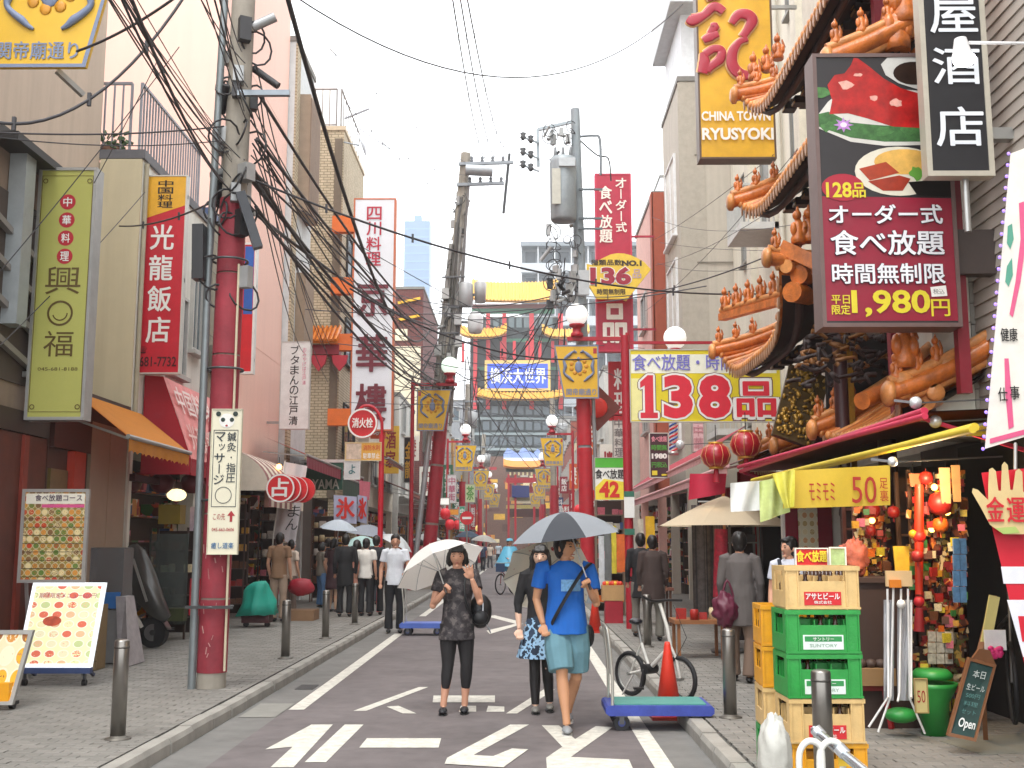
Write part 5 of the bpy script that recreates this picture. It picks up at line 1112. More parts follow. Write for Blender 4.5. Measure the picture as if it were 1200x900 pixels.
# porch: carved gilt plaque, columns, dark door
p = wr
pq = MB().obox(W(938, 476, 13.2), (.50, .06, 1.0), Matrix.Rotation(rad(20), 3, 'Y') @ Matrix.Rotation(rad(-20), 3, 'X')).build('carved_plaque', M('#4f3c1c', .4, .3, var=.5, scale=10), wr)
q = MB(); rq = random.Random(5); rm = Matrix.Rotation(rad(20), 3, 'Y') @ Matrix.Rotation(rad(-20), 3, 'X'); cc = W(938, 476, 13.2)
for i in range(150): q.ball(cc + rm @ V3(rq.uniform(-.23, .23), -.04, rq.uniform(-.47, .47)), (rq.uniform(.015, .04), .02, rq.uniform(.01, .035)), 6, 4)
q.build('gilt_carving', gold, pq, 'stuff')
q = MB(); g = MB()
for i in range(110):
    c_ = W(rq.uniform(935, 1085), rq.uniform(388, 452), rq.uniform(11.5, 12.6)); (q if rq.random() < .62 else g).tube(catmull([c_, c_ + V3(rq.uniform(-.12, .12), 0, rq.uniform(-.06, .08)), c_ + V3(rq.uniform(-.2, .2), 0, rq.uniform(-.1, .1))], 2), [.03, .02], 5)
q.build('carved_brackets', M('#2a1916', .6, var=.4), wr, 'stuff'); g.build('gilt_brackets', M('#7a4f22', .5, .2, var=.4), wr, 'stuff')
MB().box((3.6, 12.9, 3.15), (4.56, 13.0, 4.0)).build('dark_transom', M('#1c1414', .7), wr)
for x, y, z_ in ((3.62, 12.4, 2.6), (3.72, 13.9, 2.6), (3.55, 10.75, .12)): MB().tube([(x, y, z_), (x, y, 4.1 if z_ > 1 else 2.6)], .09, 12).build('column', M('#3a1a1c', .4), wr)
MB().box((3.66, 12.28, 2.3), (3.72, 12.3, 3.9)).build('gilt_strip', gold, wr)
MB().box((4.2, 10.7, 3.45), (4.56, 12.5, 5.0)).build('pink_panel', M('#a98f8c', .7), wr)
MB().box((4.5, 10.6, 2.0), (4.55, 12.5, 2.62)).build('header', M('#2a1c1a', .6), wr)

# ------------------------------------------------------------------ awnings
def awning(label, xw, zw, xo, zo, y0, y1, mat, val=.2, vm=None, scal=True, name='awning', bar=None, sag=0., thick=.012, cat='awning', group=None):
    t = thing(name, label, cat, (xw, (y0 + y1) / 2, min(zw, zo)), group)
    MB().grid(lambda u, v: V3(xw + (xo - xw) * v, y0 + (y1 - y0) * u, zw + (zo - zw) * v - sag * math.sin(math.pi * v) + .012 * math.sin(u * 19) * v), 16, 6, thick=(0, 0, -thick)).build('fabric', mat, t)
    n = max(4, int((y1 - y0) / .16)) * 4; q = MB(); top = []; bot = []
    if val:
        for i in range(n + 1):
            y = y0 + (y1 - y0) * i / n; d = val * (1 - (.16 * abs(math.sin(math.pi * i / 4)) if scal else 0)); top.append(V3(xo, y, zo)); bot.append(V3(xo + .01 * math.sin(i * .7), y, zo - d))
        q.add(top + bot, [(i, i + 1, n + 2 + i, n + 1 + i) for i in range(n)]); q.build('valance', vm or mat, t)
    MB().tube([(xo, y0 - .04, zo), (xo, y1 + .04, zo)], .03, 8).build('front_bar', bar or silver, t)
    for y in (y0 + .1, y1 - .1): MB().bar((xw, y, zw - .35), (xo, y, zo - .03), .03).build('folding_arm', bar or silver, t)
    return t
orc = cloth_mat('#e0963f', .4)
awning('orange canvas awning with a scalloped edge over the tan panel shop', -5.62, 3.5, -4.88, 2.92, 13.75, 16.3, orc, .2)
# deep red dome awning
t = thing('awning', 'deep red shop awning with faded white lettering behind the orange awning', 'awning', (-5.6, 17.6, 2.6))
rc = M('#a01226', .7, var=.08); fpk = M('#e6928f', .7, var=.2)
y0, y1 = 16.55, 19.4
MB().add([(-5.68, y0, 4.12), (-5.4, y0, 4.10), (-4.93, y0, 2.86), (-4.93, y0, 2.62), (-5.68, y0, 2.62)], [(0, 1, 2, 3, 4)]).build('side_panel', rc, t)
MB().add([(-5.68, y1, 4.12), (-5.4, y1, 4.10), (-4.93, y1, 2.86), (-4.93, y1, 2.62), (-5.68, y1, 2.62)], [(4, 3, 2, 1, 0)]).build('side_panel', rc, t)
MB().grid(lambda u, v: V3(-5.4 + .47 * v, y0 + (y1 - y0) * u, 4.10 - 1.24 * v + .02 * math.sin(math.pi * v)), 12, 5).build('front_panel', fpk, t); MB().grid(lambda u, v: V3(-5.68 + .28 * v, y0 + (y1 - y0) * u, 4.12 - .02 * v), 4, 2).build('top_panel', rc, t)
MB().grid(lambda u, v: V3(-4.925, y0 + (y1 - y0) * u, 2.86 - .25 * v), 4, 2).build('valance', rc, t)
fr = (V3(-4.91, y0 + .1, 2.9), V3(0, 1, 0), V3(-.354, 0, .935), V3(.935, 0, .354)); text('中国料理', (.05, .72, 1.9, 1.16), fr, M('#f0dcd6', .7), t, .03, .01); text('光龍飯店', (.05, .1, 1.9, .55), fr, M('#e8c4bc', .7), t, .02, .01)
MB().box((-5.7, 16.1, 2.5), (-5.6, 19.5, 2.6)).build('header', M('#3a1216', .6), t)
# striped barrel awning
strp = M('#c9bfae', .7)
t = thing('awning', 'striped barrel awning in grey and cream beyond the near left pole', 'awning', (-5.6, 22.5, 2.9))
y0, y1 = 21.2, 24.6
n = 14
for i in range(n):
    a_, b2 = y0 + (y1 - y0) * i / n, y0 + (y1 - y0) * (i + 1) / n
    m_ = MB().grid(lambda u, v: V3(-5.95 + 1.15 * math.sin(v * 1.57), a_ + (b2 - a_) * u, 2.6 + .85 * math.cos(v * 1.57)), 1, 8)
    m_.grid(lambda u, v: V3(-4.8, a_ + (b2 - a_) * u, 2.6 - .3 * v), 1, 1); m_.build('stripe', M('#d8cfbd', .7) if i % 2 else M('#8a5a56', .7), t)
MB().add([(-5.95, y0, 2.6)] + [(-5.95 + 1.15 * math.sin(k * .157), y0, 2.6 + .85 * math.cos(k * .157)) for k in range(11)], [tuple(range(12))]).build('side_panel', strp, t)
awning('long orange-red sloping shop awning above the striped one, in front of the brick wall', -5.75, 3.98, -4.75, 3.55, 24.6, 33.5, M('#b63b2a', .6, var=.15), .28, M('#8c2a3c', .6), False)
awning('dark green awning with white letters on the left', -5.7, 3.72, -4.7, 3.35, 29.4, 33.8, M('#2f5a48', .6, var=.1), .62, M('#1f4638', .6), False)
t = [o for o in sc.objects if o.name.startswith('awning')][-1]
p_ = W(355, 588, 29.3); q_ = W(396, 611, 29.3)
MB().box((-5.72, 29.32, 3.0), (-4.7, 29.38, 3.72)).build('end_panel', M('#2b5a49', .6), t)
MB().box((-5.85, 29.30, 3.72), (-4.6, 29.40, 3.80)).build('top_bar', M('#cfd2cf', .5), t)
text('YAMA', (0, 0, .72, .26), (V3(-5.5, 29.31, 2.82 + .2), V3(1, 0, 0), V3(0, 0, 1), V3(0, -1, 0)), M('#c9cfc4', .5), t, .015, .01)
awning('brown tiled canopy past the hydrant sign', -5.5, 4.9, -4.2, 4.3, 35.2, 40, M('#7c4038', .6), .15, None, False); awning('second brown canopy lower down past the hydrant sign', -5.4, 4.05, -4.0, 3.5, 40.6, 46, M('#8a5147', .6), .15, None, False)
awning('white shutter-edge canopy far along the left pavement', -5.2, 3.6, -4.0, 3.3, 47.5, 53, M('#d5d3cd', .6), .2, None, False)
awning('red restaurant canopy in front of the dark brick block', -5.0, 4.3, -3.8, 3.0, 56, 60, M('#a81530', .6), .3, None, True)
awning('crimson canopy far down on the left', -4.9, 3.6, -3.7, 3.0, 66, 74, M('#a3203a', .6), .2, None, False)
for i, (x, y0, m_, lb) in enumerate(((3.0, 40, '#b3404a', 'faded red canopy beyond the 42 board'), (2.9, 50, '#c9b28a', 'tan canopy far down on the right'), (2.9, 64, '#a32436', 'dark red canopy far down on the right'))):
    awning(lb, x + .9, 3.6, x, 3.1, y0, y0 + 8, M(m_, .6), .2, None, False)
pkw = M('#d9a9ab', .6, var=.1)
awning('upper long pinkish awning edge on the right, below the 138 board', 4.15, 3.75, 3.3, 3.18, 20.3, 36, M('#a3283a', .7), .13, pkw, False, bar=pkw)
awning('lower long pinkish awning edge on the right, above the parasol', 4.5, 3.3, 2.9, 2.68, 15.6, 29, M('#7a5a55', .7), .13, pkw, False, bar=pkw)
a = W(806, 555, 15.3); c = W(850, 586, 15.3)
single('red_flag', MB().grid(lambda u, v: V3(a.x + (c.x - a.x) * u + .03 * (1 - v), 15.3 + .03 * math.sin(u * 7), a.z - (a.z - c.z) * v * (1 - .25 * u)), 10, 4), M('#c02040', .7), 'crimson cloth hanging from the end of the pink awning above the beige parasol', 'cloth')
# near yellow and crimson edged awnings of the souvenir shop
olive = cloth_mat('#b09a30', .5)
t = awning('yellow edged olive awning over the souvenir shop at the right', 4.25, 2.68, 3.0, 2.36, 7.35, 14.2, olive, .0, sag=.02, bar=M('#d9bf2e', .5)); 
MB().tube([(2.98, 7.3, 2.345), (2.98, 14.3, 2.40)], .028, 8).build('yellow_hem', M('#d6bd34', .6, var=.12), t)
t = awning('crimson edged awning above the yellow one', 3.9, 2.62, 3.02, 2.58, 8.3, 15.2, M('#5b1526', .7), .0, bar=M('#c22a4e', .5))
MB().tube([(3.0, 8.2, 2.535), (3.0, 15.3, 2.64)], .026, 8).build('crimson_hem', M('#c52c50', .6), t)
# ------------------------------------------------------------------ street objects
def steel_bollard(x, y, label):
    global _bol
    if '_bol' not in globals():
        t = thing('bollard', '', 'bollard', (0, 0, .12), 'stainless steel bollards along the kerbs')
        MB().lathe([(.057, .12), (.057, .85), (.052, .862), (.03, .868), (0, .869)], (0, 0, 0), 24).build('tube', steel, t)
        MB().lathe([(.10, .12), (.10, .128), (.062, .134), (.057, .15)], (0, 0, 0), 20).build('base_plate', M('#6e6a63', .5, .6), t)
        MB().lathe([(.0585, .80), (.0585, .815)], (0, 0, 0), 24).build('collar', M('#5f5c58', .4, .7), t)
        _bol = t
    else: t = copy_tree(_bol)
    t.location = (x, y, .12); t['label'] = label
steel_bollard(-3.08, 8.75, 'nearest steel bollard on the left pavement, in front of the menu boards')
steel_bollard(-3.06, 14.75, 'second steel bollard on the left, just past the red wrapped pole')
steel_bollard(-3.07, 17.8, 'third steel bollard on the left kerb, between two others')
steel_bollard(-3.07, 20.9, 'fourth steel bollard on the left, beside the queue of people')
steel_bollard(1.76, 6.7, 'nearest steel bollard at the right, in front of the beer crates')
steel_bollard(1.8, 9.85, 'steel bollard at the right end of the blue trolley')
steel_bollard(1.83, 16.4, 'steel bollard behind the folding bicycle on the right')

# beer crates
def crate(label, x, y, z, cm, lab, rz=0, w_=.46, d_=.36, h_=.268):
    t = thing('beer_crate', label, 'crate', (x, y, z), 'stacked plastic beer crates', rz)
    c = V3(x, y, z); rt = Matrix.Rotation(0, 3, 'Z')
    def bx(a, b, s): s.box(c + Vector(a), c + Vector(b))
    W2, D2 = w_ / 2, d_ / 2; s = MB()
    bx((-W2 + .008, -D2 + .008, 0), (W2 - .008, D2 - .008, .012), s)
    for sg in (-1, 1):   # front and back
        y0, y1 = (sg * D2, sg * (D2 - .012))
        bx((-W2, y0, .012), (W2, y1, .115), s); bx((-W2, y0, h_ - .03), (W2, y1, h_), s); bx((-W2, y0, .115), (-W2 + .085, y1, h_ - .03), s); bx((W2 - .085, y0, .115), (W2, y1, h_ - .03), s)
        bx((-W2 + .085, y0, .115), (W2 - .085, y1, .175), s)
        x0, x1 = (sg * W2, sg * (W2 - .012))
        bx((x0, -D2 + .012, .012), (x1, D2 - .012, .115), s); bx((x0, -D2 + .012, h_ - .03), (x1, D2 - .012, h_), s); bx((x0, -D2 + .012, .115), (x1, -D2 + .07, h_ - .03), s); bx((x0, D2 - .07, .115), (x1, D2 - .012, h_ - .03), s)
    s.build('crate_wall', cm, t)
    r = MB()
    for xx in (-W2 + .005, -W2 + .075, W2 - .085, W2 - .013): r.box(c + V3(xx, -D2 - .009, .0), c + V3(xx + .008, -D2 - .001, h_ - .03))
    r.box(c + V3(-W2 - .006, -D2 - .010, h_ - .028), c + V3(W2 + .006, -D2 - .001, h_ - .002)); r.box(c + V3(-W2 - .004, -D2 - .010, .004), c + V3(W2 + .004, -D2 - .001, .016))
    r.build('rib', cm, t)
    g = MB()
    for i in range(1, 5): g.box(c + V3(-W2 + i * w_ / 5 - .003, -D2 + .014, .02), c + V3(-W2 + i * w_ / 5 + .003, D2 - .014, h_ - .06))
    for i in range(1, 4): g.box(c + V3(-W2 + .014, -D2 + i * d_ / 4 - .003, .02), c + V3(W2 - .014, -D2 + i * d_ / 4 + .003, h_ - .062))
    g.build('divider', cm, t)
    b = MB()
    for i in range(5):
        for j in range(4):
            if R_.random() < .7: b.lathe([(.03, .02), (.03, .15), (.013, .19), (.013, .235)], c + V3(-W2 + (i + .5) * w_ / 5, -D2 + (j + .5) * d_ / 4, 0), 8)
    b.build('bottle', M('#3a1d0c', .2), t, 'stuff')
    fr = (c + V3(-.115, -D2 - .002, .028), V3(1, 0, 0), V3(0, 0, 1), V3(0, -1, 0))
    if lab == 'red':
        MB().box(fr[0] + V3(0, -.002, 0), fr[0] + V3(.23, .001, .082)).build('label_plate', M('#c8242a', .5), t)
        text('アサヒビール', (.01, .036, .22, .074), fr, white, t, .04, .004); text('株式会社', (.06, .008, .17, .028), fr, white, t, .02, .004)
    elif lab == 'green':
        MB().box(fr[0] + V3(-.01, -.002, 0), fr[0] + V3(.24, .001, .088)).build('label_plate', M('#d9e2dc', .5), t)
        MB().box(fr[0] + V3(0, -.003, .048), fr[0] + V3(.23, -.0021, .08)).build('label_band', M('#2f8a4a', .5), t)
        text('サントリー', (.05, .053, .18, .074), fr, white, t, .03, .005); text('SUNTORY', (.03, .014, .2, .034), fr, M('#8aa593', .5), t, .01, .004)
    t.rotation_euler[2] = rz
    return t
crm = M('#d8b67a', .5, var=.16, scale=9, bump=.2, streak=.18); grc = M('#2a9440', .45, var=.16, scale=9, bump=.2, streak=.15); yec = M('#e2a01c', .45, var=.16, scale=9, bump=.2, streak=.18)
zz = .12; cx_ = W(959, 780, 7.2).x
for lb, m_, la, dx in (('bottom yellow beer crate of the front stack, behind the silver rail', yec, None, .01), ('cream beer crate with a red label, second from the bottom of the front stack', crm, 'red', -.005),
        ('lower of the two green beer crates in the front stack', grc, 'green', -.01), ('upper green beer crate in the front stack, under the top cream one', grc, 'green', -.012), ('topmost cream beer crate of the front stack, with a red label', crm, 'red', .0)):
    crate(lb, cx_ + dx, 7.22 + dx, zz, m_, la, R_.uniform(-.02, .02)); zz += .268
zz = .12
for lb, m_ in (('bottom green crate of the rear stack, left of the front stack', grc), ('cream crate above the green one in the rear stack', crm), ('lower yellow crate of the rear stack', yec), ('topmost yellow crate of the rear stack', yec)):
    crate(lb, 1.72 + .12, 7.72, zz, m_, None, -.05); zz += .268

# trolleys
def trolley(label, x0, x1, y, dy, hx, dm, top=None, hh=.82):
    t = thing('platform_trolley', label, 'trolley', ((x0 + x1) / 2, y, 0), 'blue platform trolleys')
    MB().prism([(x0, .155), (x0 + .03, .135), (x1 - .03, .135), (x1, .155), (x1, .2), (x1 - .02, .22), (x0 + .02, .22), (x0, .2)], (0, y - dy, 0), (1, 0, 0), (0, 0, 1), (0, 1, 0), 2 * dy).build('platform', dm, t)
    if top: MB().box((x0 + .08, y - dy + .05, .221), (x1 - .06, y + dy - .05, .231)).build('rubber_mat', top, t)
    for x in (x0 + .14, x1 - .14):
        for yy in (y - dy + .08, y + dy - .08):
            w_ = MB().tube([(x, yy - .022, .07), (x, yy + .022, .07)], .07, 18).build('wheel', M('#1c1d22', .5), t); MB().tube([(x, yy - .026, .07), (x, yy + .026, .07)], .032, 12).build('hub', M('#3c4a8a', .4), w_)
            MB().box((x - .05, yy - .035, .12), (x + .05, yy + .035, .136)).build('caster_plate', M('#6b6d70', .4, .6), t); MB().box((x - .02, yy - .034, .06), (x + .02, yy - .026, .125)).build('caster_fork', M('#6b6d70', .4, .6), t)
    y0, y1 = y - dy + .04, y + dy - .04
    MB().tube(catmull([(hx, y0, .2), (hx, y0, hh * .6), (hx - .03, y0, hh), (hx - .05, y0 + .06, hh + .06), (hx - .05, y1 - .06, hh + .06), (hx - .03, y1, hh), (hx, y1, hh * .6), (hx, y1, .2)], 4), .014, 8).build('handle', M('#c8c6be', .3, .6), t)
    return t
blu = M('#34459a', .55, var=.3, scale=7, bump=.3)
tr = trolley('blue platform trolley with an upright handle on the road at the right', .73, 1.66, 10.1, .28, .79, blu, M('#4f8f86', .7))
trolley('small blue trolley behind the waving woman', -2.12, -1.32, 20.0, .25, -2.05, M('#4a66b8', .45), None, .8)
# cones
def cone(label, x, y, z=0, s=1.):
    t = thing('traffic_cone', label, 'traffic cone', (x, y, z), 'orange traffic cones'); c = V3(x, y, z)
    MB().lathe([(.125 * s, .03), (.03 * s, .66 * s), (.022 * s, .69 * s), (0, .69 * s)], c, 20).build('cone', M('#d8341f', .5, var=.12), t)
    MB().box(c + V3(-.17 * s, -.17 * s, 0), c + V3(.17 * s, .17 * s, .03)).build('base', M('#b52c1a', .5), t)
cone('orange cone standing between the blue trolley and the folding bicycle', 1.37, 10.62); cone('orange cone behind the man in the blue shirt, near the right kerb', 1.35, 20.6)
# folding bicycle
t = thing('bicycle', 'white folding bicycle parked against the right kerb behind the trolley', 'bicycle', (1.55, 11.1, .12))
fw, rw = V3(1.53, 10.95, .31), V3(1.02, 11.5, .19)
tyre = M('#17171a', .7)
def wheel(c, ax, r, nm='wheel'):
    ax = ax.normalized(); e1 = ax.orthogonal().normalized(); e2 = ax.cross(e1).normalized(); P = lambda a, q: c + (e1 * math.cos(a) + e2 * math.sin(a)) * q
    w_ = MB().tube([P(i * .2618, r) for i in range(24)], .022, 8, closed=True).build(nm, tyre, t)
    MB().tube([P(i * .2618, r - .025) for i in range(24)], .008, 6, closed=True).build('rim', silver, w_)
    s = MB()
    for i in range(14): s.tube([c, P(i * .4488, r - .03)], .0015, 3)
    s.build('spokes', silver, w_); MB().tube([c - ax * .04, c + ax * .04], .018, 8).build('hub', silver, w_)
wheel(fw, V3(.8, .6, 0), .2); wheel(V3(1.1, 11.45, .31), V3(.8, .6, 0), .2)
wf = M('#d8d6cf', .3, coat=.3); hd = V3(1.45, 11.0, .62); bb = V3(1.27, 11.22, .38); st = V3(1.2, 11.3, .62)
s = MB(); s.tube([hd, bb], .022, 8); s.tube([bb, V3(1.1, 11.45, .31)], .014, 8); s.tube([st, bb], .016, 8); s.tube([st, V3(1.1, 11.45, .31)], .01, 6); s.build('frame', wf, t)
MB().tube([hd, V3(1.5, 10.98, .5), fw], .014, 8).build('fork', wf, t); MB().tube([hd, V3(1.42, 11.0, .8), V3(1.36, 11.05, 1.02)], .018, 8).build('handle_stem', wf, t)
MB().tube(catmull([V3(1.6, 11.25, 1.04), V3(1.45, 11.1, 1.05), V3(1.28, 10.95, 1.05), V3(1.16, 10.82, 1.1)], 3), .013, 8).build('handlebar', M('#2a2a2c', .4), t)
MB().tube([st, V3(1.17, 11.33, .8)], .014, 8).build('seat_post', silver, t); MB().ball((1.15, 11.32, .83), (.07, .12, .035), 12, 8).build('saddle', M('#1c1d24', .4), t)
MB().tube([bb + V3(-.06, -.05, 0), bb + V3(.06, .05, 0)], .05, 14).build('chainring', M('#3b3b3c', .4, .6), t); MB().bar(bb + V3(-.07, -.05, 0), bb + V3(-.1, -.05, -.17), .02).build('crank', M('#3b3b3c', .4, .6), t); MB().box(bb + V3(-.17, -.1, -.19), bb + V3(-.07, -.02, -.17)).build('pedal', black, t)
MB().bar(V3(1.12, 11.4, .3), V3(1.0, 11.25, .13), .012).build('kick_stand', silver, t); MB().tube([V3(1.5, 11.1, 1.0), V3(1.6, 10.95, .7), V3(1.5, 11, .5)], .004, 4).build('brake_cable', black, t)

# menu boards on the left
def trestle_board(label, px0, py0, px1, py1, Y, tilt, prt, fm, cat='menu board', leg=True, group='menu boards on the left pavement'):
    a, c = W(px0, py1, Y), W(px1, py0, Y); w_, h_ = c.x - a.x, c.z - a.z
    t = thing('menu_board', label, cat, (a.x + w_ / 2, Y, .12), group)
    o = a; top = V3(0, tilt, 0)
    def P(u, v, d=0): return o + V3(u * w_, -d, v * h_) + top * v
    e = .035 / w_; f = .035 / h_
    s = MB()
    for A in (((0, 0), (e, 0), (e, 1), (0, 1)), ((1 - e, 0), (1, 0), (1, 1), (1 - e, 1)), ((e, 0), (1 - e, 0), (1 - e, f), (e, f)), ((e, 1 - f), (1 - e, 1 - f), (1 - e, 1), (e, 1))):
        v = [P(u, v_, .012) for u, v_ in A] + [P(u, v_, -.04) for u, v_ in A]; s.add(v, [(0, 1, 2, 3), (7, 6, 5, 4), (0, 4, 5, 1), (1, 5, 6, 2), (2, 6, 7, 3), (3, 7, 4, 0)])
    s.build('frame', fm, t); quad_print('printed_menu', [P(e, f, .002), P(1 - e, f, .002), P(1 - e, 1 - f, .002), P(e, 1 - f, .002)], prt, t)
    s = MB().add([P(e, f, -.035), P(1 - e, f, -.035), P(1 - e, 1 - f, -.035), P(e, 1 - f, -.035)], [(3, 2, 1, 0)]).build('back_panel', M('#6b6b6b', .6), t)
    return t, P, w_, h_
menu1 = printed('#8f7d3a', 9, 13, 3, ('#8f6a34', '#c98a3e', '#5f7a38', '#b8482a', '#d9c793', '#7b5a3a'), .5, '#b9ae8a', emit=.05)
menu2 = printed('#e6e3b0', 5, 8, 8, ('#dcd6b0', '#cf6a52', '#e5d8a8', '#b8c48a', '#d8b088'), .42, '#efe9cf', emit=.22)
t, P, w_, h_ = trestle_board('upright framed menu board crowded with rows of dish photos, above the glowing board', 20, 573, 105, 683, 12.2, .0, menu1, M('#a8a6a1', .4, .4))
ff = (P(0, 0, .006), V3(1, 0, 0), V3(0, 0, 1), V3(0, -1, 0))
MB().box(P(.06, .84, .005), P(.94, .95, .003)).build('title_strip', M('#e5e0cf', .5), t); text('食べ放題コース', (w_ * .2, h_ * .87, w_ * .9, h_ * .94), ff, M('#4c3a50', .5), t, .02, .004); MB().box(P(.3, .80, .006), P(.94, .835, .004)).build('pink_strip', M('#d5568a', .5), t)
for i in range(8): MB().box(P(.04, .06 + i * .088, .005), P(.96, .066 + i * .088, .003)).build('row_rule', M('#3a2c1a', .6), t)
MB().bar(P(.1, 0, -.06), V3(P(.1, 0).x, 12.5, .14), .03).build('leg', silver, t); MB().bar(P(.9, 0, -.06), V3(P(.9, 0).x, 12.5, .14), .03).build('leg', silver, t)
t, P, w_, h_ = trestle_board('brightly lit white framed menu board on wheels below the upright one', 19, 684, 112, 782, 11.9, .3, menu2, M('#e9eef2', .4, emit=.55))
for u in (.08, .88):
    b0 = P(u, 0, -.08); MB().bar(b0, V3(b0.x, b0.y + .25, .2), .03).build('leg', M('#2e3a5a', .5), t); MB().tube([V3(b0.x - .02, b0.y, .15), V3(b0.x + .02, b0.y, .15)], .035, 10).build('caster', black, t)
    MB().bar(b0, V3(b0.x, b0.y, .17), .025).build('caster_stem', M('#55585c', .5, .4), t)
MB().box(P(0, -.07, .01), P(1, -.005, -.05)).build('base_rail', M('#35456e', .5), t)
fr = (P(0, 0, .004), V3(1, 0, 0), (P(0, 1) - P(0, 0)).normalized(), V3(0, -1, 0)); text('期間限定メニュー500円', (w_ * .12, h_ * .86, w_ * .9, h_ * .93), fr, M('#b3607a', .5), t, .01, .004)
flat([(w_ * .36 + .1 * math.cos(i * .4), h_ * .57 + .055 * math.sin(i * .4)) for i in range(16)], (P(0, 0, .003), V3(1, 0, 0), (P(0, 1) - P(0, 0)).normalized(), V3(0, -1, 0)), .002, M('#c8563a', .5, var=.4, scale=14), t, 'dish_photo')
t, P, w_, h_ = trestle_board('third menu board on wheels, cut off by the left edge of the photo', -70, 742, 20, 826, 10.2, .34, printed('#d9cfa8', 4, 3, 5, ('#c8883e', '#e0a52a', '#8f5a2e', '#e5d9b8'), .47, '#e2d8bc', emit=.1), M('#a6a5a0', .4, .4))
MB().box(P(.1, .03, .006), P(.93, .3, .004)).build('orange_band', M('#e8a01c', .5, emit=.1), t)
for u in (.6, .93): b0 = P(u, 0, -.1); MB().bar(b0, V3(b0.x, b0.y + .1, .17), .03).build('leg', black, t); MB().tube([V3(b0.x - .02, b0.y, .16), V3(b0.x + .02, b0.y, .16)], .04, 10).build('caster', black, t)
# grey cabinet, wooden crate and slanted stand by the brown shop
t = thing('cabinet', 'grey cabinet with a blue panel and clear top beside the wooden crate', 'cabinet', (-4.95, 14.2, .12))
MB().box((-5.38, 14.0, .14), (-4.96, 14.35, .78)).build('body', M('#7e7d7d', .5, .2), t); MB().box((-5.38, 14.0, .79), (-4.96, 14.35, 1.55)).build('clear_case', M('#8a8a8c', .15, trans=.7), t); MB().box((-5.2, 13.985, .8), (-4.98, 13.998, 1.0)).build('blue_panel', M('#2a62a0', .5), t)

t = thing('slanted_stand', 'leaning grey leaflet stand next to the nearest left bollard', 'stand', (-4.75, 13.9, .12))
MB().add([(-4.93, 13.9, .13), (-4.74, 13.7, .13), (-4.88, 13.9, .95), (-5.02, 13.95, .95), (-4.93, 14.3, .13), (-4.74, 14.3, .13), (-4.88, 14.2, .95), (-5.02, 14.2, .95)], [(0, 1, 2, 3), (5, 4, 7, 6), (1, 5, 6, 2), (4, 0, 3, 7), (3, 2, 6, 7), (0, 4, 5, 1)]).build('body', M('#a09a9c', .5, var=.25, scale=9), t)
t = thing('wooden_crate', 'slatted wooden crate standing behind the glowing menu board', 'crate', (-5.3, 13.5, .12))
for i in range(7):
    MB().box((-5.42, 13.3, .13 + i * .11), (-4.98, 13.32, .22 + i * .11)).build('slat', M('#8a7350', .7, var=.2), t)
for x in (-5.42, -5.02): MB().box((x, 13.321, .13), (x + .04, 13.6, .88)).build('post', M('#7d6746', .7), t)

# scooter
t = thing('scooter', 'dark grey motor scooter parked on the left pavement by the brown panel', 'scooter', (-5.25, 16.4, .12)); dg = M('#4c4c4a', .3, .3, coat=.4); X = V3(-5.36, 16.3, .12)
c_ = W(180, 741, 16.2); w1 = MB().tube([c_ + V3(-.01, -.05, 0), c_ + V3(.01, .05, 0)], .215, 26).build('wheel', tyre, t); MB().tube([c_ + V3(0, -.056, 0), c_ + V3(0, .056, 0)], .12, 20).build('rim', M('#8f8f90', .3, .8), w1); MB().tube([c_ + V3(0, -.062, 0), c_ + V3(0, .062, 0)], .04, 12).build('hub', black, w1)
MB().grid(lambda u, v: c_ + V3(-.27 + .55 * u, -.09 + .18 * v, .06 + .22 * math.sin(math.pi * min(1, u + .12)) ** .7), 10, 4, thick=(0, 0, -.02)).build('mudguard', dg, t)
pts = [(150, 640), (158, 637), (168, 645), (180, 672), (190, 702), (198, 722), (192, 730), (176, 722), (160, 705), (152, 680)]
q = [W(x, y, 16.1) for x, y in pts]; MB().add(q + [p + V3(-.03, .2, 0) for p in q], [tuple(range(10)), tuple(range(19, 9, -1))] + [(i, 10 + i, 10 + (i + 1) % 10, (i + 1) % 10) for i in range(10)], True).build('leg_shield', dg, t)
MB().bar(W(156, 655, 16.0), W(172, 705, 16.0), .03).build('chrome_strip', silver, t)
MB().tube([W(160, 645, 16.4), W(172, 700, 16.3), c_], .035, 8).build('fork', dg, t); MB().ball(W(155, 700, 16.8), (.16, .3, .25), 12, 8).build('body', M('#222223', .4), t); MB().tube([W(148, 648, 16.3), W(170, 642, 16.3)], .02, 8).build('handlebar', black, t)
MB().bar(W(153, 712, 16.0), W(166, 735, 16.1), .05).build('footboard_edge', M('#b9b4ac', .4), t)
cb = W(158, 742, 17.0); w2 = MB().tube([cb + V3(-.05, -.05, 0), cb + V3(.05, .05, 0)], .2, 20).build('wheel', tyre, t)

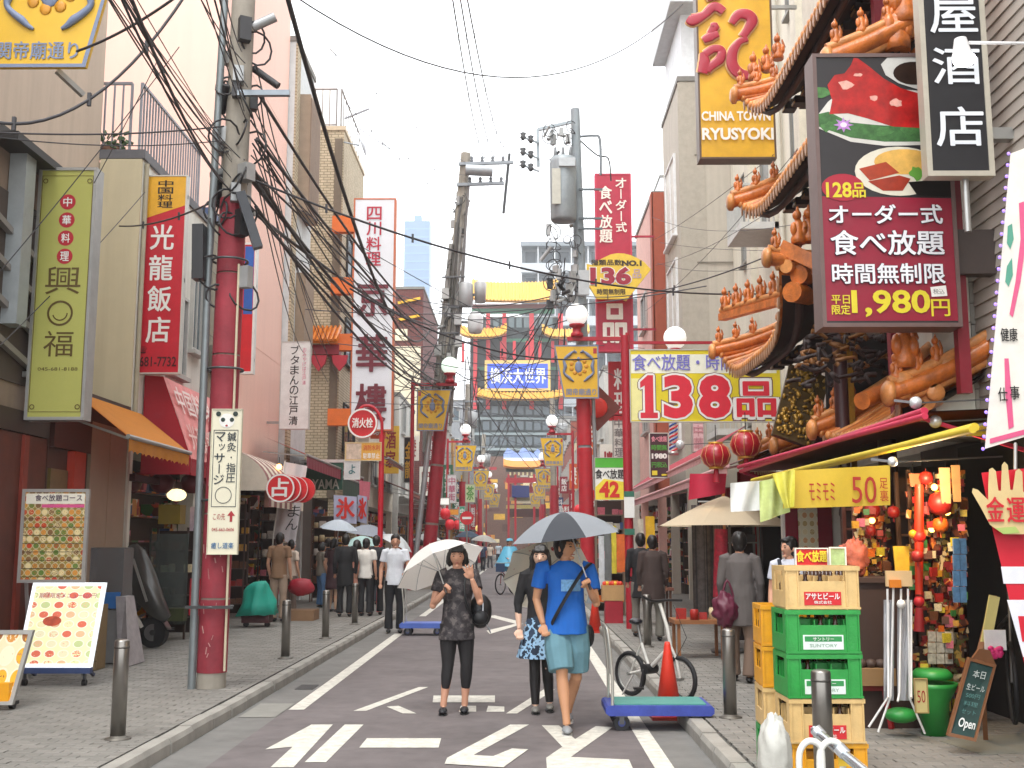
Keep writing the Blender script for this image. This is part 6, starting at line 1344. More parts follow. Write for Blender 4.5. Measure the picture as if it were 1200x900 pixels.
# ------------------------------------------------------------------ shop goods
PK = {'red': '#a3241c', 'orange': '#d96a1e', 'gold': '#c9932a', 'yellow': '#d9c23a', 'green': '#3f7a3a', 'pink': '#cf6a7a', 'cream': '#d8c8a0', 'brown': '#6b4026', 'blue': '#39558f', 'white': '#d8d4cb', 'dark': '#2a201d'}
_pk = {}
def packet(kind, colr, loc, s, label, group, rz=0):
    key = (kind, colr)
    if key not in _pk:
        m = MB()
        if kind == 'packet': m.prism([(-.5, 0), (.5, 0), (.46, .08), (.5, .9), (.46, 1), (-.46, 1), (-.5, .9), (-.46, .08)], (0, -.16, 0), (1, 0, 0), (0, 0, 1), (0, 1, 0), .32); m.box((-.38, -.175, .3), (.38, -.161, .72))
        elif kind == 'tin': m.lathe([(.42, 0), (.42, .85), (.36, .93), (.36, 1), (0, 1)], (0, 0, 0), 10)
        elif kind == 'lantern': m.lathe([(.15, 0), (.42, .12), (.55, .5), (.42, .88), (.15, 1)], (0, 0, 0), 12); m.tube([(0, 0, -.35), (0, 0, 0)], .06, 5); m.tube([(0, 0, 1), (0, 0, 1.2)], .03, 4)
        else: m.box((-.5, -.4, 0), (.5, .4, .8)); m.box((-.46, -.36, .801), (.46, .36, .86))
        _pk[key] = m.mesh(kind, mat=M(PK[colr], .45, var=.55, scale=9))
    o = bpy.data.objects.new({'packet': 'souvenir_packet', 'tin': 'tea_tin', 'lantern': 'paper_lantern', 'box': 'gift_box'}[kind], _pk[key]); col.objects.link(o)
    o.location = loc; o.scale = (s, s, s); o.rotation_euler[2] = rz; tag(o, label, {'packet': 'packet', 'tin': 'tin', 'lantern': 'lantern', 'box': 'box'}[kind], group); return o
def shelf_rack(label, where, x0, x1, y, zs, d=.35, fm=None, cols=('red', 'orange', 'gold', 'cream', 'brown', 'pink'), kinds=('packet', 'box', 'tin'), size=(.10, .15), fill=.93, name='display_rack'):
    t = thing(name, label, 'rack', ((x0 + x1) / 2, y, .12)); fm = fm or M('#4a2a22', .5); q = random.Random(hash(x0) % 1000 + int(y * 10))
    for x in (x0, x1 - .03):
        for yy in (y, y + d): MB().box((x, yy, .12), (x + .03, yy + .03, zs[-1] + .35)).build('upright', fm, t)
    MB().box((x0, y + d + .031, .2), (x1, y + d + .045, zs[-1] + .3)).build('back_panel', M('#33201a', .7), t)
    gname = 'goods on the ' + where
    for k, z in enumerate(zs):
        MB().box((x0 + .031, y, z - .02), (x1 - .031, y + d, z)).build('shelf', fm, t)
        x = x0 + .05; c_ = q.choice(cols); lvl = 'bottom' if k == 0 else 'top' if k == len(zs) - 1 else ('second', 'third', 'fourth', 'fifth', 'sixth', 'seventh', 'eighth', 'ninth')[k - 1]
        while x < x1 - .07:
            s = q.uniform(*size)
            if q.random() < .3: c_ = q.choice(cols)
            if q.random() < fill:
                kd = q.choice(kinds); packet(kd, c_, (x + s / 2, y + .08 + q.uniform(0, .05), z + .001), s, f'small {c_} {dict(packet="packet", tin="tin", box="box", lantern="lantern")[kd]} {("at the left end", "in the middle", "at the right end")[min(2, int(3 * (x - x0) / (x1 - x0)))]} of the {lvl} shelf, {where}', gname, q.uniform(-.15, .15))
            x += s * 1.04
    return t
# souvenir shop (right)
rk = ('red', 'orange', 'gold', 'red', 'cream', 'brown', 'pink', 'yellow')
shelf_rack('tall lit souvenir rack full of packets, right of the crimson column', 'right souvenir rack', W(1070, 700, 9.3).x, W(1126, 700, 9.3).x, 9.3, [.24, .42, .6, .78, .96, 1.14, 1.32, 1.5, 1.68, 1.86], .3, M('#5a3a22', .5), rk, ('packet', 'packet', 'box'), (.07, .13), 1)
shelf_rack('souvenir rack left of the crimson column, behind the beer crates', 'left souvenir rack', W(1003, 700, 10).x, W(1040, 700, 10).x, 10.0, [.3, .48, .66, .84, 1.02, 1.2, 1.38, 1.56, 1.74, 1.92], .3, M('#5a2a1a', .5), rk, ('packet', 'packet', 'box'), (.07, .13), 1)
shelf_rack('low souvenir shelves at the back of the right shop', 'back souvenir shelves', 3.35, 4.5, 11.4, [.3, .6, .9, 1.2, 1.5, 1.8, 2.1], .3, M('#4a2a1a', .5), rk, ('packet', 'box', 'tin'), (.09, .15), 1)
for x, y, s, Y in ((1022, 598, .19, 9.9), (1102, 590, .26, 9.1), (1085, 560, .15, 9.1), (1102, 615, .17, 9.15), (1047, 600, .14, 9.6), (1020, 622, .13, 9.9), (1075, 652, .13, 9.0)):
    s *= .72; packet('lantern', 'red' if s != .17 * .72 else 'orange', W(x, y, Y) - V3(0, 0, s * .5), s, {(1022, 598): 'red lantern at the left of the souvenir doorway, just under the yellow banner', (1102, 590): 'largest red lantern in the souvenir doorway, right of the long ornament', (1085, 560): 'red lantern at the very top of the souvenir doorway', (1102, 615): 'orange lantern below the largest red one', (1047, 600): 'small red lantern beside the crimson column', (1020, 622): 'lower red lantern at the left of the souvenir doorway', (1075, 652): 'tiny lantern half way down the long red ornament'}[(x, y)], 'red lanterns in the souvenir shop')
q5 = random.Random(31)
for i in range(130):
    x, y = q5.choice(((q5.uniform(1002, 1040), q5.uniform(600, 770)), (q5.uniform(1066, 1130), q5.uniform(560, 790)), (q5.uniform(1082, 1130), q5.uniform(560, 760)))); c5 = q5.choice(('red', 'orange', 'gold', 'cream', 'brown', 'pink', 'yellow', 'red', 'dark', 'brown', 'green'))
    packet('packet', c5, W(x, y, (9.85 if x < 1045 else 9.2) + q5.uniform(-.08, .05)), q5.uniform(.03, .075), f'small {c5} packet hanging on the front of the {"left" if x < 1045 else "right"} souvenir rack', 'packets hanging on the souvenir racks', q5.uniform(-.5, .5))
for x_a, x_b, Yp, lb in ((1001, 1042, 9.98, 'dense mass of small goods packed on the left souvenir rack'), (1064, 1131, 9.27, 'dense mass of small goods packed on the right souvenir rack')):
    gb = MB()
    for i in range(420):
        c5 = W(q5.uniform(x_a, x_b), q5.uniform(556, 810), Yp + q5.uniform(-.03, .06)); gb.obox(c5, (q5.uniform(.02, .06), .02, q5.uniform(.025, .075)), Matrix.Rotation(q5.uniform(-.3, .3), 3, 'Y'))
    o = single('small_goods', gb, mixed_goods(Yp, 17, ('#8f2a1c', '#c4762a', '#4a2a1e', '#b89a4a', '#6b3a26', '#c9b48a', '#7a1c1c', '#2e221e', '#a8582a', '#5a5a2c')), lb, 'goods', None, 'stuff')
t = thing('hanging_ornament', 'long red and orange cord ornament with tassels hanging in the shop doorway', 'ornament', W(1077, 700, 9.1)); a = W(1077, 568, 9.1); b_ = W(1077, 740, 9.1)
MB().tube([a, a.lerp(b_, .3), a.lerp(b_, .75)], [.035, .04, .03], 8).build('cord', M('#cc3314', .5), t); MB().ball(a.lerp(b_, .36), .055, 10, 8).build('knot', M('#d9261a', .5), t); MB().ball(a.lerp(b_, .34) - V3(.05, 0, 0), .035, 8, 6).build('gold_bead', M('#e0a020', .4), t); MB().ball(a.lerp(b_, .8), .045, 8, 6).build('knot', M('#b8202a', .5), t); MB().tube([a.lerp(b_, .84), b_], [.03, .045], 8).build('tassel', M('#8f1a20', .6), t)
warm = M('#ffb45a', .3, emit=5, var=0); 
for i, (x, y, Y) in enumerate(((1022, 610, 9.9), (1110, 600, 9.1), (1095, 571, 9.1), (1032, 648, 9.9), (1092, 620, 9.2), (1120, 680, 9.25), (1070, 560, 9.5))):
    t = thing('shop_bulb', 'small warm light bulb glowing in the souvenir shop', 'light bulb', W(x, y, Y), 'warm bulbs in the souvenir shop'); MB().ball(W(x, y, Y), .028, 8, 6).build('bulb', warm, t); MB().tube([W(x, y, Y) + V3(0, 0, .025), W(x, y, Y) + V3(0, 0, .12)], .006, 5).build('cord', black, t)
# lit lamp light of the shop's own bulbs
pl_ = bpy.data.lights.new('shop_light', 'POINT'); pl_.energy = 24; pl_.color = (1, .72, .42); pl_.shadow_soft_size = .08; po = bpy.data.objects.new('shop_light', pl_); col.objects.link(po); po.location = W(1085, 565, 8.7)
# hanging bamboo fans, yellow card, blue plastic strips
for i, (x0, y0, x1, y1, Y, m_, nm, lb) in enumerate(((1104, 548, 1112, 590, 9.0, '#b9966a', 'wooden_fan', 'brown wooden fan hanging at the left of two above the rack'), (1118, 545, 1124, 588, 9.0, '#a07a50', 'wooden_fan', 'brown wooden fan hanging at the right of two above the rack'), (1050, 640, 1064, 676, 9.2, '#c9a32a', 'price_card', 'plain yellow price card hanging in the souvenir shop'), (1067, 555, 1078, 570, 9.1, '#8f4a1e', 'wooden_plaque', 'round brown plaque hanging above the long red ornament'))):
    a, c = W(x0, y1, Y), W(x1, y0, Y); single(nm, MB().prism([(0, 0), (c.x - a.x, 0), ((c.x - a.x) * 1.1, c.z - a.z), (-(c.x - a.x) * .1, c.z - a.z)], a, (1, 0, 0), (0, 0, 1), (0, 1, 0), .015), M(m_, .6, var=.3, scale=9), lb, nm.split('_')[1])
t = thing('plastic_pouches', 'blue patterned plastic pouches hanging in a strip beside the dark doorway', 'pouches', W(1125, 706, 8.7))
for k in range(2):
    for j in range(4): a = W(1118 + k * 8, 706 - j * 19, 8.7); MB().box(a, a + V3(.048, .02, .118)).build('pouch', M('#5f8ab0', .3, var=.5, scale=16), t)
# dried gourd / plant / pink packs / white cards on the white wall
single('hanging_basket', MB().ball(W(993, 600, 11.5), (.09, .09, .11), 10, 7, fn=lambda d: 1 + .2 * noise.noise(d * 5)), M('#2e2420', .8, var=.5), 'dark hanging basket in front of the white wall, below the yellow banner', 'basket')
# white wall with framed panel
t = thing('shop_wall', 'white panel wall with a crimson framed price list behind the beer crates', 'wall', (5.0, 16.0, .1))
a = W(920, 700, 14.6); c = W(1002, 590, 14.6)
MB().box((a.x, 14.6, .12), (c.x, 14.7, c.z)).build('panel', M('#d3cfc6', .6), t)
for x0, x1 in ((922, 934), (960, 974)): p0, p1 = W(x0, 665, 14.58), W(x1, 594, 14.58); MB().box((p0.x, 14.56, .9), (p1.x, 14.599, p1.z)).build('crimson_pilaster', M('#7a1428', .5), t)
p0, p1 = W(936, 643, 14.57), W(959, 594, 14.57); quad_print('price_list', [p0, V3(p1.x, p0.y, p0.z), p1, V3(p0.x, p0.y, p1.z)], printed('#d8cfb4', 3, 5, 2, ('#cf9a6a', '#b8a070', '#d9c9a0'), .42, '#e2d8bc'), t)
t, fr, w_, h_ = signbox('stall_sign', 'yellow and red stall sign above the beer crates', 932, 642, 971, 664, 9.6, .04, M('#c8242a', .5), white, edge=.01)
text('食べ放題', (w_ * .05, h_ * .25, w_ * .95, h_ * .85), fr, M('#e9d23a', .5), t, .05, .005)
t, fr, w_, h_ = signbox('stall_card', 'pale green card beside the yellow and red stall sign', 972, 641, 992, 664, 9.5, .02, M('#a8c890', .5, var=.4, scale=12), white, edge=.012)
single('dried_goods', MB().ball(W(1000, 655, 9.6), (.12, .1, .16), 28, 20, fn=lambda d: 1 + .3 * noise.noise(d * 4) + .25 * noise.noise(d * 13)), M('#b5604a', .7, var=.5, scale=14), 'bundle of reddish dried goods hanging beside the pale green card', 'dried goods')
single('counter', MB().box((2.6, 9.3, .12), (3.35, 9.9, 1.28)).box((2.56, 9.26, 1.281), (3.39, 9.94, 1.32)), M('#3c2a24', .6), 'dark shop counter hidden behind the beer crates', 'counter')
# banners under the yellow awning
def cloth(name, label, pts, Y, m_, wav=.02, cat='banner'):
    q = [W(x, y, Y) for x, y in pts]; t = thing(name, label, cat, (q[0] + q[1]) / 2)
    MB().grid(lambda u, v: q[0].lerp(q[1], u).lerp(q[3].lerp(q[2], u), v) + V3(0, wav * math.sin(u * 9 + v * 2), 0), 14, 6, thick=(0, .004, 0)).build('cloth', m_, t); return t, q
t, q = cloth('price_banner', 'yellow banner with red writing and a 50 under the awning', [(918, 552), (1043, 545), (1043, 592), (918, 596)], 8.6, M('#cfae30', .6, var=.12), .006)
fr = (q[3] + V3(0, -.02, 0), V3(1, 0, 0), V3(0, 0, 1), V3(0, -1, 0)); wb = q[2].x - q[3].x; rdk = M('#a82a1e', .6)
text('50', (wb * .64, .04, wb * .87, .245), fr, rdk, t, .0, .004); text('モミモミ', (wb * .24, .06, wb * .48, .2), fr, rdk, t, 0, .004); text('足裏', (wb * .9, .05, wb * .98, .24), fr, rdk, t, 0, .004, vertical=True)
t, q = cloth('hanging_sheet', 'crumpled yellow plastic sheet at the left end of the yellow banner', [(905, 556), (932, 550), (930, 594), (921, 596)], 8.5, M('#d2cb52', .4, var=.3, scale=7), .02, 'sheet')
t, q = cloth('hanging_sheet', 'white transparent plastic sheet hanging beside the green leaf sheet', [(856, 566), (896, 563), (894, 598), (857, 600)], 8.7, M('#cfd0cb', .3, var=.15), .02, 'sheet')
t, q = cloth('hanging_sheet', 'pale green leafy plastic sheet between white and yellow ones', [(890, 564), (919, 558), (925, 600), (892, 612)], 8.6, M('#b4c078', .5, var=.35, scale=8), .03, 'sheet')
# lanterns on the right
for x, y, s, lb in ((839, 534, .19, 'left of the two big red lanterns under the 138 board'), (874, 521, .20, 'right and higher of the two big red lanterns under the 138 board')):
    c_ = W(x, y, 15.0); t = thing('red_lantern', lb, 'lantern', c_, 'big red lanterns')
    MB().lathe([(s * .5, -s * .82), (s * .85, -s * .55), (s * 1.05, 0), (s * .85, s * .55), (s * .5, s * .82)], c_, 20).build('silk', M('#a31524', .35, coat=.3), t)
    for i in range(10): MB().tube([c_ + V3(math.cos(i * .628) * r_, math.sin(i * .628) * r_, z_) for r_, z_ in ((s * .5, -s * .82), (s * .87, -s * .55), (s * 1.07, 0), (s * .87, s * .55), (s * .5, s * .82))], .006, 4).build('rib', M('#c98a5a', .4), t)
    for z_ in (-1, 1): MB().lathe([(s * .52, z_ * s * .8), (s * .52, z_ * s * .95)], c_, 16).build('gold_cap', M('#c9963a', .35, .5), t)
    MB().tube([c_ + V3(0, 0, -s * .9), c_ + V3(0, 0, -s * 1.9)], [.03, .05], 8).build('tassel', M('#a8142a', .6), t); MB().tube([c_ + V3(0, 0, s * .9), c_ + V3(0, 0, s * 2.2)], .006, 4).build('cord', black, t)
for x, y, Y, s, lb in ((1073, 472, 8.6, .05, 'silver clip lamp on a rod above the crimson hem'), (1096, 494, 8.4, .05, 'white clip lamp just above the yellow hem'), (797, 521, 18.5, .08, 'white cone lamp by the barber pole'), (1046, 541, 8.6, .04, 'small pale lamp under the yellow hem')):
    c_ = W(x, y, Y); t = thing('clip_lamp', lb, 'lamp', c_); MB().ball(c_, s, 10, 8).build('reflector', M('#d3d6d8', .25, .4), t); MB().bar(c_, c_ + V3(-.16, .02, .02), .02).build('socket', grey, t); MB().bar(c_ + V3(s, 0, 0), c_ + V3(.85, 0, .04), .012).build('arm', M('#5d5f60', .4, .5), t)

# white folding stand, green basket stool, chalkboard, rail
t = thing('folding_rack', 'white folding airer wrapped in clear plastic, standing in front of the souvenir shop', 'folding rack', (3.1, 8.9, .12)); wtb = M('#dcdcda', .35)
for a_, b_, c_ in (((1040, 690), (1042, 815), (1018, 852)), ((1047, 688), (1044, 815), (1029, 858)), ((1056, 690), (1054, 812), (1052, 822)), ((1064, 690), (1066, 818), (1084, 860)), ((1041, 706), (1041, 812), (1041, 818)), ((1068, 706), (1068, 812), (1068, 818))):
    MB().tube([W(*a_, 8.8), W(*b_, 8.8), W(*c_, 8.75)], .009, 8).build('tube', wtb, t)
for x0, x1 in ((1036, 1048), (1052, 1069)):
    MB().grid(lambda u, v: W(x0 + (x1 - x0) * u + 2 * v * math.sin(u * 6), 703 + 118 * v, 8.83 + .03 * math.sin(u * 11 + v * 5)), 8, 8, thick=(0, .01, 0)).build('plastic_wrap', M('#c3c4c8', .2, var=.2, trans=.35), t)
MB().obox(W(1053, 678, 8.8), (.2, .03, .12)).build('header_card', M('#cdb184', .6), t); MB().obox(W(1049, 684, 8.77), (.09, .02, .06)).build('orange_tag', M('#cf7a1e', .6), t); MB().ball(W(1056, 708, 8.76), .035, 8, 6).build('cap', white, t)
gm = M('#2f9440', .4, var=.15)
t = thing('green_basket', 'green plastic tub with wide rim beside the white folding rack', 'tub', W(1090, 850, 8.6)); c_ = W(1092, 790, 9.0); c_.z = .12
MB().lathe([(.10, .001), (.12, .25), (.18, .36), (.19, .40), (.17, .39), (.11, .30), (.08, .03)], c_, 20).build('tub', gm, t); MB().lathe([(.0, .43), (.15, .43), (.16, .46), (.12, .5), (0, .5)], c_, 16).build('lid', gm, t)
single('fallen_basket', MB().ball(W(1056, 838, 8.9), (.13, .1, .06), 14, 8), gm, 'shallow green tray lying by the foot of the white rack', 'tray')
t, fr, w_, h_ = signbox('price_card', 'small yellowish card lettered in red, leaning on the green tub', 1072, 795, 1088, 836, 8.55, .02, M('#cfc083', .6), M('#a88f5a', .6), edge=.008); text('50', (w_ * .2, h_ * .3, w_ * .8, h_ * .65), fr, red, t, 0, .004)
for i, (x, y, Y, m_, lb) in enumerate(((1010, 772, 9.4, '#8c1f22', 'red plastic stool under the souvenir shelves, left of the white rack'), (1108, 812, 9.3, '#7a1c1e', 'red stool behind the green tub'))):
    p_ = W(x, y, Y); t = thing('stool', lb, 'stool', (p_.x, Y, .12)); MB().box((p_.x - .17, Y - .15, .42), (p_.x + .17, Y + .15, .46)).build('seat', M(m_, .45), t)
    for sx in (-1, 1):
        for sy in (-1, 1): MB().bar((p_.x + sx * .14, Y + sy * .12, .42), (p_.x + sx * .17, Y + sy * .15, .125), .035).build('leg', M(m_, .45), t)
p_ = W(1018, 760, 9.3); t = thing('goods_tray', 'cardboard tray of pale goods on the red stool', 'tray', (p_.x, 9.35, .47)); MB().box((p_.x - .2, 9.2, .465), (p_.x + .18, 9.5, .6)).build('tray', M('#8d6d48', .8), t)
for i in range(8): MB().ball((p_.x - .15 + i * .04, 9.3 + (i % 2) * .08, .63), (.05, .05, .04), 8, 5).build('bag', M('#c9bda8' if i % 2 else '#4a3a34', .6, var=.3), t)
t = thing('photo_cards', 'pinned grid of small photo cards on the rack above the green tub', 'photo cards', W(1100, 790, 9.2))
for i in range(3):
    for j in range(3): a = W(1088 + i * 10, 752 + j * 13, 9.15); MB().box(a, a + V3(.062, .01, .08)).build('card', M('#b9b2a4', .5, var=.6, scale=22), t)
single('sachet_bunch', MB().ball(W(1020, 725, 9.5), (.13, .08, .16), 14, 9, fn=lambda d: 1 + .25 * noise.noise(d * 6)), M('#5b5148', .6, var=.7, scale=18), 'speckled bunch of sachets hanging on the left souvenir rack', 'sachets')
# chalkboard
t = thing('chalkboard', 'leaning chalkboard sign with a wooden frame on the concrete step', 'chalkboard', W(1135, 868, 8.3)); Y = 8.3
C4 = [W(1110, 862, Y - .12), W(1143, 869, Y - .15), W(1167, 779, Y + .1), W(1135, 770, Y + .1)]
wood = M('#7a4f2e', .6, var=.25)
def lp(u, v, d=0): return C4[0].lerp(C4[1], u).lerp(C4[3].lerp(C4[2], u), v) + V3(0, -d, 0)
for A in ((0, 0, .08, 1), (.92, 0, 1, 1), (.08, 0, .92, .04), (.08, .96, .92, 1)):
    v = [lp(A[0], A[1], .012), lp(A[2], A[1], .012), lp(A[2], A[3], .012), lp(A[0], A[3], .012)]; MB().add(v + [p + V3(0, .04, 0) for p in v], [(0, 1, 2, 3), (7, 6, 5, 4), (0, 4, 5, 1), (1, 5, 6, 2), (2, 6, 7, 3), (3, 7, 4, 0)]).build('frame_rail', wood, t)
MB().add([lp(.08, .04), lp(.92, .04), lp(.92, .96), lp(.08, .96)], [(0, 1, 2, 3)]).build('slate', M('#1f3f3c', .7, var=.25, scale=7), t)
v = [W(1140, 771, Y + .1), W(1167, 779, Y + .1), W(1160, 762, Y + .1), W(1148, 760, Y + .1)]; MB().add(v + [p + V3(0, .03, 0) for p in v], [(0, 1, 2, 3), (7, 6, 5, 4), (0, 4, 5, 1), (1, 5, 6, 2), (2, 6, 7, 3), (3, 7, 4, 0)]).build('top_board', wood, t)
Uc = (C4[1] - C4[0]).normalized(); Vc = (C4[3] - C4[0]).normalized(); Lu = (C4[1] - C4[0]).length; Lv = (C4[3] - C4[0]).length
frc = (lp(0, 0, .004), Uc, Vc, V3(0, -1, 0)); chalk = M('#b9c4c2', .8)
text('本日', (Lu * .3, Lv * .76, Lu * .75, Lv * .86), frc, chalk, t, -.01, .003); text('生ビール', (Lu * .2, Lv * .6, Lu * .85, Lv * .68), frc, chalk, t, -.01, .003); text('Open', (Lu * .25, Lv * .1, Lu * .85, Lv * .25), frc, M('#e3e8e6', .7), t, .02, .003)
for j in range(3): text(('500円', '料理', 'セット')[j], (Lu * .25, Lv * (.5 - j * .1), Lu * .75, Lv * (.56 - j * .1)), frc, M('#4f7f7c', .8), t, -.01, .003)
MB().bar(W(1150, 775, 8.5), V3(W(1150, 775, 8.5).x + .1, 8.75, .13), .035).build('rear_leg', wood, t)
t = thing('easel', 'wooden easel with a yellow card, pink flower and white heart card behind the chalkboard', 'easel', W(1160, 780, 8.7)); MB().bar(W(1146, 780, 8.6), W(1166, 700, 8.8), .05).build('leg', wood, t)
v = [W(1150, 752, 8.6), W(1162, 752, 8.6), W(1172, 700, 8.7), W(1160, 697, 8.7)]; MB().add(v + [p + V3(0, .02, 0) for p in v], [(0, 1, 2, 3), (7, 6, 5, 4), (0, 4, 5, 1), (1, 5, 6, 2), (2, 6, 7, 3), (3, 7, 4, 0)]).build('card', M('#c0b878', .6), t)
MB().box(W(1155, 762, 8.5), W(1177, 738, 8.52)).build('heart_card', M('#e2dfdc', .5), t); q = MB()
for i in range(14): q.ball(W(1166 + R_.uniform(-7, 7), 765 + R_.uniform(-7, 7), 8.45), (.025, .012, .02), 6, 4)
q.build('flower', M('#d0286e', .5, var=.3), t)
# parked bicycle in the dark doorway
t = thing('bicycle', 'dark bicycle standing in the shadow behind the chalkboard', 'bicycle', W(1185, 850, 8.9)); c_ = W(1186, 800, 8.9); e = [c_ + V3(.1 * math.cos(i * .2618), .3 * math.cos(i * .2618), .3 * math.sin(i * .2618)) for i in range(24)]
MB().tube(e, .018, 8, closed=True).build('wheel', tyre, t); MB().tube([c_, c_ + V3(.1, .2, .5), c_ + V3(.15, .3, .75)], .015, 6).build('fork', M('#4a4a4c', .4, .5), t); MB().tube([c_ + V3(.1, .2, .5), c_ + V3(.3, .9, .35)], .018, 6).build('frame', M('#4a4a4c', .4, .5), t)
# silver rail and yellow loops bottom right
t = thing('pipe_rail', 'silver pipe barrier with white hooped legs in the bottom right corner', 'barrier', W(990, 890, 5.6))
MB().tube([W(955, 856, 5.9), W(990, 885, 5.5), W(1040, 925, 5.0)], .024, 14).build('rail', M('#b4bcc4', .25, .85), t)
for x, y in ((958, 858), (985, 879)): a = W(x - 3, y - 4, 5.85 - (x - 958) * .012); MB().tube([a, a + V3(.03, -.02, -.035)], .031, 14).build('coupler', M('#d3d8dc', .3, .7), t)
for x0 in (937, 961): MB().tube(catmull([W(x0, 910, 5.6), W(x0, 882, 5.6), W(x0 + 9, 869, 5.6), W(x0 + 21, 871, 5.6), W(x0 + 26, 882, 5.6), W(x0 + 27, 915, 5.6)], 4), .016, 8).build('white_hoop', M('#d9d9d2', .4), t)
MB().box(W(984, 898, 5.55), W(999, 884, 5.57)).build('yellow_plate', M('#e8c030', .5), t)
single('plastic_bag', MB().ball(W(908, 880, 6.3), (.09, .09, .25), 30, 22, fn=lambda d: 1 + .16 * noise.noise(d * 2.5) + .10 * noise.noise(d * 9) - .25 * max(0, d.z)), M('#bdbcb4', .35, var=.15, bump=.3), 'crumpled white plastic bag against the bottom of the beer crates', 'bag')

# ------------------------------------------------------------------ parasol, stalls on the right
t = thing('parasol', 'beige market parasol over the stall on the right pavement', 'parasol', (2.86, 15.6, .12)); C = W(848, 581, 15.6); rr = .98; bei = cloth_mat('#dccbad', .4)
for i in range(8):
    a0, a1 = i * .7854 + .3, (i + 1) * .7854 + .3
    def f(u, v, a0=a0, a1=a1):
        a = a0 + (a1 - a0) * u; r = rr * v * (math.cos(.3927) / math.cos((a - (a0 + a1) / 2)) if True else 1); return V3(C.x + r * math.cos(a), 15.6 + r * math.sin(a), C.z - .42 * v ** 1.15)
    MB().grid(f, 4, 5).build('canopy_panel', bei, t)
    MB().tube([C + V3(0, 0, -.03), f(0, 1) + V3(0, 0, -.01)], .01, 4).build('rib', M('#8b7350', .5), t)
MB().tube([(C.x, 15.6, .14), (C.x, 15.6, C.z + .05)], .022, 10).build('pole', M('#b87a3e', .5), t); MB().lathe([(.22, .12), (.24, .16), (.06, .22)], (C.x, 15.6, 0), 16).build('base', M('#5b5b5b', .6), t)
MB().ball(W(836, 605, 15.2), .04, 8, 6).build('bulb', M('#ffd9a0', .3, emit=4, var=0), t)
single('hanging_charms', MB().tube([W(845, 620, 15.4), W(845, 700, 15.4)], [.09, .11], 8), M('#b01f3a', .6, var=.7, scale=13), 'bunch of red and coloured charms hanging on the parasol pole', 'charms')
single('red_curtain', MB().grid(lambda u, v: V3(3.35 + 1.1 * u, 17.2 + .03 * math.sin(u * 22), .3 + 2.4 * v), 30, 4, thick=(0, .02, 0)), M('#a01022', .6, var=.12), 'tall deep red cloth wall behind the beige parasol', 'curtain')
t = thing('garment_rail', 'rail of dark grey patterned garments beside the parasol pole', 'garment rail', W(832, 740, 15.9))
for k in range(7):
    p_ = W(822 + k * 3.4, 640, 16.1); MB().grid(lambda u, v: V3(p_.x - .13 + .26 * u, 16.1 + .03 * math.sin(u * 8 + k), 2.15 - 1.55 * v), 8, 6, thick=(0, .03, 0)).build('garment', M(('#5d5552', '#3a3638', '#74685e')[k % 3], .8, var=.6, scale=11), t)
MB().tube([W(818, 588, 16.2), W(850, 588, 16.2)], .014, 6).build('rail', silver, t)
t = shelf_rack('metal shelf of small pale goods under the parasol', 'parasol shelf', W(856, 700, 16.3).x, W(892, 700, 16.3).x, 16.3, [.5, .78, 1.06, 1.34, 1.62, 1.9], .3, M('#8c8a86', .5, .3), ('cream', 'white', 'brown', 'dark'), size=(.1, .13))
single('doorway_shade_panel', MB().box((W(896, 700, 16.6).x, 16.6, .12), (W(921, 700, 16.6).x, 16.8, 2.6)), M('#141213', .9), 'black panel standing in for doorway shade, left of the crimson framed price list', 'doorway')  # flat black panel paints the shade inside the doorway
def stall(label, px0, px1, Y, z, m_, legm, goods, where, d=.6):
    x0, x1 = W(px0, 700, Y).x, W(px1, 700, Y).x; t = thing('stall_table', label, 'table', ((x0 + x1) / 2, Y, .12)); MB().box((x0, Y, z - .05), (x1, Y + d, z)).build('table_top', m_, t)
    for x in (x0 + .04, x1 - .08):
        for yy in (Y + .04, Y + d - .08): MB().box((x, yy, .12), (x + .04, yy + .04, z - .051)).build('leg', legm, t)
    q = random.Random(int(px0)); x = x0 + .05
    while x < x1 - .08:
        s = q.uniform(.1, .16); c_ = q.choice(goods); packet(q.choice(('box', 'packet', 'tin')), c_, (x + s / 2, Y + q.uniform(.08, .3), z + .001), s, f'small {c_} item on the {where}', 'goods on the ' + where, q.uniform(-.3, .3)); x += s * 1.1
    return t
stall('stall table with white and red goods, under the beige parasol', 790, 852, 14.6, .62, M('#8d5a34', .6), M('#8d5a34', .6), ('white', 'cream', 'red', 'white'), 'parasol stall table')
stall('stall table with red goods beside the slim red post', 742, 790, 20.5, .8, M('#7a4a3a', .6), M('#5a3a2a', .6), ('white', 'red', 'dark', 'cream'), 'red post stall table')
t = thing('cardboard_box', 'open cardboard box of fruit on a red crate, left of the slim red post', 'box', (1.8, 21.2, .8)); a, c = W(706, 704, 21.2), W(731, 686, 21.2)
MB().box((a.x, 21.2, a.z), (c.x, 21.5, c.z)).build('box', M('#b89262', .8), t)
for i in range(7): MB().ball((a.x + .05 + i * .05, 21.3, c.z + .03), .045, 8, 6).build('fruit', M(('#d8402a', '#e0b02a', '#c9341f')[i % 3], .5), t)
single('red_crate', MB().box((a.x + .05, 21.2, .12), (c.x - .02, 21.5, a.z - .01)), M('#a01a2c', .5, var=.2), 'red crate under the cardboard box of fruit', 'crate')
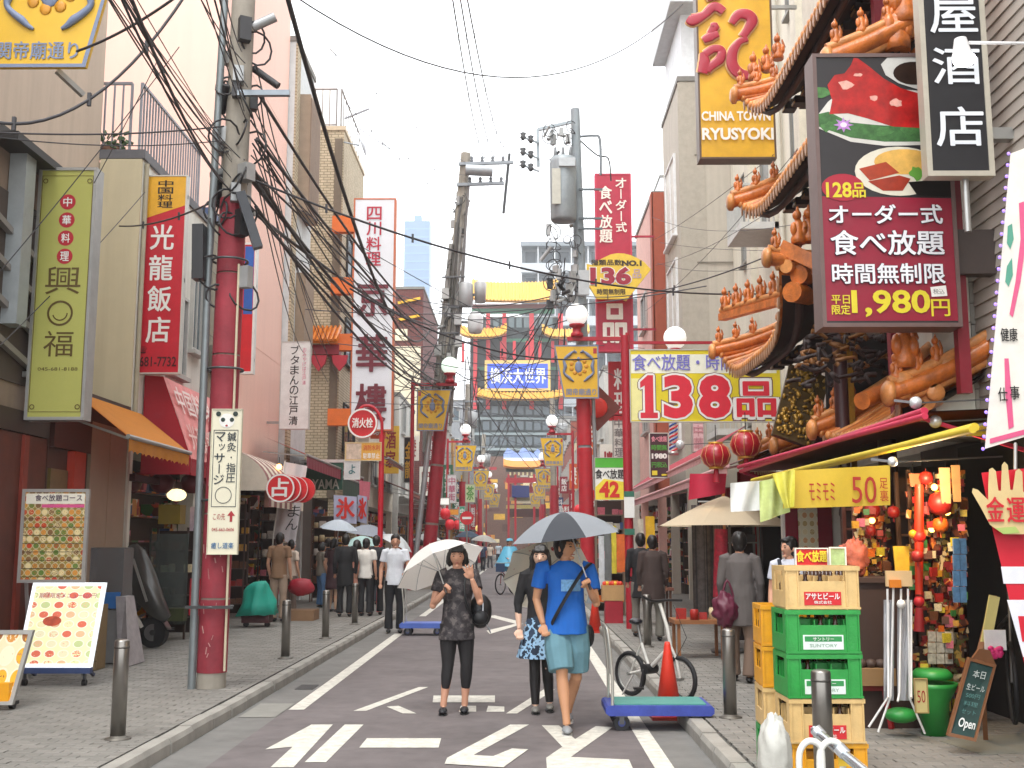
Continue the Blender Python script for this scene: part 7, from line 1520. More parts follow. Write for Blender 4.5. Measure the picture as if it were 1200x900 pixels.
for k, (x0, x1, y0, y1, m_, lb) in enumerate(((702, 708, 628, 690, '#c9cdd0', 'narrow silver banner among the goods left of the slim red post'), (709, 716, 620, 680, '#6a6d6c', 'narrow grey banner among the goods left of the slim red post'), (717, 722, 616, 672, '#d4c23a', 'narrow yellow banner among the goods left of the slim red post'), (723, 732, 626, 670, '#d9692a', 'narrow orange banner touching the slim red post'), (757, 767, 605, 650, '#e0b020', 'yellow lettered hanging banner right of the slim red post'), (748, 754, 608, 648, '#c9bfae', 'pale hanging strip right of the slim red post'))):
    Y = 22.5; a, c = W(x0, y1, Y), W(x1, y0, Y); single('hanging_banner', MB().grid(lambda u, v: V3(a.x + (c.x - a.x) * u, Y + .02 * math.sin(u * 6 + v * 9), a.z + (c.z - a.z) * v), 4, 8, thick=(0, .01, 0)), M(m_, .6, var=.3, scale=6), lb, 'banner', 'narrow banners at the right stalls')
# ------------------------------------------------------------------ left shop contents
t = shelf_rack('glass display cabinet with dark wood frame in the red awning shop', 'glass cabinet', W(172, 700, 17.6).x, W(218, 700, 17.6).x, 17.6, [.45, .8, 1.15, 1.5], .35, M('#3d281e', .5), ('green', 'brown', 'dark', 'cream'), fill=.8, name='display_cabinet')
MB().box((W(172, 700, 17.55).x, 17.57, .35), (W(218, 700, 17.55).x, 17.58, 1.75)).build('pane', M('#a8b4b0', .08, trans=.85), t)
single('gift_chest', MB().box(W(185, 614, 17.7), W(218, 592, 18.0)), M('#8f7a1e', .5, var=.15), 'olive gold chest on top of the glass display cabinet', 'chest')
single('poster', MB().box(W(220, 668, 18.2), W(235, 594, 18.24)), M('#c4b0c0', .5, var=.6, scale=6), 'tall pale printed poster right of the olive gold chest', 'poster'); single('yellow_poster', MB().box(W(222, 675, 18.1), W(234, 655, 18.13)), M('#dcc82e', .5), 'small yellow strip poster under the tall pale poster', 'poster')
single('red_notice', MB().box(W(221, 721, 17.3), W(242, 678, 17.34)), M('#b81428', .5, var=.2, scale=7), 'crimson notice board at the foot of the tall pale poster', 'notice board')
single('planter', MB().box(W(178, 728, 17.2), W(220, 712, 17.4)), M('#3a4020', .8, var=.5), 'low dark green planter under the glass display cabinet', 'planter')
t = thing('ceiling_lamp', 'round lit paper lamp inside the red awning shop', 'lamp', W(207, 580, 18)); MB().ball(W(207, 580, 18), (.16, .16, .1), 12, 8).build('shade', M('#f5dfa8', .5, emit=1.2), t); MB().tube([W(207, 575, 18), W(207, 560, 18)], .008, 4).build('cord', black, t)
for x in (152, 190, 226): c_ = W(x, 566, 17.4); single('dark_lantern', MB().lathe([(.08, -.16), (.17, -.08), (.19, 0), (.17, .08), (.08, .16)], c_, 14), M('#5a1018', .5), 'dim crimson lantern hanging under the deep red awning', 'lantern', 'dim lanterns under the deep red awning')
shelf_rack('crowded bargain rack among the narrow banners, left of the slim red post', 'bargain rack', W(699, 700, 23.4).x, W(733, 700, 23.4).x, 23.4, [.4, .7, 1.0, 1.3, 1.6, 1.9, 2.2], .3, M('#7a6a5a', .5), ('white', 'green', 'orange', 'red', 'cream', 'blue', 'pink'), ('packet', 'box'), (.1, .17), .95)
shelf_rack('tall goods rack in front of the pink tower shop', 'pink tower rack', W(258, 700, 22.6).x, W(285, 700, 22.6).x, 22.6, [.4, .75, 1.1, 1.45, 1.8, 2.1], .3, M('#4a3830', .5), ('cream', 'red', 'brown', 'dark', 'pink', 'gold'), ('packet', 'box'), (.1, .16), .95)
# fortune discs
t = thing('fortune_lanterns', 'row of red and white round fortune lanterns on the left', 'sign', W(335, 572, 21.5))
for k in range(4):
    c_ = W(328.5 + k * 8.5, 572 + k * .7, 20.7 + k * .12); MB().tube([c_ + V3(0, .08, 0), c_], .27 - k * .01, 24).build('disc', M('#d02026', .4), t); f_ = (c_, V3(1, 0, 0), V3(0, 0, 1), V3(0, -1, 0)); ring2(f_, (0, 0), .235, .265 - k * .01, .005, white, t, 'white_rim')
    if k == 0: text('占', (-.15, -.16, .15, .18), f_, white, t, .05, .008)
t = thing('fortune_lanterns_bar', 'grey bar carrying the round fortune lanterns', 'bar', (0, 0, 0)); bpy.data.objects.remove(t)
# nobori flag
t, q = cloth('nobori_flag', 'white slanting cloth flag with black brush writing on the left', [(333, 541), (360, 546), (346, 640), (319, 628)], 23.5, M('#cfc9cc', .7, var=.1), .04, 'flag')
fo = W(329, 636, 23.42); fu = (q[1] - q[0]).normalized(); fv = (q[0] - q[3]).normalized(); text('ブタまん', (.05, .25, .3, 1.35), (fo, V3(1, 0, 0), fv, V3(0, -1, 0)), black, t, .01, .01, vertical=True)
MB().tube([W(318, 690, 23.5), W(320, 628, 23.5), W(334, 540, 23.5)], .015, 6).build('pole', white, t)
# ice banners
iceb = M('#b9bdd8', .6, var=.12, scale=4)
for i, (x0, x1, Y) in enumerate(((391, 418, 27.0), (419, 430, 27.6))):
    t, q = cloth('ice_banner', ('square shaved ice banner with a red character', 'narrow half seen shaved ice banner beside the square one')[i], [(x0, 580), (x1, 582), (x1, 614), (x0, 611)], Y, iceb, .02)
    f_ = (q[3] + V3(0, -.03, 0), V3(1, 0, 0), V3(0, 0, 1), V3(0, -1, 0)); wb = q[2].x - q[3].x; text('氷', (wb * .12, .07, wb * .9, .57), f_, M('#d8291c', .5), t, .05, .01)
t, q = cloth('faded_banner', 'faded pink cloth under the end of the long orange-red awning', [(421, 563), (434, 565), (433, 586), (421, 586)], 28.5, M('#c9707e', .7), .02)
t, fr, w_, h_ = signbox('shop_sign', 'small pale sign with teal writing beneath the notice plate', 403, 540, 422, 562, 27, .06, M('#dcdedd', .5), white, edge=.02); text('よ', (w_ * .3, h_ * .3, w_ * .7, h_ * .8), fr, M('#3a7a80', .5), t, .02, .01)
# teal covered cart, mannequin, red bag, display
tm = M('#1f9a86', .6, var=.12)
t = thing('covered_cart', 'shopping cart covered by a teal cloth on the left pavement', 'cart', W(304, 705, 20.3)); c_ = W(304, 690, 20.3)
MB().lathe([(.34, .34), (.30, .55), (.24, .75), (.2, .86), (.1, .9), (0, .9)], (c_.x, 20.3, 0), 24).rough(.11, 5).build('cloth', tm, t)
MB().box((c_.x - .26, 20.1, .2), (c_.x + .22, 20.5, .34)).build('tray', M('#4a2024', .6), t)
for sx in (-.2, .18): MB().tube([(c_.x + sx, 20.2, .17), (c_.x + sx, 20.24, .17)], .05, 10).build('wheel', black, t)
single('red_bag', MB().ball(W(353, 688, 22), (.26, .15, .17), 14, 9, fn=lambda d: 1 + .2 * noise.noise(d * 3)), M('#a01c30', .5, var=.2), 'crimson holdall lying by the shop entrance on the left', 'bag')
single('low_step', MB().box((W(330, 710, 21.8).x, 21.8, .12), (W(368, 700, 21.8).x, 22.4, .32)), M('#8b6a4c', .7), 'low brown platform under the crimson holdall', 'platform')
t = shelf_rack('wood framed snack display under the dark green awning', 'snack display', W(364, 700, 29).x, W(393, 700, 29).x, 28.8, [.6, .95, 1.3, 1.65, 2.0], .3, M('#5a3322', .5), ('cream', 'brown', 'orange', 'gold', 'white'), size=(.12, .18))
shelf_rack('goods display beside the white slanting flag', 'display by the flag', W(300, 700, 24.5).x, W(322, 700, 24.5).x, 24.5, [.5, .9, 1.3, 1.7, 2.1], .3, M('#4a3a34', .5), ('pink', 'cream', 'brown', 'white'), size=(.12, .18))
for i, (x, y, Y) in enumerate(((327, 547, 23), (345, 552, 24), (301, 570, 22), (388, 614, 28), (338, 660, 23.5), (340, 672, 23.5))): t = thing('shop_bulb', 'small warm bulb glowing under the left shop awnings', 'light bulb', W(x, y, Y), 'warm bulbs on the left side'); MB().ball(W(x, y, Y), .06, 8, 6).build('bulb', warm, t); MB().tube([W(x, y, Y) + V3(0, 0, .05), W(x, y, Y) + V3(0, 0, .2)], .008, 4).build('cord', black, t)
# far shop signs, posts and pieces on both sides
def fsign(label, x0, y0, x1, y1, Y, m_, s=None, sm=None, vert=False):
    t, fr, w_, h_ = signbox('shop_sign', label, x0, y0, x1, y1, Y, .15, m_, M('#9a9892', .5), edge=.03)
    if s: text(s, (w_ * .15, h_ * .08, w_ * .85, h_ * .92), fr, sm or white, t, .03, .01, vertical=vert)
fsign('black vertical sign with two gold roundels, between the tall white sign and the first lamp', 473, 512, 485, 566, 39, M('#1b1718', .5), '金龍', M('#c99a2a', .5), True)
fsign('small cream sign with green and black marks beyond the first left lamp', 505, 536, 517, 557, 45, M('#d9dccb', .5), '茶酒飯', M('#3f7a4a', .5), True)
fsign('pale grey vertical sign with pink writing, left of the second lamp', 524, 556, 535, 590, 52, M('#c9c3c4', .5), '中華街', M('#a8506a', .5), True)
fsign('small sign half green and half cream beyond the second left lamp', 545, 567, 557, 589, 60, M('#c6d4a8', .5), '茶', M('#5a9a4a', .5), True)
fsign('narrow green sign on the second left post', 538, 593, 545, 623, 55, M('#3f9a78', .5), '中山路', white, True)
fsign('orange shop sign low on the left side', 526, 596, 538, 604, 50, M('#e0962a', .5)); fsign('white lit shop sign low on the left side', 511, 583, 527, 592, 47, M('#eceae4', .5, emit=.3))
fsign('tall pale sign on the right with faint grey characters', 718, 486, 733, 540, 34, M('#d6d4cd', .5), '中華料理', M('#7a7674', .5), True)
fsign('pink faded sign behind the lanterns on the right', 811, 494, 826, 530, 26, M('#d9b3b8', .5), '中華', M('#c08890', .5), True)
fsign('red and gold low sign on the far right side', 640, 556, 652, 566, 70, M('#b3202c', .5), '酒家', M('#e0c04a', .5))
t = thing('no_entry_sign', 'round red no entry sign with a white bar, low on the left', 'road sign', W(547, 607, 49)); c_ = W(547, 607, 49); MB().tube([c_ + V3(0, .03, 0), c_], .3, 24).build('disc', M('#c9202c', .4), t); MB().box(c_ + V3(-.2, -.01, -.05), c_ + V3(.2, -.001, .05)).build('bar', white, t); MB().tube([(c_.x, 49.06, .12), (c_.x, 49.06, c_.z + .3)], .03, 6).build('post', silver, t)
t = thing('dish_sign', 'small dark red diamond hanging sign behind the thick red post', 'sign', W(700, 478, 30)); c_ = W(700, 478, 30); MB().obox(c_, (.9, .1, .9), Matrix.Rotation(rad(45), 3, 'Y')).build('diamond', M('#6a2a1e', .5), t); MB().ball(c_ + V3(0, -.06, 0), (.28, .05, .28), 14, 8).build('centre', M('#c92a1e', .5), t)
for i in range(26):
    x = R_.uniform(-3.6, -3.2) if i % 2 else R_.uniform(2.4, 3.0); Y = R_.uniform(44, 110); c_ = V3(x, Y, R_.uniform(2.2, 3.6)); 
    single('hanging_lantern', MB().lathe([(.1, -.24), (.2, -.15), (.24, 0), (.2, .15), (.1, .24)], c_, 10), M('#c4202a', .5, emit=.15) if R_.random() < .6 else M('#e8c878', .5, emit=.5), 'small lantern hanging from a far shop front', 'lantern', 'lanterns on the far shop fronts')
for i in range(34):
    s_ = 1 if i % 2 else -1; Y = 34 + i * 2.6; x = (-4.6 if s_ > 0 else 3.4) + s_ * R_.uniform(0, .5)
    w_ = R_.uniform(.5, .9); h_ = R_.uniform(.8, 2.4); z = R_.uniform(2.6, 6.2); cc = R_.choice(('#b3202c', '#d8b23a', '#d9d6cc', '#2f6a4a', '#8a1a2c', '#d05a2a', '#d9d6cc', '#33406a'))
    x0, x1 = sorted((x - s_ * .6, x - s_ * .6 + s_ * w_)); t = thing('projecting_sign', f'small {dict([("#b3202c","red"),("#d8b23a","yellow"),("#d9d6cc","white"),("#2f6a4a","green"),("#8a1a2c","crimson"),("#d05a2a","orange"),("#33406a","navy")])[cc]} projecting sign on a distant shop front, {"left" if s_ > 0 else "right"} side', 'sign', (x0, Y, z), 'projecting signs far down the street')
    MB().box((x0, Y, z), (x1, Y + .15, z + h_)).build('board', M(cc, .5, var=.1), t)
    f_ = (V3(x0, Y - .005, z), V3(1, 0, 0), V3(0, 0, 1), V3(0, -1, 0)); text(R_.choice(('酒家', '飯店', '中華', '楼', '料理')), (w_ * .2, h_ * .1, w_ * .8, h_ * .9), f_, white if cc not in ('#d9d6cc', '#d8b23a') else M('#8f1a24', .5), t, .03, .01, vertical=True)
for i, (y0, lb) in enumerate(((17.3, 'crimson hanging cloth by the shelf beyond the parasol, nearest of the row'), (19.6, 'crimson hanging cloth in the middle of the row right of the red post'), (22.4, 'crimson hanging cloth at the far end of the row right of the red post'))):
    single('red_curtain', MB().grid(lambda u, v: V3(4.35 + .03 * math.sin(u * 20), y0 + 1.9 * u, 1.0 + 1.75 * v), 24, 4, thick=(.02, 0, 0)), M('#a81526', .6, var=.15), lb, 'curtain')
# ------------------------------------------------------------------ people
_ts = bpy.data.scenes.new('workshop')
def remesh(mb, vox, name, mat, parent, smooth=4, fold=0., fs=9., off=None, seed=0):
    me = mb.mesh('tmp'); o = bpy.data.objects.new('tmp', me); _ts.collection.objects.link(o)
    r = o.modifiers.new('r', 'REMESH'); r.mode = 'VOXEL'; r.voxel_size = vox; r.use_smooth_shade = True
    if smooth: k = o.modifiers.new('s', 'SMOOTH'); k.factor = .5; k.iterations = smooth
    vl = _ts.view_layers[0]; vl.update(); dg = vl.depsgraph
    m2 = bpy.data.meshes.new_from_object(o.evaluated_get(dg), depsgraph=dg); bpy.data.objects.remove(o)
    m2.name = name; m2.materials.clear(); m2.materials.append(mat)
    of = off_of(parent)
    if fold:
        for v, n in zip(m2.vertices, [n.vector.copy() for n in m2.vertex_normals]):
            c = v.co; d = noise.noise(Vector((c.x * fs + seed, c.y * fs, c.z * fs * .45))) + .4 * noise.noise(Vector((c.x * fs * 2.3, c.y * fs * 2.3, c.z * fs * 1.2 + seed)))
            v.co = c + n * d * fold
    for v in m2.vertices: v.co -= of
    ob = bpy.data.objects.new(name, m2); col.objects.link(ob); ob.parent = parent; return ob
skin = M('#c9957a', .55, var=.06, scale=20); skin2 = M('#c9997c', .55, var=.05, scale=20); hairm = M('#15100e', .45, var=.3, scale=30)
def lerp3(a, b, t): return a + (b - a) * t
def person(label, x, y, z=.12, h=1.65, face=0., top='#333333', bot='#222222', hair='short', style='tee', botstyle='trousers', shoe='#1c1c1e', arms=None, legs=None, head_turn=0., vox=.016, lean=0., skin_=None, tm=None, bm=None, group=None, hand_open=None, kids=True, sh_w=1., weight=1., hat=None, seed=0):
    """stands at x,y,z; face=0 looks at the camera (-Y), pi looks away. arms/legs: local points for a 1.6 m figure, x to the picture right"""
    t = thing('person', label, 'person', (0, 0, 0), group); k = h / 1.6; sk = skin_ or skin; F_ = vox < .01
    S = lambda px, py, pz: V3(px * k, py * k, pz * k)
    hy = -lean
    arms = arms or {}; legs = legs or {}
    shL, shR = S(.165 * sh_w, hy * .9, 1.315), S(-.165 * sh_w, hy * .9, 1.315)
    A = {}
    for nm, sh, sx in (('L', shL, 1), ('R', shR, -1)):
        el, ha = arms.get(nm, ((sx * .215, .02 + hy * .6, 1.05), (sx * .205, -.06, .82)))
        A[nm] = (sh, S(*el), S(*ha))
    Lg = {}
    for nm, sx in (('L', 1), ('R', -1)):
        kn, an = legs.get(nm, ((sx * .09, -.015, .46), (sx * .095, .0, .075)))
        Lg[nm] = (S(sx * .082, 0, .82), S(*kn), S(*an))
    b = MB()
    b.tube(catmull([S(0, 0, .80), S(0, hy * .3, 1.0), S(0, hy * .7, 1.2), S(0, hy * .9, 1.33), S(0, hy, 1.37)], 3), [.085 * k, .078 * k, .082 * k, .066 * k, .05 * k], 12)
    b.tube([S(0, hy * .9, 1.32), S(0, hy - .012, 1.42)], [.055 * k, .046 * k], 12)
    for nm in 'LR':
        sh, el, ha = A[nm]; c3 = [sh - V3((.05 if nm == 'L' else -.05) * k, 0, -.005 * k), sh, lerp3(sh, el, .5), el, lerp3(el, ha, .45), ha]
        b.tube(c3, [.045 * k, .046 * k, .040 * k, .033 * k, .034 * k, .022 * k], 12); b.ball(el, .034 * k, 10, 8)
        # hand: palm and five fingers
        d = (ha - el).normalized(); op = hand_open == nm; ref = V3(0, -1, 0) if abs(d.y) < .8 else V3(0, 0, 1)
        side = d.cross(ref).normalized(); nrm = side.cross(d).normalized()
        pc2 = ha + d * .045 * k; rot = Matrix((side, d, nrm)).transposed()
        b.ball(pc2, (.037 * k, .046 * k, .015 * k), 12, 8, rot)
        if F_:
            for i in range(4):
                o_ = ha + d * .075 * k + side * (i - 1.5) * .0195 * k; Lf = (.062, .073, .069, .052)[i] * k
                if op: pts = [o_ - d * .01 * k, o_ + d * Lf * .5 + side * (i - 1.5) * .006 * k, o_ + d * Lf * 1.05 + side * (i - 1.5) * .012 * k]
                else: pts = [o_ - d * .01 * k, o_ + d * Lf * .35 + nrm * .012 * k, o_ + d * Lf * .5 + nrm * .034 * k, o_ + d * Lf * .25 + nrm * .046 * k]
                b.tube(pts, [.0095 * k] * (len(pts) - 1) + [.0075 * k], 8); b.ball(pts[-1], .0076 * k, 8, 6)
            ts = -1 if nm == 'L' else 1; o_ = ha + d * .02 * k + side * ts * .026 * k
            pts = [o_, o_ + side * ts * .022 * k + d * .025 * k + nrm * .006 * k, o_ + side * ts * (.028 if op else .012) * k + d * .052 * k + nrm * (.004 if op else .03) * k]
            b.tube(pts, [.012 * k, .011 * k, .0085 * k], 8); b.ball(pts[-1], .0088 * k, 8, 6)
    for nm in 'LR':
        hp, kn, an = Lg[nm]
        b.tube([hp + V3(0, 0, .02), lerp3(hp, kn, .4), kn + V3(0, 0, .03 * k), kn - V3(0, 0, .03 * k), lerp3(kn, an, .35) + V3(0, .012, 0), lerp3(kn, an, .8), an], [.082 * k * weight, .072 * k * weight, .051 * k, .048 * k, .051 * k, .033 * k, .033 * k], 12)
        b.ball(an + V3(0, -.05 * k, -.035 * k), (.036 * k, .095 * k, .03 * k), 10, 8)
    # head
    hc = S(0, hy - .02, 1.485); Hr = Matrix.Rotation(head_turn, 3, 'Z')
    def hf(d):
        f = 1.
        if d.z < 0: f *= 1 + .26 * d.z * (1 if abs(d.x) > .2 else .75)
        if d.y > .4: f *= 1.02
        if d.y < -.5 and d.z > .25: f *= .97
        return f
    b.ball(hc, (.071 * k, .088 * k, .113 * k), 22, 16, Hr, hf)
    HP = lambda a, c, e: hc + Hr @ S(a, c, e)
    b.tube([HP(0, -.078, .012), HP(0, -.092, -.018), HP(0, -.084, -.03)], [.008 * k, .013 * k, .012 * k], 8)
    b.ball(HP(0, -.068, -.085), (.024 * k, .016 * k, .016 * k), 8, 6)
    for sx in (-1, 1): b.ball(HP(sx * .072, .006, -.008), (.011 * k, .021 * k, .03 * k), 8, 6)
    remesh(b, vox, 'body', sk, t, 2 if F_ else 1)
    if vox < .013:
        dark = M('#1c1412', .3); lip = M('#9c4f48', .5); q = MB()
        for sx in (-1, 1):
            q = MB(); q.ball(HP(sx * .03, -.0765, .008), (.013 * k, .006 * k, .0055 * k), 8, 6); q.build('eye', dark, t)
            MB().tube([HP(sx * .016, -.083, .027), HP(sx * .032, -.081, .031), HP(sx * .045, -.07, .026)], .0032 * k, 5).build('eyebrow', dark, t)
        MB().ball(HP(0, -.077, -.056), (.019 * k, .006 * k, .0045 * k), 8, 6).build('mouth', lip, t)
    # hair
    hm = MB(); n_ = 12
    hm.ball(HP(0, .018, .025), (.083 * k, .092 * k, .108 * k), 18, 12, Hr)
    if hair in ('short', 'man'): hm.ball(HP(0, -.052, .083), (.058 * k, .032 * k, .026 * k), 12, 8, Hr); hm.ball(HP(0, .04, -.03), (.07 * k, .06 * k, .07 * k), 12, 8, Hr)
    if hair == 'man':
        for i in range(9): a = i * .7; hm.tube([HP(.06 * math.cos(a), .06 * math.sin(a), .08), HP(.086 * math.cos(a), .088 * math.sin(a), .05 + .02 * math.sin(i * 2.2))], [.028 * k, .012 * k], 6)
        for sx in (-1, 1): hm.ball(HP(sx * .07, -.012, .02), (.017 * k, .03 * k, .04 * k), 8, 6, Hr)
        for i in range(5): hm.tube([HP(-.04 + i * .02, -.05, .095), HP(-.05 + i * .022, -.088, .045 + .008 * (i % 2))], [.018 * k, .007 * k], 6)
    if hair in ('bob', 'long'):
        L2 = .09 if hair == 'bob' else .26
        for sx in (-1, 1): hm.tube([HP(sx * .058, -.005, .07), HP(sx * .084, -.002, .0), HP(sx * .086, .008, -L2 * .55), HP(sx * .074, .02, -L2)], [.028 * k, .024 * k, .027 * k, .013 * k], 8)
        hm.tube([HP(0, .04, .03), HP(0, .06, -L2 * .5), HP(0, .055, -L2 * .97)], [.085 * k, .078 * k, .06 * k], 10)
        for i in range(6): hm.tube([HP(-.04 + i * .016, -.045, .1), HP(-.05 + i * .02, -.084, .06), HP(-.05 + i * .02, -.086, .046)], [.02 * k, .012 * k, .007 * k], 6)
    if hair == 'bald': hm = MB(); hm.ball(HP(0, .012, .05), (.079 * k, .088 * k, .084 * k), 16, 10, Hr); hm.ball(HP(0, .04, -.03), (.07 * k, .06 * k, .07 * k), 12, 8, Hr)
    remesh(hm, max(vox, .007), 'hair', hairm, t, 0, .008, 34, seed=seed)
    if hat: MB().lathe([(.11, .06), (.13, .055), (.1, .075), (.088, .13), (0, .15)], hc, 14).build('hat', M(hat, .7), t)
    # top
    tmat = tm or M(top, .8, var=.12, scale=7); q = MB(); lo = {'tee': .80, 'tunic': .70, 'shirt': .80, 'cardigan': .84, 'dress': .55, 'coat': .62}[style]
    wz = weight
    rings = [(lo - .02, .0, .162 * wz, .132 * wz), (.92, hy * .3, .148 * wz, .122 * wz), (1.05, hy * .5, .134 * wz, .104 * wz), (1.18, hy * .7, .150, .112), (1.28, hy * .85, .160, .102), (1.335, hy * .9, .125, .078), (1.375, hy * .95, .062, .058)]
    if style == 'tunic': rings[0] = (.70, 0, .175, .138)
    if style == 'dress': rings = [(.50, 0, .2, .16), (.7, 0, .165, .13)] + rings[1:]
    vs = []; fs = []; nn = 20
    for zc, cy, rx, ry in rings:
        for i in range(nn): a = 6.2832 * i / nn; vs.append(S(rx * math.cos(a), cy + ry * math.sin(a), zc))
    for j in range(len(rings) - 1):
        for i in range(nn): fs.append((j*nn+i, j*nn+(i+1) % nn, (j+1)*nn+(i+1) % nn, (j+1)*nn+i))
    fs += [tuple(range(nn))[::-1], tuple(range((len(rings)-1)*nn, len(rings)*nn))]; q.add(vs, fs)
    slv = {'tee': .62, 'tunic': .55, 'shirt': .6, 'cardigan': 1.45, 'dress': .5, 'coat': 1.92}[style]
    for nm in 'LR':
        sh, el, ha = A[nm]; pts = [sh - V3((.06 if nm == 'L' else -.06) * k, 0, -.01 * k), sh]; rr = [.062 * k, .064 * k]
        if slv <= 1: pts += [lerp3(sh, el, slv * .5), lerp3(sh, el, slv)]; rr += [.060 * k, .061 * k]
        else: pts += [lerp3(sh, el, .6), el, lerp3(el, ha, slv - 1)]; rr += [.052 * k, .046 * k, .037 * k]
        q.tube(pts, rr, 12)
    remesh(q, vox, 'top', tmat, t, 3 if F_ else 1, .012 if F_ else .010, 8, seed=seed)
    # bottoms
    bmat = bm or M(bot, .8, var=.12, scale=7); q = MB()
    if botstyle == 'skirt':
        def f(u, v):
            a = 6.2832 * u; r = .13 + .10 * v + .014 * v * math.sin(u * 6.2832 * 9); return S(r * math.cos(a), r * .85 * math.sin(a), .92 - .40 * v)
        MB().grid(f, 60, 10).build('skirt', bmat, t)
    elif botstyle != 'none':
        end = {'trousers': .06, 'capri': .24, 'shorts': .47, 'tights': .08}[botstyle]; wd = {'trousers': 1.12, 'capri': 1.06, 'shorts': 1.36, 'tights': 1.03}[botstyle]
        q.tube([S(0, 0, .89), S(0, 0, .84), S(0, 0, .78)], [.085 * k * wz, .10 * k * wz, .105 * k * wz], 14)
        for nm in 'LR':
            hp, kn, an = Lg[nm]; pts = [hp + V3(0, 0, .03), lerp3(hp, kn, .45)]; rr = [.088 * k * wz, .076 * k * wd * wz]
            if botstyle == 'shorts': pts.append(lerp3(hp, kn, .93)); rr.append(.078 * k * wd)
            else:
                t2 = min(1, max(0, (kn.z - end * k) / max(.01, kn.z - an.z))); pts += [kn, lerp3(kn, an, t2 * .5), lerp3(kn, an, t2)]; e_ = .075 if botstyle == 'trousers' else .040
                rr += [.056 * k * wd, .054 * k * wd if botstyle != 'trousers' else .066 * k, e_ * k]
            q.tube(pts, rr, 12)
        remesh(q, vox, {'trousers': 'trousers', 'capri': 'leggings', 'shorts': 'shorts', 'tights': 'tights'}[botstyle], bmat, t, 2, .005, 9, seed=seed + 3)
    for nm in 'LR':
        an = Lg[nm][2]; m = MB(); m.ball(an + V3(0, -.045 * k, -.038 * k), (.043 * k, .118 * k, .037 * k), 12, 8, fn=lambda d: 1 if d.z > -.3 else .85); sh_ = m.build('shoe', M(shoe, .6), t)
        if F_: MB().prism([(.043 * k * math.cos(a), .115 * k * math.sin(a)) for a in [i * .45 for i in range(14)]], an + V3(0, -.045 * k, -.078 * k), (1, 0, 0), (0, 1, 0), (0, 0, 1), .018).build('sole', M('#cfcfcb' if shoe == '#8a8d90' else '#2b2b2b', .6), sh_)
    t.location = (x, y, z); t.rotation_euler[2] = face
    t['_A'] = 0; del t['_A']
    return t, A, hc, k
def umbrella(label, c, r, nrm, cols, hold=None, depth=.22, group='open umbrellas', pat=None, n=8, shaft=True, inner=None, rot0=0., front=None):
    nrm = Vector(nrm).normalized(); e1 = nrm.orthogonal().normalized(); e2 = nrm.cross(e1); t = thing('umbrella', label, 'umbrella', c, group); d = depth * r / .5
    if rot0: e1, e2 = e1 * math.cos(rot0) + e2 * math.sin(rot0), e2 * math.cos(rot0) - e1 * math.sin(rot0)
    fi = min(range(n), key=lambda i: (e1 * math.cos(6.2832 * (i + .5) / n) + e2 * math.sin(6.2832 * (i + .5) / n)).y)
    for i in range(n):
        a0, a1 = 6.2832 * i / n, 6.2832 * (i + 1) / n
        def f(u, v, a0=a0, a1=a1):
            a = a0 + (a1 - a0) * u; sc2 = 1 - .10 * math.sin(math.pi * u) * v; rr = r * v * sc2
            return c + (e1 * math.cos(a) + e2 * math.sin(a)) * rr + nrm * (-d * v ** 1.9 - .0)
        MB().grid(f, 6, 8).build('canopy_panel', pat or (front if front and (i - fi) % (n // 2) == 0 else cols[i % len(cols)]), t)
        if shaft: MB().tube([f(0, v / 4) - nrm * .006 for v in range(5)], .0028, 4).build('rib', M('#8b8d8f', .3, .7), t); MB().tube([f(0, .5) - nrm * .008, c - nrm * (d * 1.25)], .002, 4).build('stretcher', M('#8b8d8f', .3, .7), t)
    MB().tube([c, c + nrm * .035], [.006, .004], 6).build('tip', M('#b9b9b4', .4), t)
    if shaft:
        h = hold if hold is not None else c - nrm * (r * 1.35); MB().tube([c, h, h + (h - c).normalized() * .06], .006, 8).build('shaft', M('#b9bab8', .3, .6), t); MB().tube([h - (h - c).normalized() * .02, h + (h - c).normalized() * .09], .012, 8).build('handle', M('#3b302a', .5), t)
    return t
def at_person(x, y, z, p): return V3(x, y, z) + p
# fabric with a pattern
def patterned(c1, c2, c3, scale, thr=(.45, .6)):
    m = M(c1, .8, var=.05, scale=scale + .01); m = m.copy(); n = m.node_tree.nodes; L = m.node_tree.links; b = n['Principled BSDF']
    tc = n.new('ShaderNodeTexCoord'); v = n.new('ShaderNodeTexVoronoi'); v.inputs['Scale'].default_value = scale; nz = n.new('ShaderNodeTexNoise'); nz.inputs['Scale'].default_value = scale * .8; nz.inputs['Detail'].default_value = 3
    L.new(tc.outputs['Object'], nz.inputs['Vector']); cr = n.new('ShaderNodeValToRGB'); cr.color_ramp.interpolation = 'CONSTANT'; e = cr.color_ramp.elements
    e[0].position = 0; e[0].color = (*srgb(c1), 1); e[1].position = thr[0]; e[1].color = (*srgb(c2), 1); k = e.new(thr[1]); k.color = (*srgb(c3), 1)
    L.new(nz.outputs[0], cr.inputs[0]); L.new(cr.outputs[0], b.inputs['Base Color']); return m

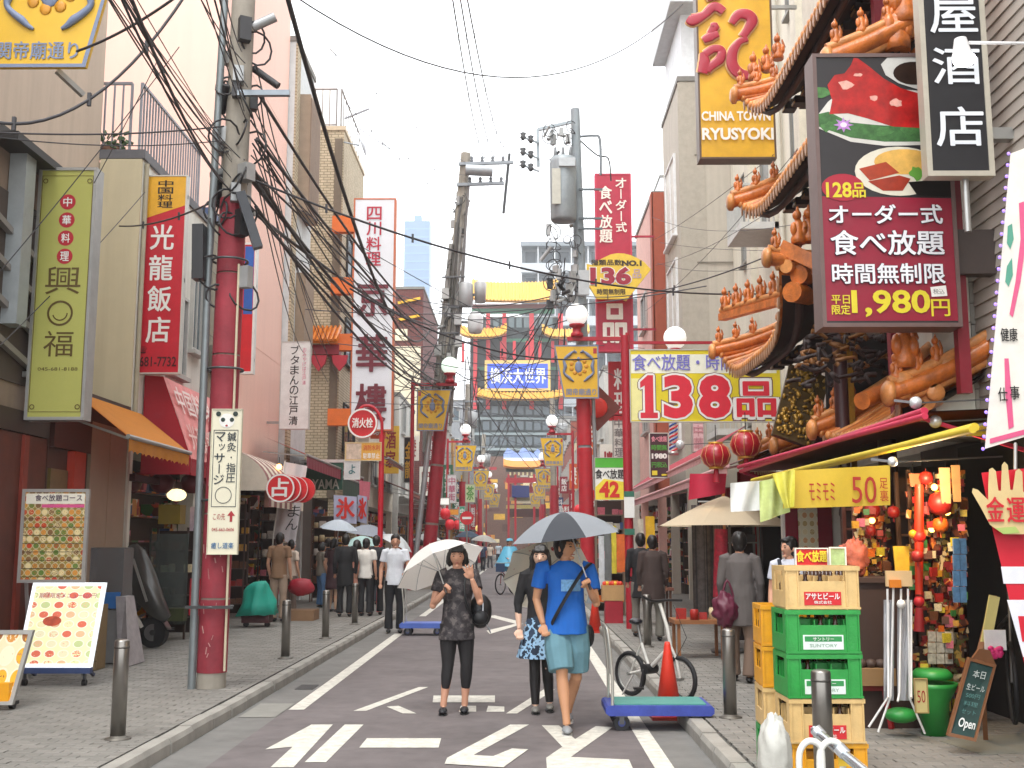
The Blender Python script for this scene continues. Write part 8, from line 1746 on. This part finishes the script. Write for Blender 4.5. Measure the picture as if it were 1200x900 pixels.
# woman waving
px, py = W(535, 830, 10.85).x, 10.85
tun = patterned('#262225', '#3d383a', '#5e5856', 22, (.47, .60))
wv, A, hc, k = person('woman in a dark patterned tunic and black leggings waving one hand under a cream umbrella', px, py, .0, 1.585, 0, hair='bob', style='tunic', botstyle='capri', bot='#1d1b1d', shoe='#26282c', tm=tun, vox=.0065, hand_open='L',
    arms={'R': ((-.235, -.02, 1.02), (-.115, -.16, 1.16)), 'L': ((.225, -.12, 1.06), (.15, -.2, 1.28))}, legs={'R': ((-.085, -.02, .46), (-.125, -.03, .075)), 'L': ((.095, -.01, .46), (.075, .04, .075))}, sh_w=.97)
c_ = W(505, 640, 10.98); hold = V3(px, py, 0) + A['R'][2] + V3(0, -.03, .05)
cw = cloth_mat('#efece6', .4, .03)
umbrella('cream and white umbrella held by the waving woman', c_, .46, (-.40, .30, .82), [cw], hold, .26)
t = thing('backpack', 'small black backpack hanging behind the waving woman', 'bag', (px + .2, py + .1, .9)); bk = M('#17181b', .45, var=.2, bump=.3)
m = MB(); m.ball(W(563, 716, 10.95), (.125, .1, .165), 14, 10, fn=lambda d: 1 - .12 * abs(d.x) ** 3 + .05 * noise.noise(d * 4)); m.build('pack', bk, t); MB().ball(W(563, 724, 10.84), (.08, .05, .07), 12, 8).build('pocket', bk, t)
MB().tube(catmull([W(552, 690, 10.85), W(546, 676, 10.78), W(545, 700, 10.72), W(553, 722, 10.8)], 4), .011, 6).build('strap', bk, t); MB().tube([W(570, 732, 10.85), W(575, 742, 10.85), W(573, 735, 10.85)], .006, 5).build('loose_strap', M('#8f9296', .4), t); MB().bar(W(566, 706, 10.83), W(566, 716, 10.8), .008).build('zip', M('#b9bcc0', .3, .7), t)

# couple
px, py = W(634, 828, 10.95).x, 10.95
skp = patterned('#1c2a3c', '#8fb3d0', '#2a3a50', 17, (.46, .57))
wo, A, hc, k = person('woman in a black cardigan and blue floral skirt walking beside the man in blue', px, py, .0, 1.58, 0, hair='long', style='cardigan', top='#18171a', botstyle='skirt', bm=skp, shoe='#7d7c78', vox=.0068, head_turn=-.12, skin_=M('#dcb49c', .5, var=.05),
    arms={'R': ((-.225, .0, 1.03), (-.21, -.05, .80))}, legs={'R': ((-.06, -.04, .46), (-.055, -.06, .075)), 'L': ((.06, .02, .46), (.085, .06, .085))}, sh_w=.93, weight=.92)
q = MB()
k9 = 1.58 / 1.6
for (kn, an) in (((-.06, -.04, .46), (-.055, -.06, .075)), ((.06, .02, .46), (.085, .06, .085))): hp = V3(math.copysign(.07, kn[0]), 0, .8); q.tube([V3(px, py, 0) + p * k9 for p in (hp, V3(*kn), (V3(*kn) * .6 + V3(*an) * .4) + V3(0, .012, 0), V3(*an) + V3(0, 0, .01))], [.078, .053, .053, .037], 12)
_l = wo.location.copy(); o = q.build('tights', M('#1a181a', .6, var=.1), wo)
pt = patterned('#e2dccb', '#e5decd', '#b03a3a', 12, (.3, .66)); umbrella('cream umbrella with red dots held behind the couple', W(645, 662, 11.35), .47, (.05, .82, .57), [pt], V3(px + .12, py + .1, 1.15), .22)
px, py = W(664, 846, 9.9).x, 9.9
man, A, hc, k = person('man in a bright blue t-shirt and teal shorts walking under a grey umbrella', px, py, .0, 1.685, 0, hair='man', style='tee', tm=M('#1260b8', .8, var=.1, scale=6), botstyle='shorts', bot='#5f8794', shoe='#8a8d90', vox=.0065, head_turn=.85, sh_w=1.2, weight=1.16, skin_=M('#bf8c69', .55, var=.06), seed=9,
    arms={'R': ((-.245, .03, 1.06), (-.19, -.05, .86)), 'L': ((.25, -.06, 1.03), (.175, -.22, 1.17))}, legs={'R': ((-.04, -.12, .47), (-.005, -.17, .075)), 'L': ((.085, .06, .45), (.02, .22, .12))})
c_ = W(660, 600, 9.85); hold = V3(px, py, 0) + A['L'][2] + V3(-.01, -.03, .06)
ug1, ug2 = cloth_mat('#8d9298', .2), cloth_mat('#3b3e44', .1)
umbrella('grey panelled umbrella held by the man in blue', c_, .50, (-.12, -.05, .99), [ug1], hold, .22, rot0=.3, front=ug2)
t = thing('shoulder_bag', 'black sling bag strap crossing the blue t-shirt', 'bag', (px, py, 1.0)); s_ = MB()
s_.tube(catmull([W(692, 660, 9.84), W(684, 668, 9.745), W(672, 686, 9.715), W(660, 706, 9.715), W(650, 724, 9.75), W(644, 736, 9.85)], 5), .022, 8, flat=(1, .35)); s_.build('strap', M('#131417', .6), t)
MB().ball(W(690, 745, 10.02), (.05, .07, .1), 12, 8).build('pouch', M('#17181b', .6), t)
f_ = (W(660, 690, 9.70), V3(1, 0, 0), V3(0, 0, 1), V3(0, -1, 0))
o = MB().grid(lambda u, v: V3(px - .045 + .17 * u, py - .128 - .012 + .09 * abs(u - .27) ** 2, 1.19 + .10 * v), 8, 2); o.build('shirt_print', M('#6fa2cf', .7, var=.5, scale=34), man)

# white-shirted man
px, py = W(462, 738, 20.4).x, 20.4
p_, A, hc, k = person('man in a white short sleeved shirt and black trousers at the left kerb', px, py, .0, 1.76, .1, hair='bald', style='shirt', top='#d8dce2', botstyle='trousers', bot='#17181c', shoe='#2a2a2c', vox=.011, arms={'R': ((-.23, .02, 1.05), (-.235, -.03, .8)), 'L': ((.22, -.05, 1.06), (.16, -.2, .98))})
# back view customer at the souvenir stall
px, py = W(871, 800, 12.3).x, 12.3
p_, A, hc, k = person('woman seen from behind in a grey jacket and brown trousers, carrying a maroon bag', px, py, .12, 1.6, math.pi - .25, hair='short', style='coat', top='#5a5452', botstyle='trousers', bot='#6e5a4c', shoe='#1a1a1c', vox=.011, weight=1.12, legs={'L': ((.09, -.05, .46), (.1, -.1, .075)), 'R': ((-.09, .03, .46), (-.07, .1, .075))})
t = thing('handbag', 'slouchy maroon bag carried by the woman in the grey jacket', 'bag', (px - .22, py, .7)); MB().ball(W(850, 715, 12.2), (.13, .12, .18), 28, 20, fn=lambda d: 1 + .35 * noise.noise(d * 2.4) + .12 * noise.noise(d * 7)).build('bag', M('#5e1f36', .5, var=.25, bump=.2), t); MB().tube(catmull([W(846, 700, 12.2), W(852, 680, 12.2), W(860, 700, 12.2)], 4), .012, 6).build('handle', M('#5e1f36', .5), t)
px, py = W(927, 700, 11.6).x, 11.6
p_, A, hc, k = person('shopkeeper in a white shirt and dark apron standing behind the crates, looking left', px, py, .12, 1.54, -.5, hair='short', style='shirt', top='#c9cdd8', botstyle='trousers', bot='#2a2c34', vox=.011, head_turn=-.6)
MB().tube(catmull([V3(px - .08, py - .115, 1.42 + .02), V3(px - .04, py - .135, 1.2), V3(px - .02, py - .14, 1.0)], 3), .02, 6).build('apron_strap', M('#2b3140', .7), p_)
# two dark figures behind the slim post
person('person in black seen from behind, left of the pair beyond the red post', W(752, 722, 18.2).x, 18.2, .12, 1.64, math.pi, top='#17161a', style='coat', bot='#6b645c', vox=.016)
person('person in a brown coat seen from behind, right of the pair beyond the red post', W(766, 728, 17.4).x, 17.4, .12, 1.6, math.pi, top='#3b2c28', style='coat', bot='#6e6a62', vox=.016, weight=1.15)
# left queue
Qp = [(404, 23.0, 1.66, 3.3, '#18181b', '#16161a', 'short', 'coat', 'person all in black at the front of the left queue, seen from behind'),
      (390, 24.6, 1.58, 2.6, '#3a2026', '#c9a58a', 'bob', 'dress', 'woman in a dark red top and beige skirt in the left queue'),
      (417, 24.0, 1.55, 3.0, '#c58a78', '#d8b8ac', 'bob', 'dress', 'woman in a dusty pink dress behind the person in black'),
      (428, 23.2, 1.58, 2.9, '#dcd8d0', '#1c1c20', 'short', 'tee', 'person in a white top and dark skirt, near the red hydrant pole'),
      (440, 23.6, 1.64, 3.1, '#1d1e24', '#17181c', 'short', 'tee', 'person in black just left of the red hydrant pole'),
      (376, 26.2, 1.5, 2.2, '#7d7468', '#52749c', 'bob', 'tee', 'person in a grey top and blue jeans near the wood framed display'),
      (436, 27.5, 1.6, 3.2, '#e0dedb', '#3a3c44', 'short', 'tee', 'person in white further along the left queue'),
      (383, 28.0, 1.6, 3.0, '#26262a', '#2a2a2c', 'short', 'coat', 'person in black beside the green awning entrance')]
for i, (x, Y, h, fc, tp, bt, hr, st_, lb) in enumerate(Qp): person(lb, W(x, 700, Y).x, Y, .12, h, fc, top=tp, bot=bt, hair=hr, style=st_, botstyle='tights' if st_ == 'dress' else 'trousers', vox=.018, seed=i)
person('person in a light top browsing beside the brown display figure', W(340, 700, 23.5).x, 23.5, .12, 1.55, 2.5, top='#c9b8a8', bot='#6a5a50', vox=.018)
person('person in a tan top seen from behind, next to the teal covered cart', W(326, 700, 21.5).x, 21.5, .12, 1.68, 2.9, top='#8a6a50', bot='#a08a78', vox=.016)
UM = [(398, 609, 24.5, .42, '#c9d4de', 'pale blue umbrella at the left of the queue', (.1, -.1, 1)), (434, 615, 25.6, .52, '#aab2be', 'silver grey umbrella over the queue by the hydrant pole', (.15, 0, 1)), (424, 628, 24.4, .40, '#b8d8d4', 'pale mint umbrella low in the queue', (0, -.1, 1)), (468, 628, 25.0, .42, '#d6dcde', 'white umbrella behind the man in the white shirt', (.45, 0, .9)),
      (548, 622, 52, .62, '#3d4a5a', 'dark blue umbrella far down the street', (0, 0, 1)), (568, 627, 50, .6, '#b0aca6', 'beige grey umbrella far down the street', (.1, 0, 1)), (500, 625, 46, .6, '#e2e2e0', 'white umbrella over the far left pavement', (0, 0, 1))]
for x, y, Y, r, c, lb, nr in UM: umbrella(lb, W(x, y, Y), r, nr, [cloth_mat(c, .3)], None, .24)
# cyclist in a blue raincoat
px, py = W(597, 693, 36).x, 36.0
p_, A, hc, k = person('cyclist wearing a pale blue raincoat with a hood', px, py, .12, 1.62, .35, top='#57aacb', style='coat', bot='#8a8f96', vox=.016, hat='#6bbcd8', legs={'L': ((.1, -.22, .6), (.1, -.12, .25)), 'R': ((-.1, -.25, .7), (-.1, -.1, .4))}, arms={'L': ((.22, -.12, 1.08), (.2, -.4, 1.0)), 'R': ((-.22, -.12, 1.08), (-.2, -.4, 1.0))})
MB().grid(lambda u, v: V3(px + (.2 + .3 * v) * math.cos(6.28 * u), py + (.16 + .35 * v) * math.sin(6.28 * u) - .05, 1.5 - .62 * v), 20, 5).build('cape', M('#5fb2d2', .4, var=.1), p_)
t = thing('bicycle', 'city bicycle ridden by the cyclist in the blue raincoat', 'bicycle', (px, py, 0)); wheel(V3(px - .28, 35.5, .33), V3(1, -.55, 0), .31); wheel(V3(px + .12, 36.4, .33), V3(1, -.55, 0), .31)
s = MB(); s.tube([V3(px - .28, 35.5, .33), V3(px - .24, 35.6, .9)], .015, 6); s.tube([V3(px - .24, 35.6, .75), V3(px + .02, 36.1, .35), V3(px + .12, 36.4, .33)], .018, 6); s.tube([V3(px + .02, 36.1, .35), V3(px + .05, 36.2, .85)], .015, 6); s.build('frame', M('#8a1c22', .4), t)
MB().tube([V3(px - .5, 35.75, 1.0), V3(px - .24, 35.55, .98), V3(px + .02, 35.5, 1.0)], .014, 6).build('handlebar', silver, t); MB().box((px - .42, 35.2, .72), (px - .14, 35.45, .98)).build('basket', M('#1d3a5c', .6), t); MB().ball((px + .05, 36.2, .88), (.08, .13, .04), 8, 6).build('saddle', black, t)
FP = [(514, 50, 1.6, 3.1, '#8fbfb8', '#c9bfae', 'woman in a pale top with a teal backpack walking away', 'bob', 'tee'), (531, 49, 1.62, 3.2, '#17161a', '#17161a', 'woman in a black dress walking away', 'bob', 'dress'), (541, 54, 1.66, .2, '#c9cfe0', '#3a3c48', 'person in a white shirt far down the street', 'short', 'tee'), (556, 60, 1.6, .1, '#9a3a4a', '#2a2a30', 'person in red far down the street', 'short', 'tee'),
      (566, 66, 1.65, 3.0, '#3f4a66', '#22242c', 'person in navy far down the street', 'short', 'tee'), (574, 74, 1.6, .3, '#d8c8b8', '#4a4a50', 'person in cream far down the street', 'bob', 'tee'), (500, 44, 1.62, 2.8, '#d9d5cd', '#2a2a2e', 'person in white on the far left pavement', 'short', 'tee'), (584, 85, 1.65, 0, '#b8c4cf', '#333844', 'person in pale blue in the distance', 'short', 'tee'), (620, 90, 1.65, 0, '#5c3038', '#333844', 'person in maroon in the distance', 'short', 'tee'), (492, 40, 1.62, 3.0, '#b8505a', '#4a4c54', 'person in coral on the far left pavement', 'bob', 'tee'), (663, 60, 1.65, 3.0, '#8a8e96', '#2c2e36', 'person in grey on the far right', 'short', 'tee')]
for i, (x, Y, h, fc, tp, bt, lb, hr, st_) in enumerate(FP): person(lb, W(x, 690, Y).x, Y, .0 if 505 < x < 650 else .12, h, fc, top=tp, bot=bt, hair=hr, style=st_, botstyle='tights' if st_ == 'dress' else 'trousers', vox=.024, seed=i, arms={'L': ((.25, -.05, 1.06), (.24, -.1, .85))} if i % 2 else None, legs={'L': ((.09, -.08, .46), (.1, -.16, .075)), 'R': ((-.09, .02, .46), (-.08, .16, .075))})
single('teal_backpack', MB().ball(W(513, 648, 49.8), (.17, .12, .24), 10, 8), M('#3f9a90', .6), 'teal backpack worn by the woman walking away', 'bag')
bpy.data.scenes.remove(_ts)
# ------------------------------------------------------------------ overhead cables
cb = M('#3a383b', .6, var=.1); cg = M('#4a4b50', .6)
def cable(label, a, b, sag, r=.012, group='overhead cables', m=None, clips=0, n=14, name='overhead_cable', mid=None):
    P = []
    for i in range(n + 1):
        u = i / n; p = a.lerp(b, u); p.z -= sag * 4 * u * (1 - u); P.append(p)
    t = tag(MB().tube(P, r, 6).build(name, m or cb, None, None, tuple(a)), label, 'cable', group)
    for i in range(clips):
        u = (i + .7) / (clips + .4); j = int(u * n); p = P[j]; d = (P[min(j + 1, n)] - P[j]).normalized()
        MB().bar(p - V3(0, 0, r * 4), p + V3(0, 0, r * 4), r * 2).build('cable_hanger', cb, t)
    return t
q = random.Random(11)
FT = [V3(-2.9, 61.8, 8.6), V3(2.0, 65.8, 8.4), V3(-2.9, 85.8, 8.2), V3(2.0, 97.8, 8.2)]
def far_top(): return q.choice(FT) + V3(q.uniform(-.4, .6), 0, q.uniform(-1.6, 1.2))
# thick bundle from the top left down to the near left pole
top = W(272, 185, 11.7)
for i in range(11):
    x0 = 128 + q.uniform(-8, 34); a = W(x0, -12, q.uniform(5.6, 6.6)); b_ = top + V3(q.uniform(-.12, .12), q.uniform(-.15, .05), q.uniform(-.35, .3))
    cable('black cable in the thick bundle running from the top left edge to the red-wrapped pole', a, b_, q.uniform(-.02, .16), q.choice((.004, .006, .009, .013)), 'cable bundle on the near left')
for i in range(7):
    x0 = 232 + q.uniform(-4, 30); a = W(x0, -12, q.uniform(8, 9.5)); cable('black cable coming down beside the grey conduit to the near left pole', a, W(288 + q.uniform(-8, 8), 60 + i * 14, 11.65), .05, q.choice((.006, .009)), 'cables by the near conduit')
# bundle from the near pole to the leaning pole
for i in range(20):
    a = W(292 + q.uniform(-8, 12), 165 + q.uniform(-60, 90), 11.75); b_ = W(515 + q.uniform(-8, 8), 440 + q.uniform(-60, 40), 36.8)
    cable('black cable in the sagging bundle between the red-wrapped pole and the leaning pole', a, b_, q.uniform(.1, .75), q.choice((.008, .011, .014, .022)), 'sagging cable bundle on the left', n=20)
for i in range(8):
    a = W(300 + q.uniform(-8, 12), 100 + q.uniform(-60, 130), 11.75); b_ = W(q.uniform(340, 402), q.uniform(330, 470), 27); cable('thin cable dropping from the near left pole to the buff brick building', a, b_, q.uniform(.1, .5), .008, 'drop cables to the left houses')
for i in range(10):
    a = W(q.uniform(395, 480), q.uniform(380, 500), 35); b_ = W(515 + q.uniform(-10, 10), q.uniform(360, 460), 36.8); cable('thin cable fanning out from the leaning pole to the left houses', a, b_, q.uniform(.2, .7), .014, 'drop cables at the leaning pole')
for i in range(9):
    a = W(555 + q.uniform(-10, 20), q.uniform(400, 480), 37); b_ = far_top(); cable('cable in the tangle receding down the middle of the street', a, b_, q.uniform(.1, .5), .018, 'receding cable tangle')
for i in range(8):
    a = W(662, q.uniform(300, 400), 28.3); b_ = far_top(); cable('cable receding from the right pole towards the far gate', a, b_, q.uniform(.1, .5), .016, 'receding cables from the right pole')
# long crossing cables
cable('heavy dark cable swooping from the top of the photo down to the leaning pole', W(335, -10, 10), W(505, 384, 36), 1.6, .026, n=26)
cable('long cable with clips curving up from the left edge to the top', W(-20, 140, 8.2), W(220, -10, 9.2), .42, .014, clips=3)
cable('cable crossing behind the yellow emblem sign at the top left', W(90, 60, 9.4), W(215, -10, 8.2), .05, .012)
cable('level cable from the left edge to the near left pole', W(-10, 155, 9.4), W(262, 148, 11.7), .05, .009); cable('second thin level cable from the left edge to the near left pole', W(-10, 160, 9.4), W(258, 165, 11.7), .07, .006)
cable('cable looping from the tan sign wall to the near left pole with black terminals', W(140, 265, 15.8), W(262, 230, 11.8), .1, .012, clips=2)
cable('thin diagonal cable crossing the green sign, upper one', W(-10, 330, 11.2), W(210, 55, 12.0), .05, .006); cable('thin diagonal cable crossing the green sign, lower one', W(-5, 410, 11.3), W(170, 225, 15.5), .05, .006); cable('third fine diagonal cable above the green sign', W(110, 215, 12), W(185, 70, 11.9), .02, .005)
cable('long dark cable crossing the whole street from the near pole to the right facades', W(300, 212, 11.9), W(915, 343, 17), .42, .013, clips=6, n=30)
cable('second long cable crossing the street below the first one', W(410, 338, 16), W(700, 420, 19), .35, .014, clips=4, n=26)
cable('cable crossing from the right pole over the red vertical sign to the right facades', W(665, 345, 28), W(900, 300, 17.5), .3, .012, clips=2)
cable('thin sagging wire across the white sky at the top', W(340, -8, 14), W(800, 5, 22), 1.4, .011, n=24)
for i, (x0, x1, y1) in enumerate(((529, 570, 186), (538, 581, 184), (546, 592, 172))): cable(('left of the three parallel sky wires with spacers', 'middle of the three parallel sky wires with spacers', 'right of the three parallel sky wires with spacers')[i], W(x0, -10, 12), W(x1, y1, 36.6), .5, .009, 'parallel sky wires', clips=6, n=24)
for i, (x0, y0, x1, y1, lb) in enumerate(((350, 20, 545, 190, 'upper faint grey wire with clips left of the leaning pole'), (405, 120, 540, 240, 'middle faint grey wire with clips left of the leaning pole'), (420, 150, 545, 205, 'lower faint grey wire with clips left of the leaning pole'))): cable(lb, W(x0, y0, 22), W(x1, y1, 36.8), .25, .008, 'faint sky wires', m=cg, clips=4, n=20)
for i, (y0, y1) in enumerate(((200, 160), (215, 178), (235, 193))): cable(('top of three wires joining the two poles', 'middle of three wires joining the two poles', 'lowest of three wires joining the two poles')[i], W(598, y0, 37), W(612, y1, 28.3), .3, .009, 'wires between the two poles')
cable('dark cable from the leaning pole sagging across to the right pole', W(520, 370, 36.7), W(660, 352, 28.4), .3, .016); cable('lower cable from the leaning pole to the globe lamp side', W(465, 345, 34), W(655, 345, 28.4), .35, .016, n=20)
cable('cable dropping from the right pole in a curve to the left lamp', W(660, 330, 28.4), W(530, 432, 38), 1.3, .018, n=20)
for i in range(6):
    cable('faint wire running along the right facades', W(745 + q.uniform(0, 40), q.uniform(250, 420), 33), W(q.uniform(900, 960), q.uniform(150, 330), 17.2), q.uniform(.05, .3), .006, 'faint wires on the right facades')
for i in range(17):
    ya = q.uniform(24, 60); yb = ya + q.uniform(-6, 14); za, zb = q.uniform(5.6, 10), q.uniform(5.4, 9)
    cable('thin cable crossing the street between facades beyond the near poles', V3(-5.3, ya, za), V3(q.choice((1.75, 3.9)), yb, zb), q.uniform(.1, .6), q.choice((.007, .010, .013)), 'thin cables crossing the middle distance', m=cg, clips=q.choice((0, 0, 2)))
for i in range(9):
    ya = q.uniform(38, 62); cable('thin cable from the leaning pole to the facades and poles beyond', W(520 + q.uniform(-12, 25), q.uniform(300, 440), 36.8), V3(q.choice((-4.9, 3.8, 2.0)), ya, q.uniform(5.5, 9)), q.uniform(.1, .5), .010, 'thin cables beyond the leaning pole')
# distant poles
for x, Y, lb, s_ in ((-3.2, 62, 'grey far pole behind the leaning pole', 9.5), (2.0, 66, 'grey far pole on the right side of the street', 9.2), (-3.1, 86, 'distant grey pole on the left side near the gate', 9.0), (2.0, 98, 'distant grey pole on the right side near the gate', 9.0)):
    t = thing('utility_pole', lb, 'utility pole', (x, Y, .12)); MB().tube([(x, Y, .12), (x + (.25 if x < 0 else -.1), Y, s_ + 1)], [.2, .15], 10).build('pole', conc, t); MB().tube([(x, Y, .15), (x, Y, 5)], .225, 12).build('red_wrap', M('#a32231', .5, var=.2), t)
    MB().bar((x - .3, Y - .2, s_), (x + 1.1, Y - .2, s_), .1).build('cross_arm', M('#8b9196', .5, .5), t); MB().lathe([(.25, -.5), (.3, .4), (.2, .5)], (x + .5, Y - .1, s_ - 1), 10).build('transformer', M('#a9abac', .5, .3), t); clutter(t, V3(x, Y, s_ - 1.5), 14, .3, int(Y), 1.2)

# ------------------------------------------------------------------ thin air haze over the whole street
hz = MB().box((-130, -25, -1.4), (130, 700, 175)).build('haze', None); hz['kind'] = 'stuff'
hm_ = bpy.data.materials.new('haze_air'); hm_.use_nodes = True; hm_.node_tree.nodes.clear(); n_ = hm_.node_tree.nodes
pv = n_.new('ShaderNodeVolumePrincipled'); pv.inputs['Color'].default_value = (.93, .95, .97, 1); pv.inputs['Density'].default_value = .0008; pv.inputs['Anisotropy'].default_value = .3
ou = n_.new('ShaderNodeOutputMaterial'); hm_.node_tree.links.new(pv.outputs[0], ou.inputs['Volume']); hz.data.materials.clear(); hz.data.materials.append(hm_)
sc.cycles.volume_bounces = 1
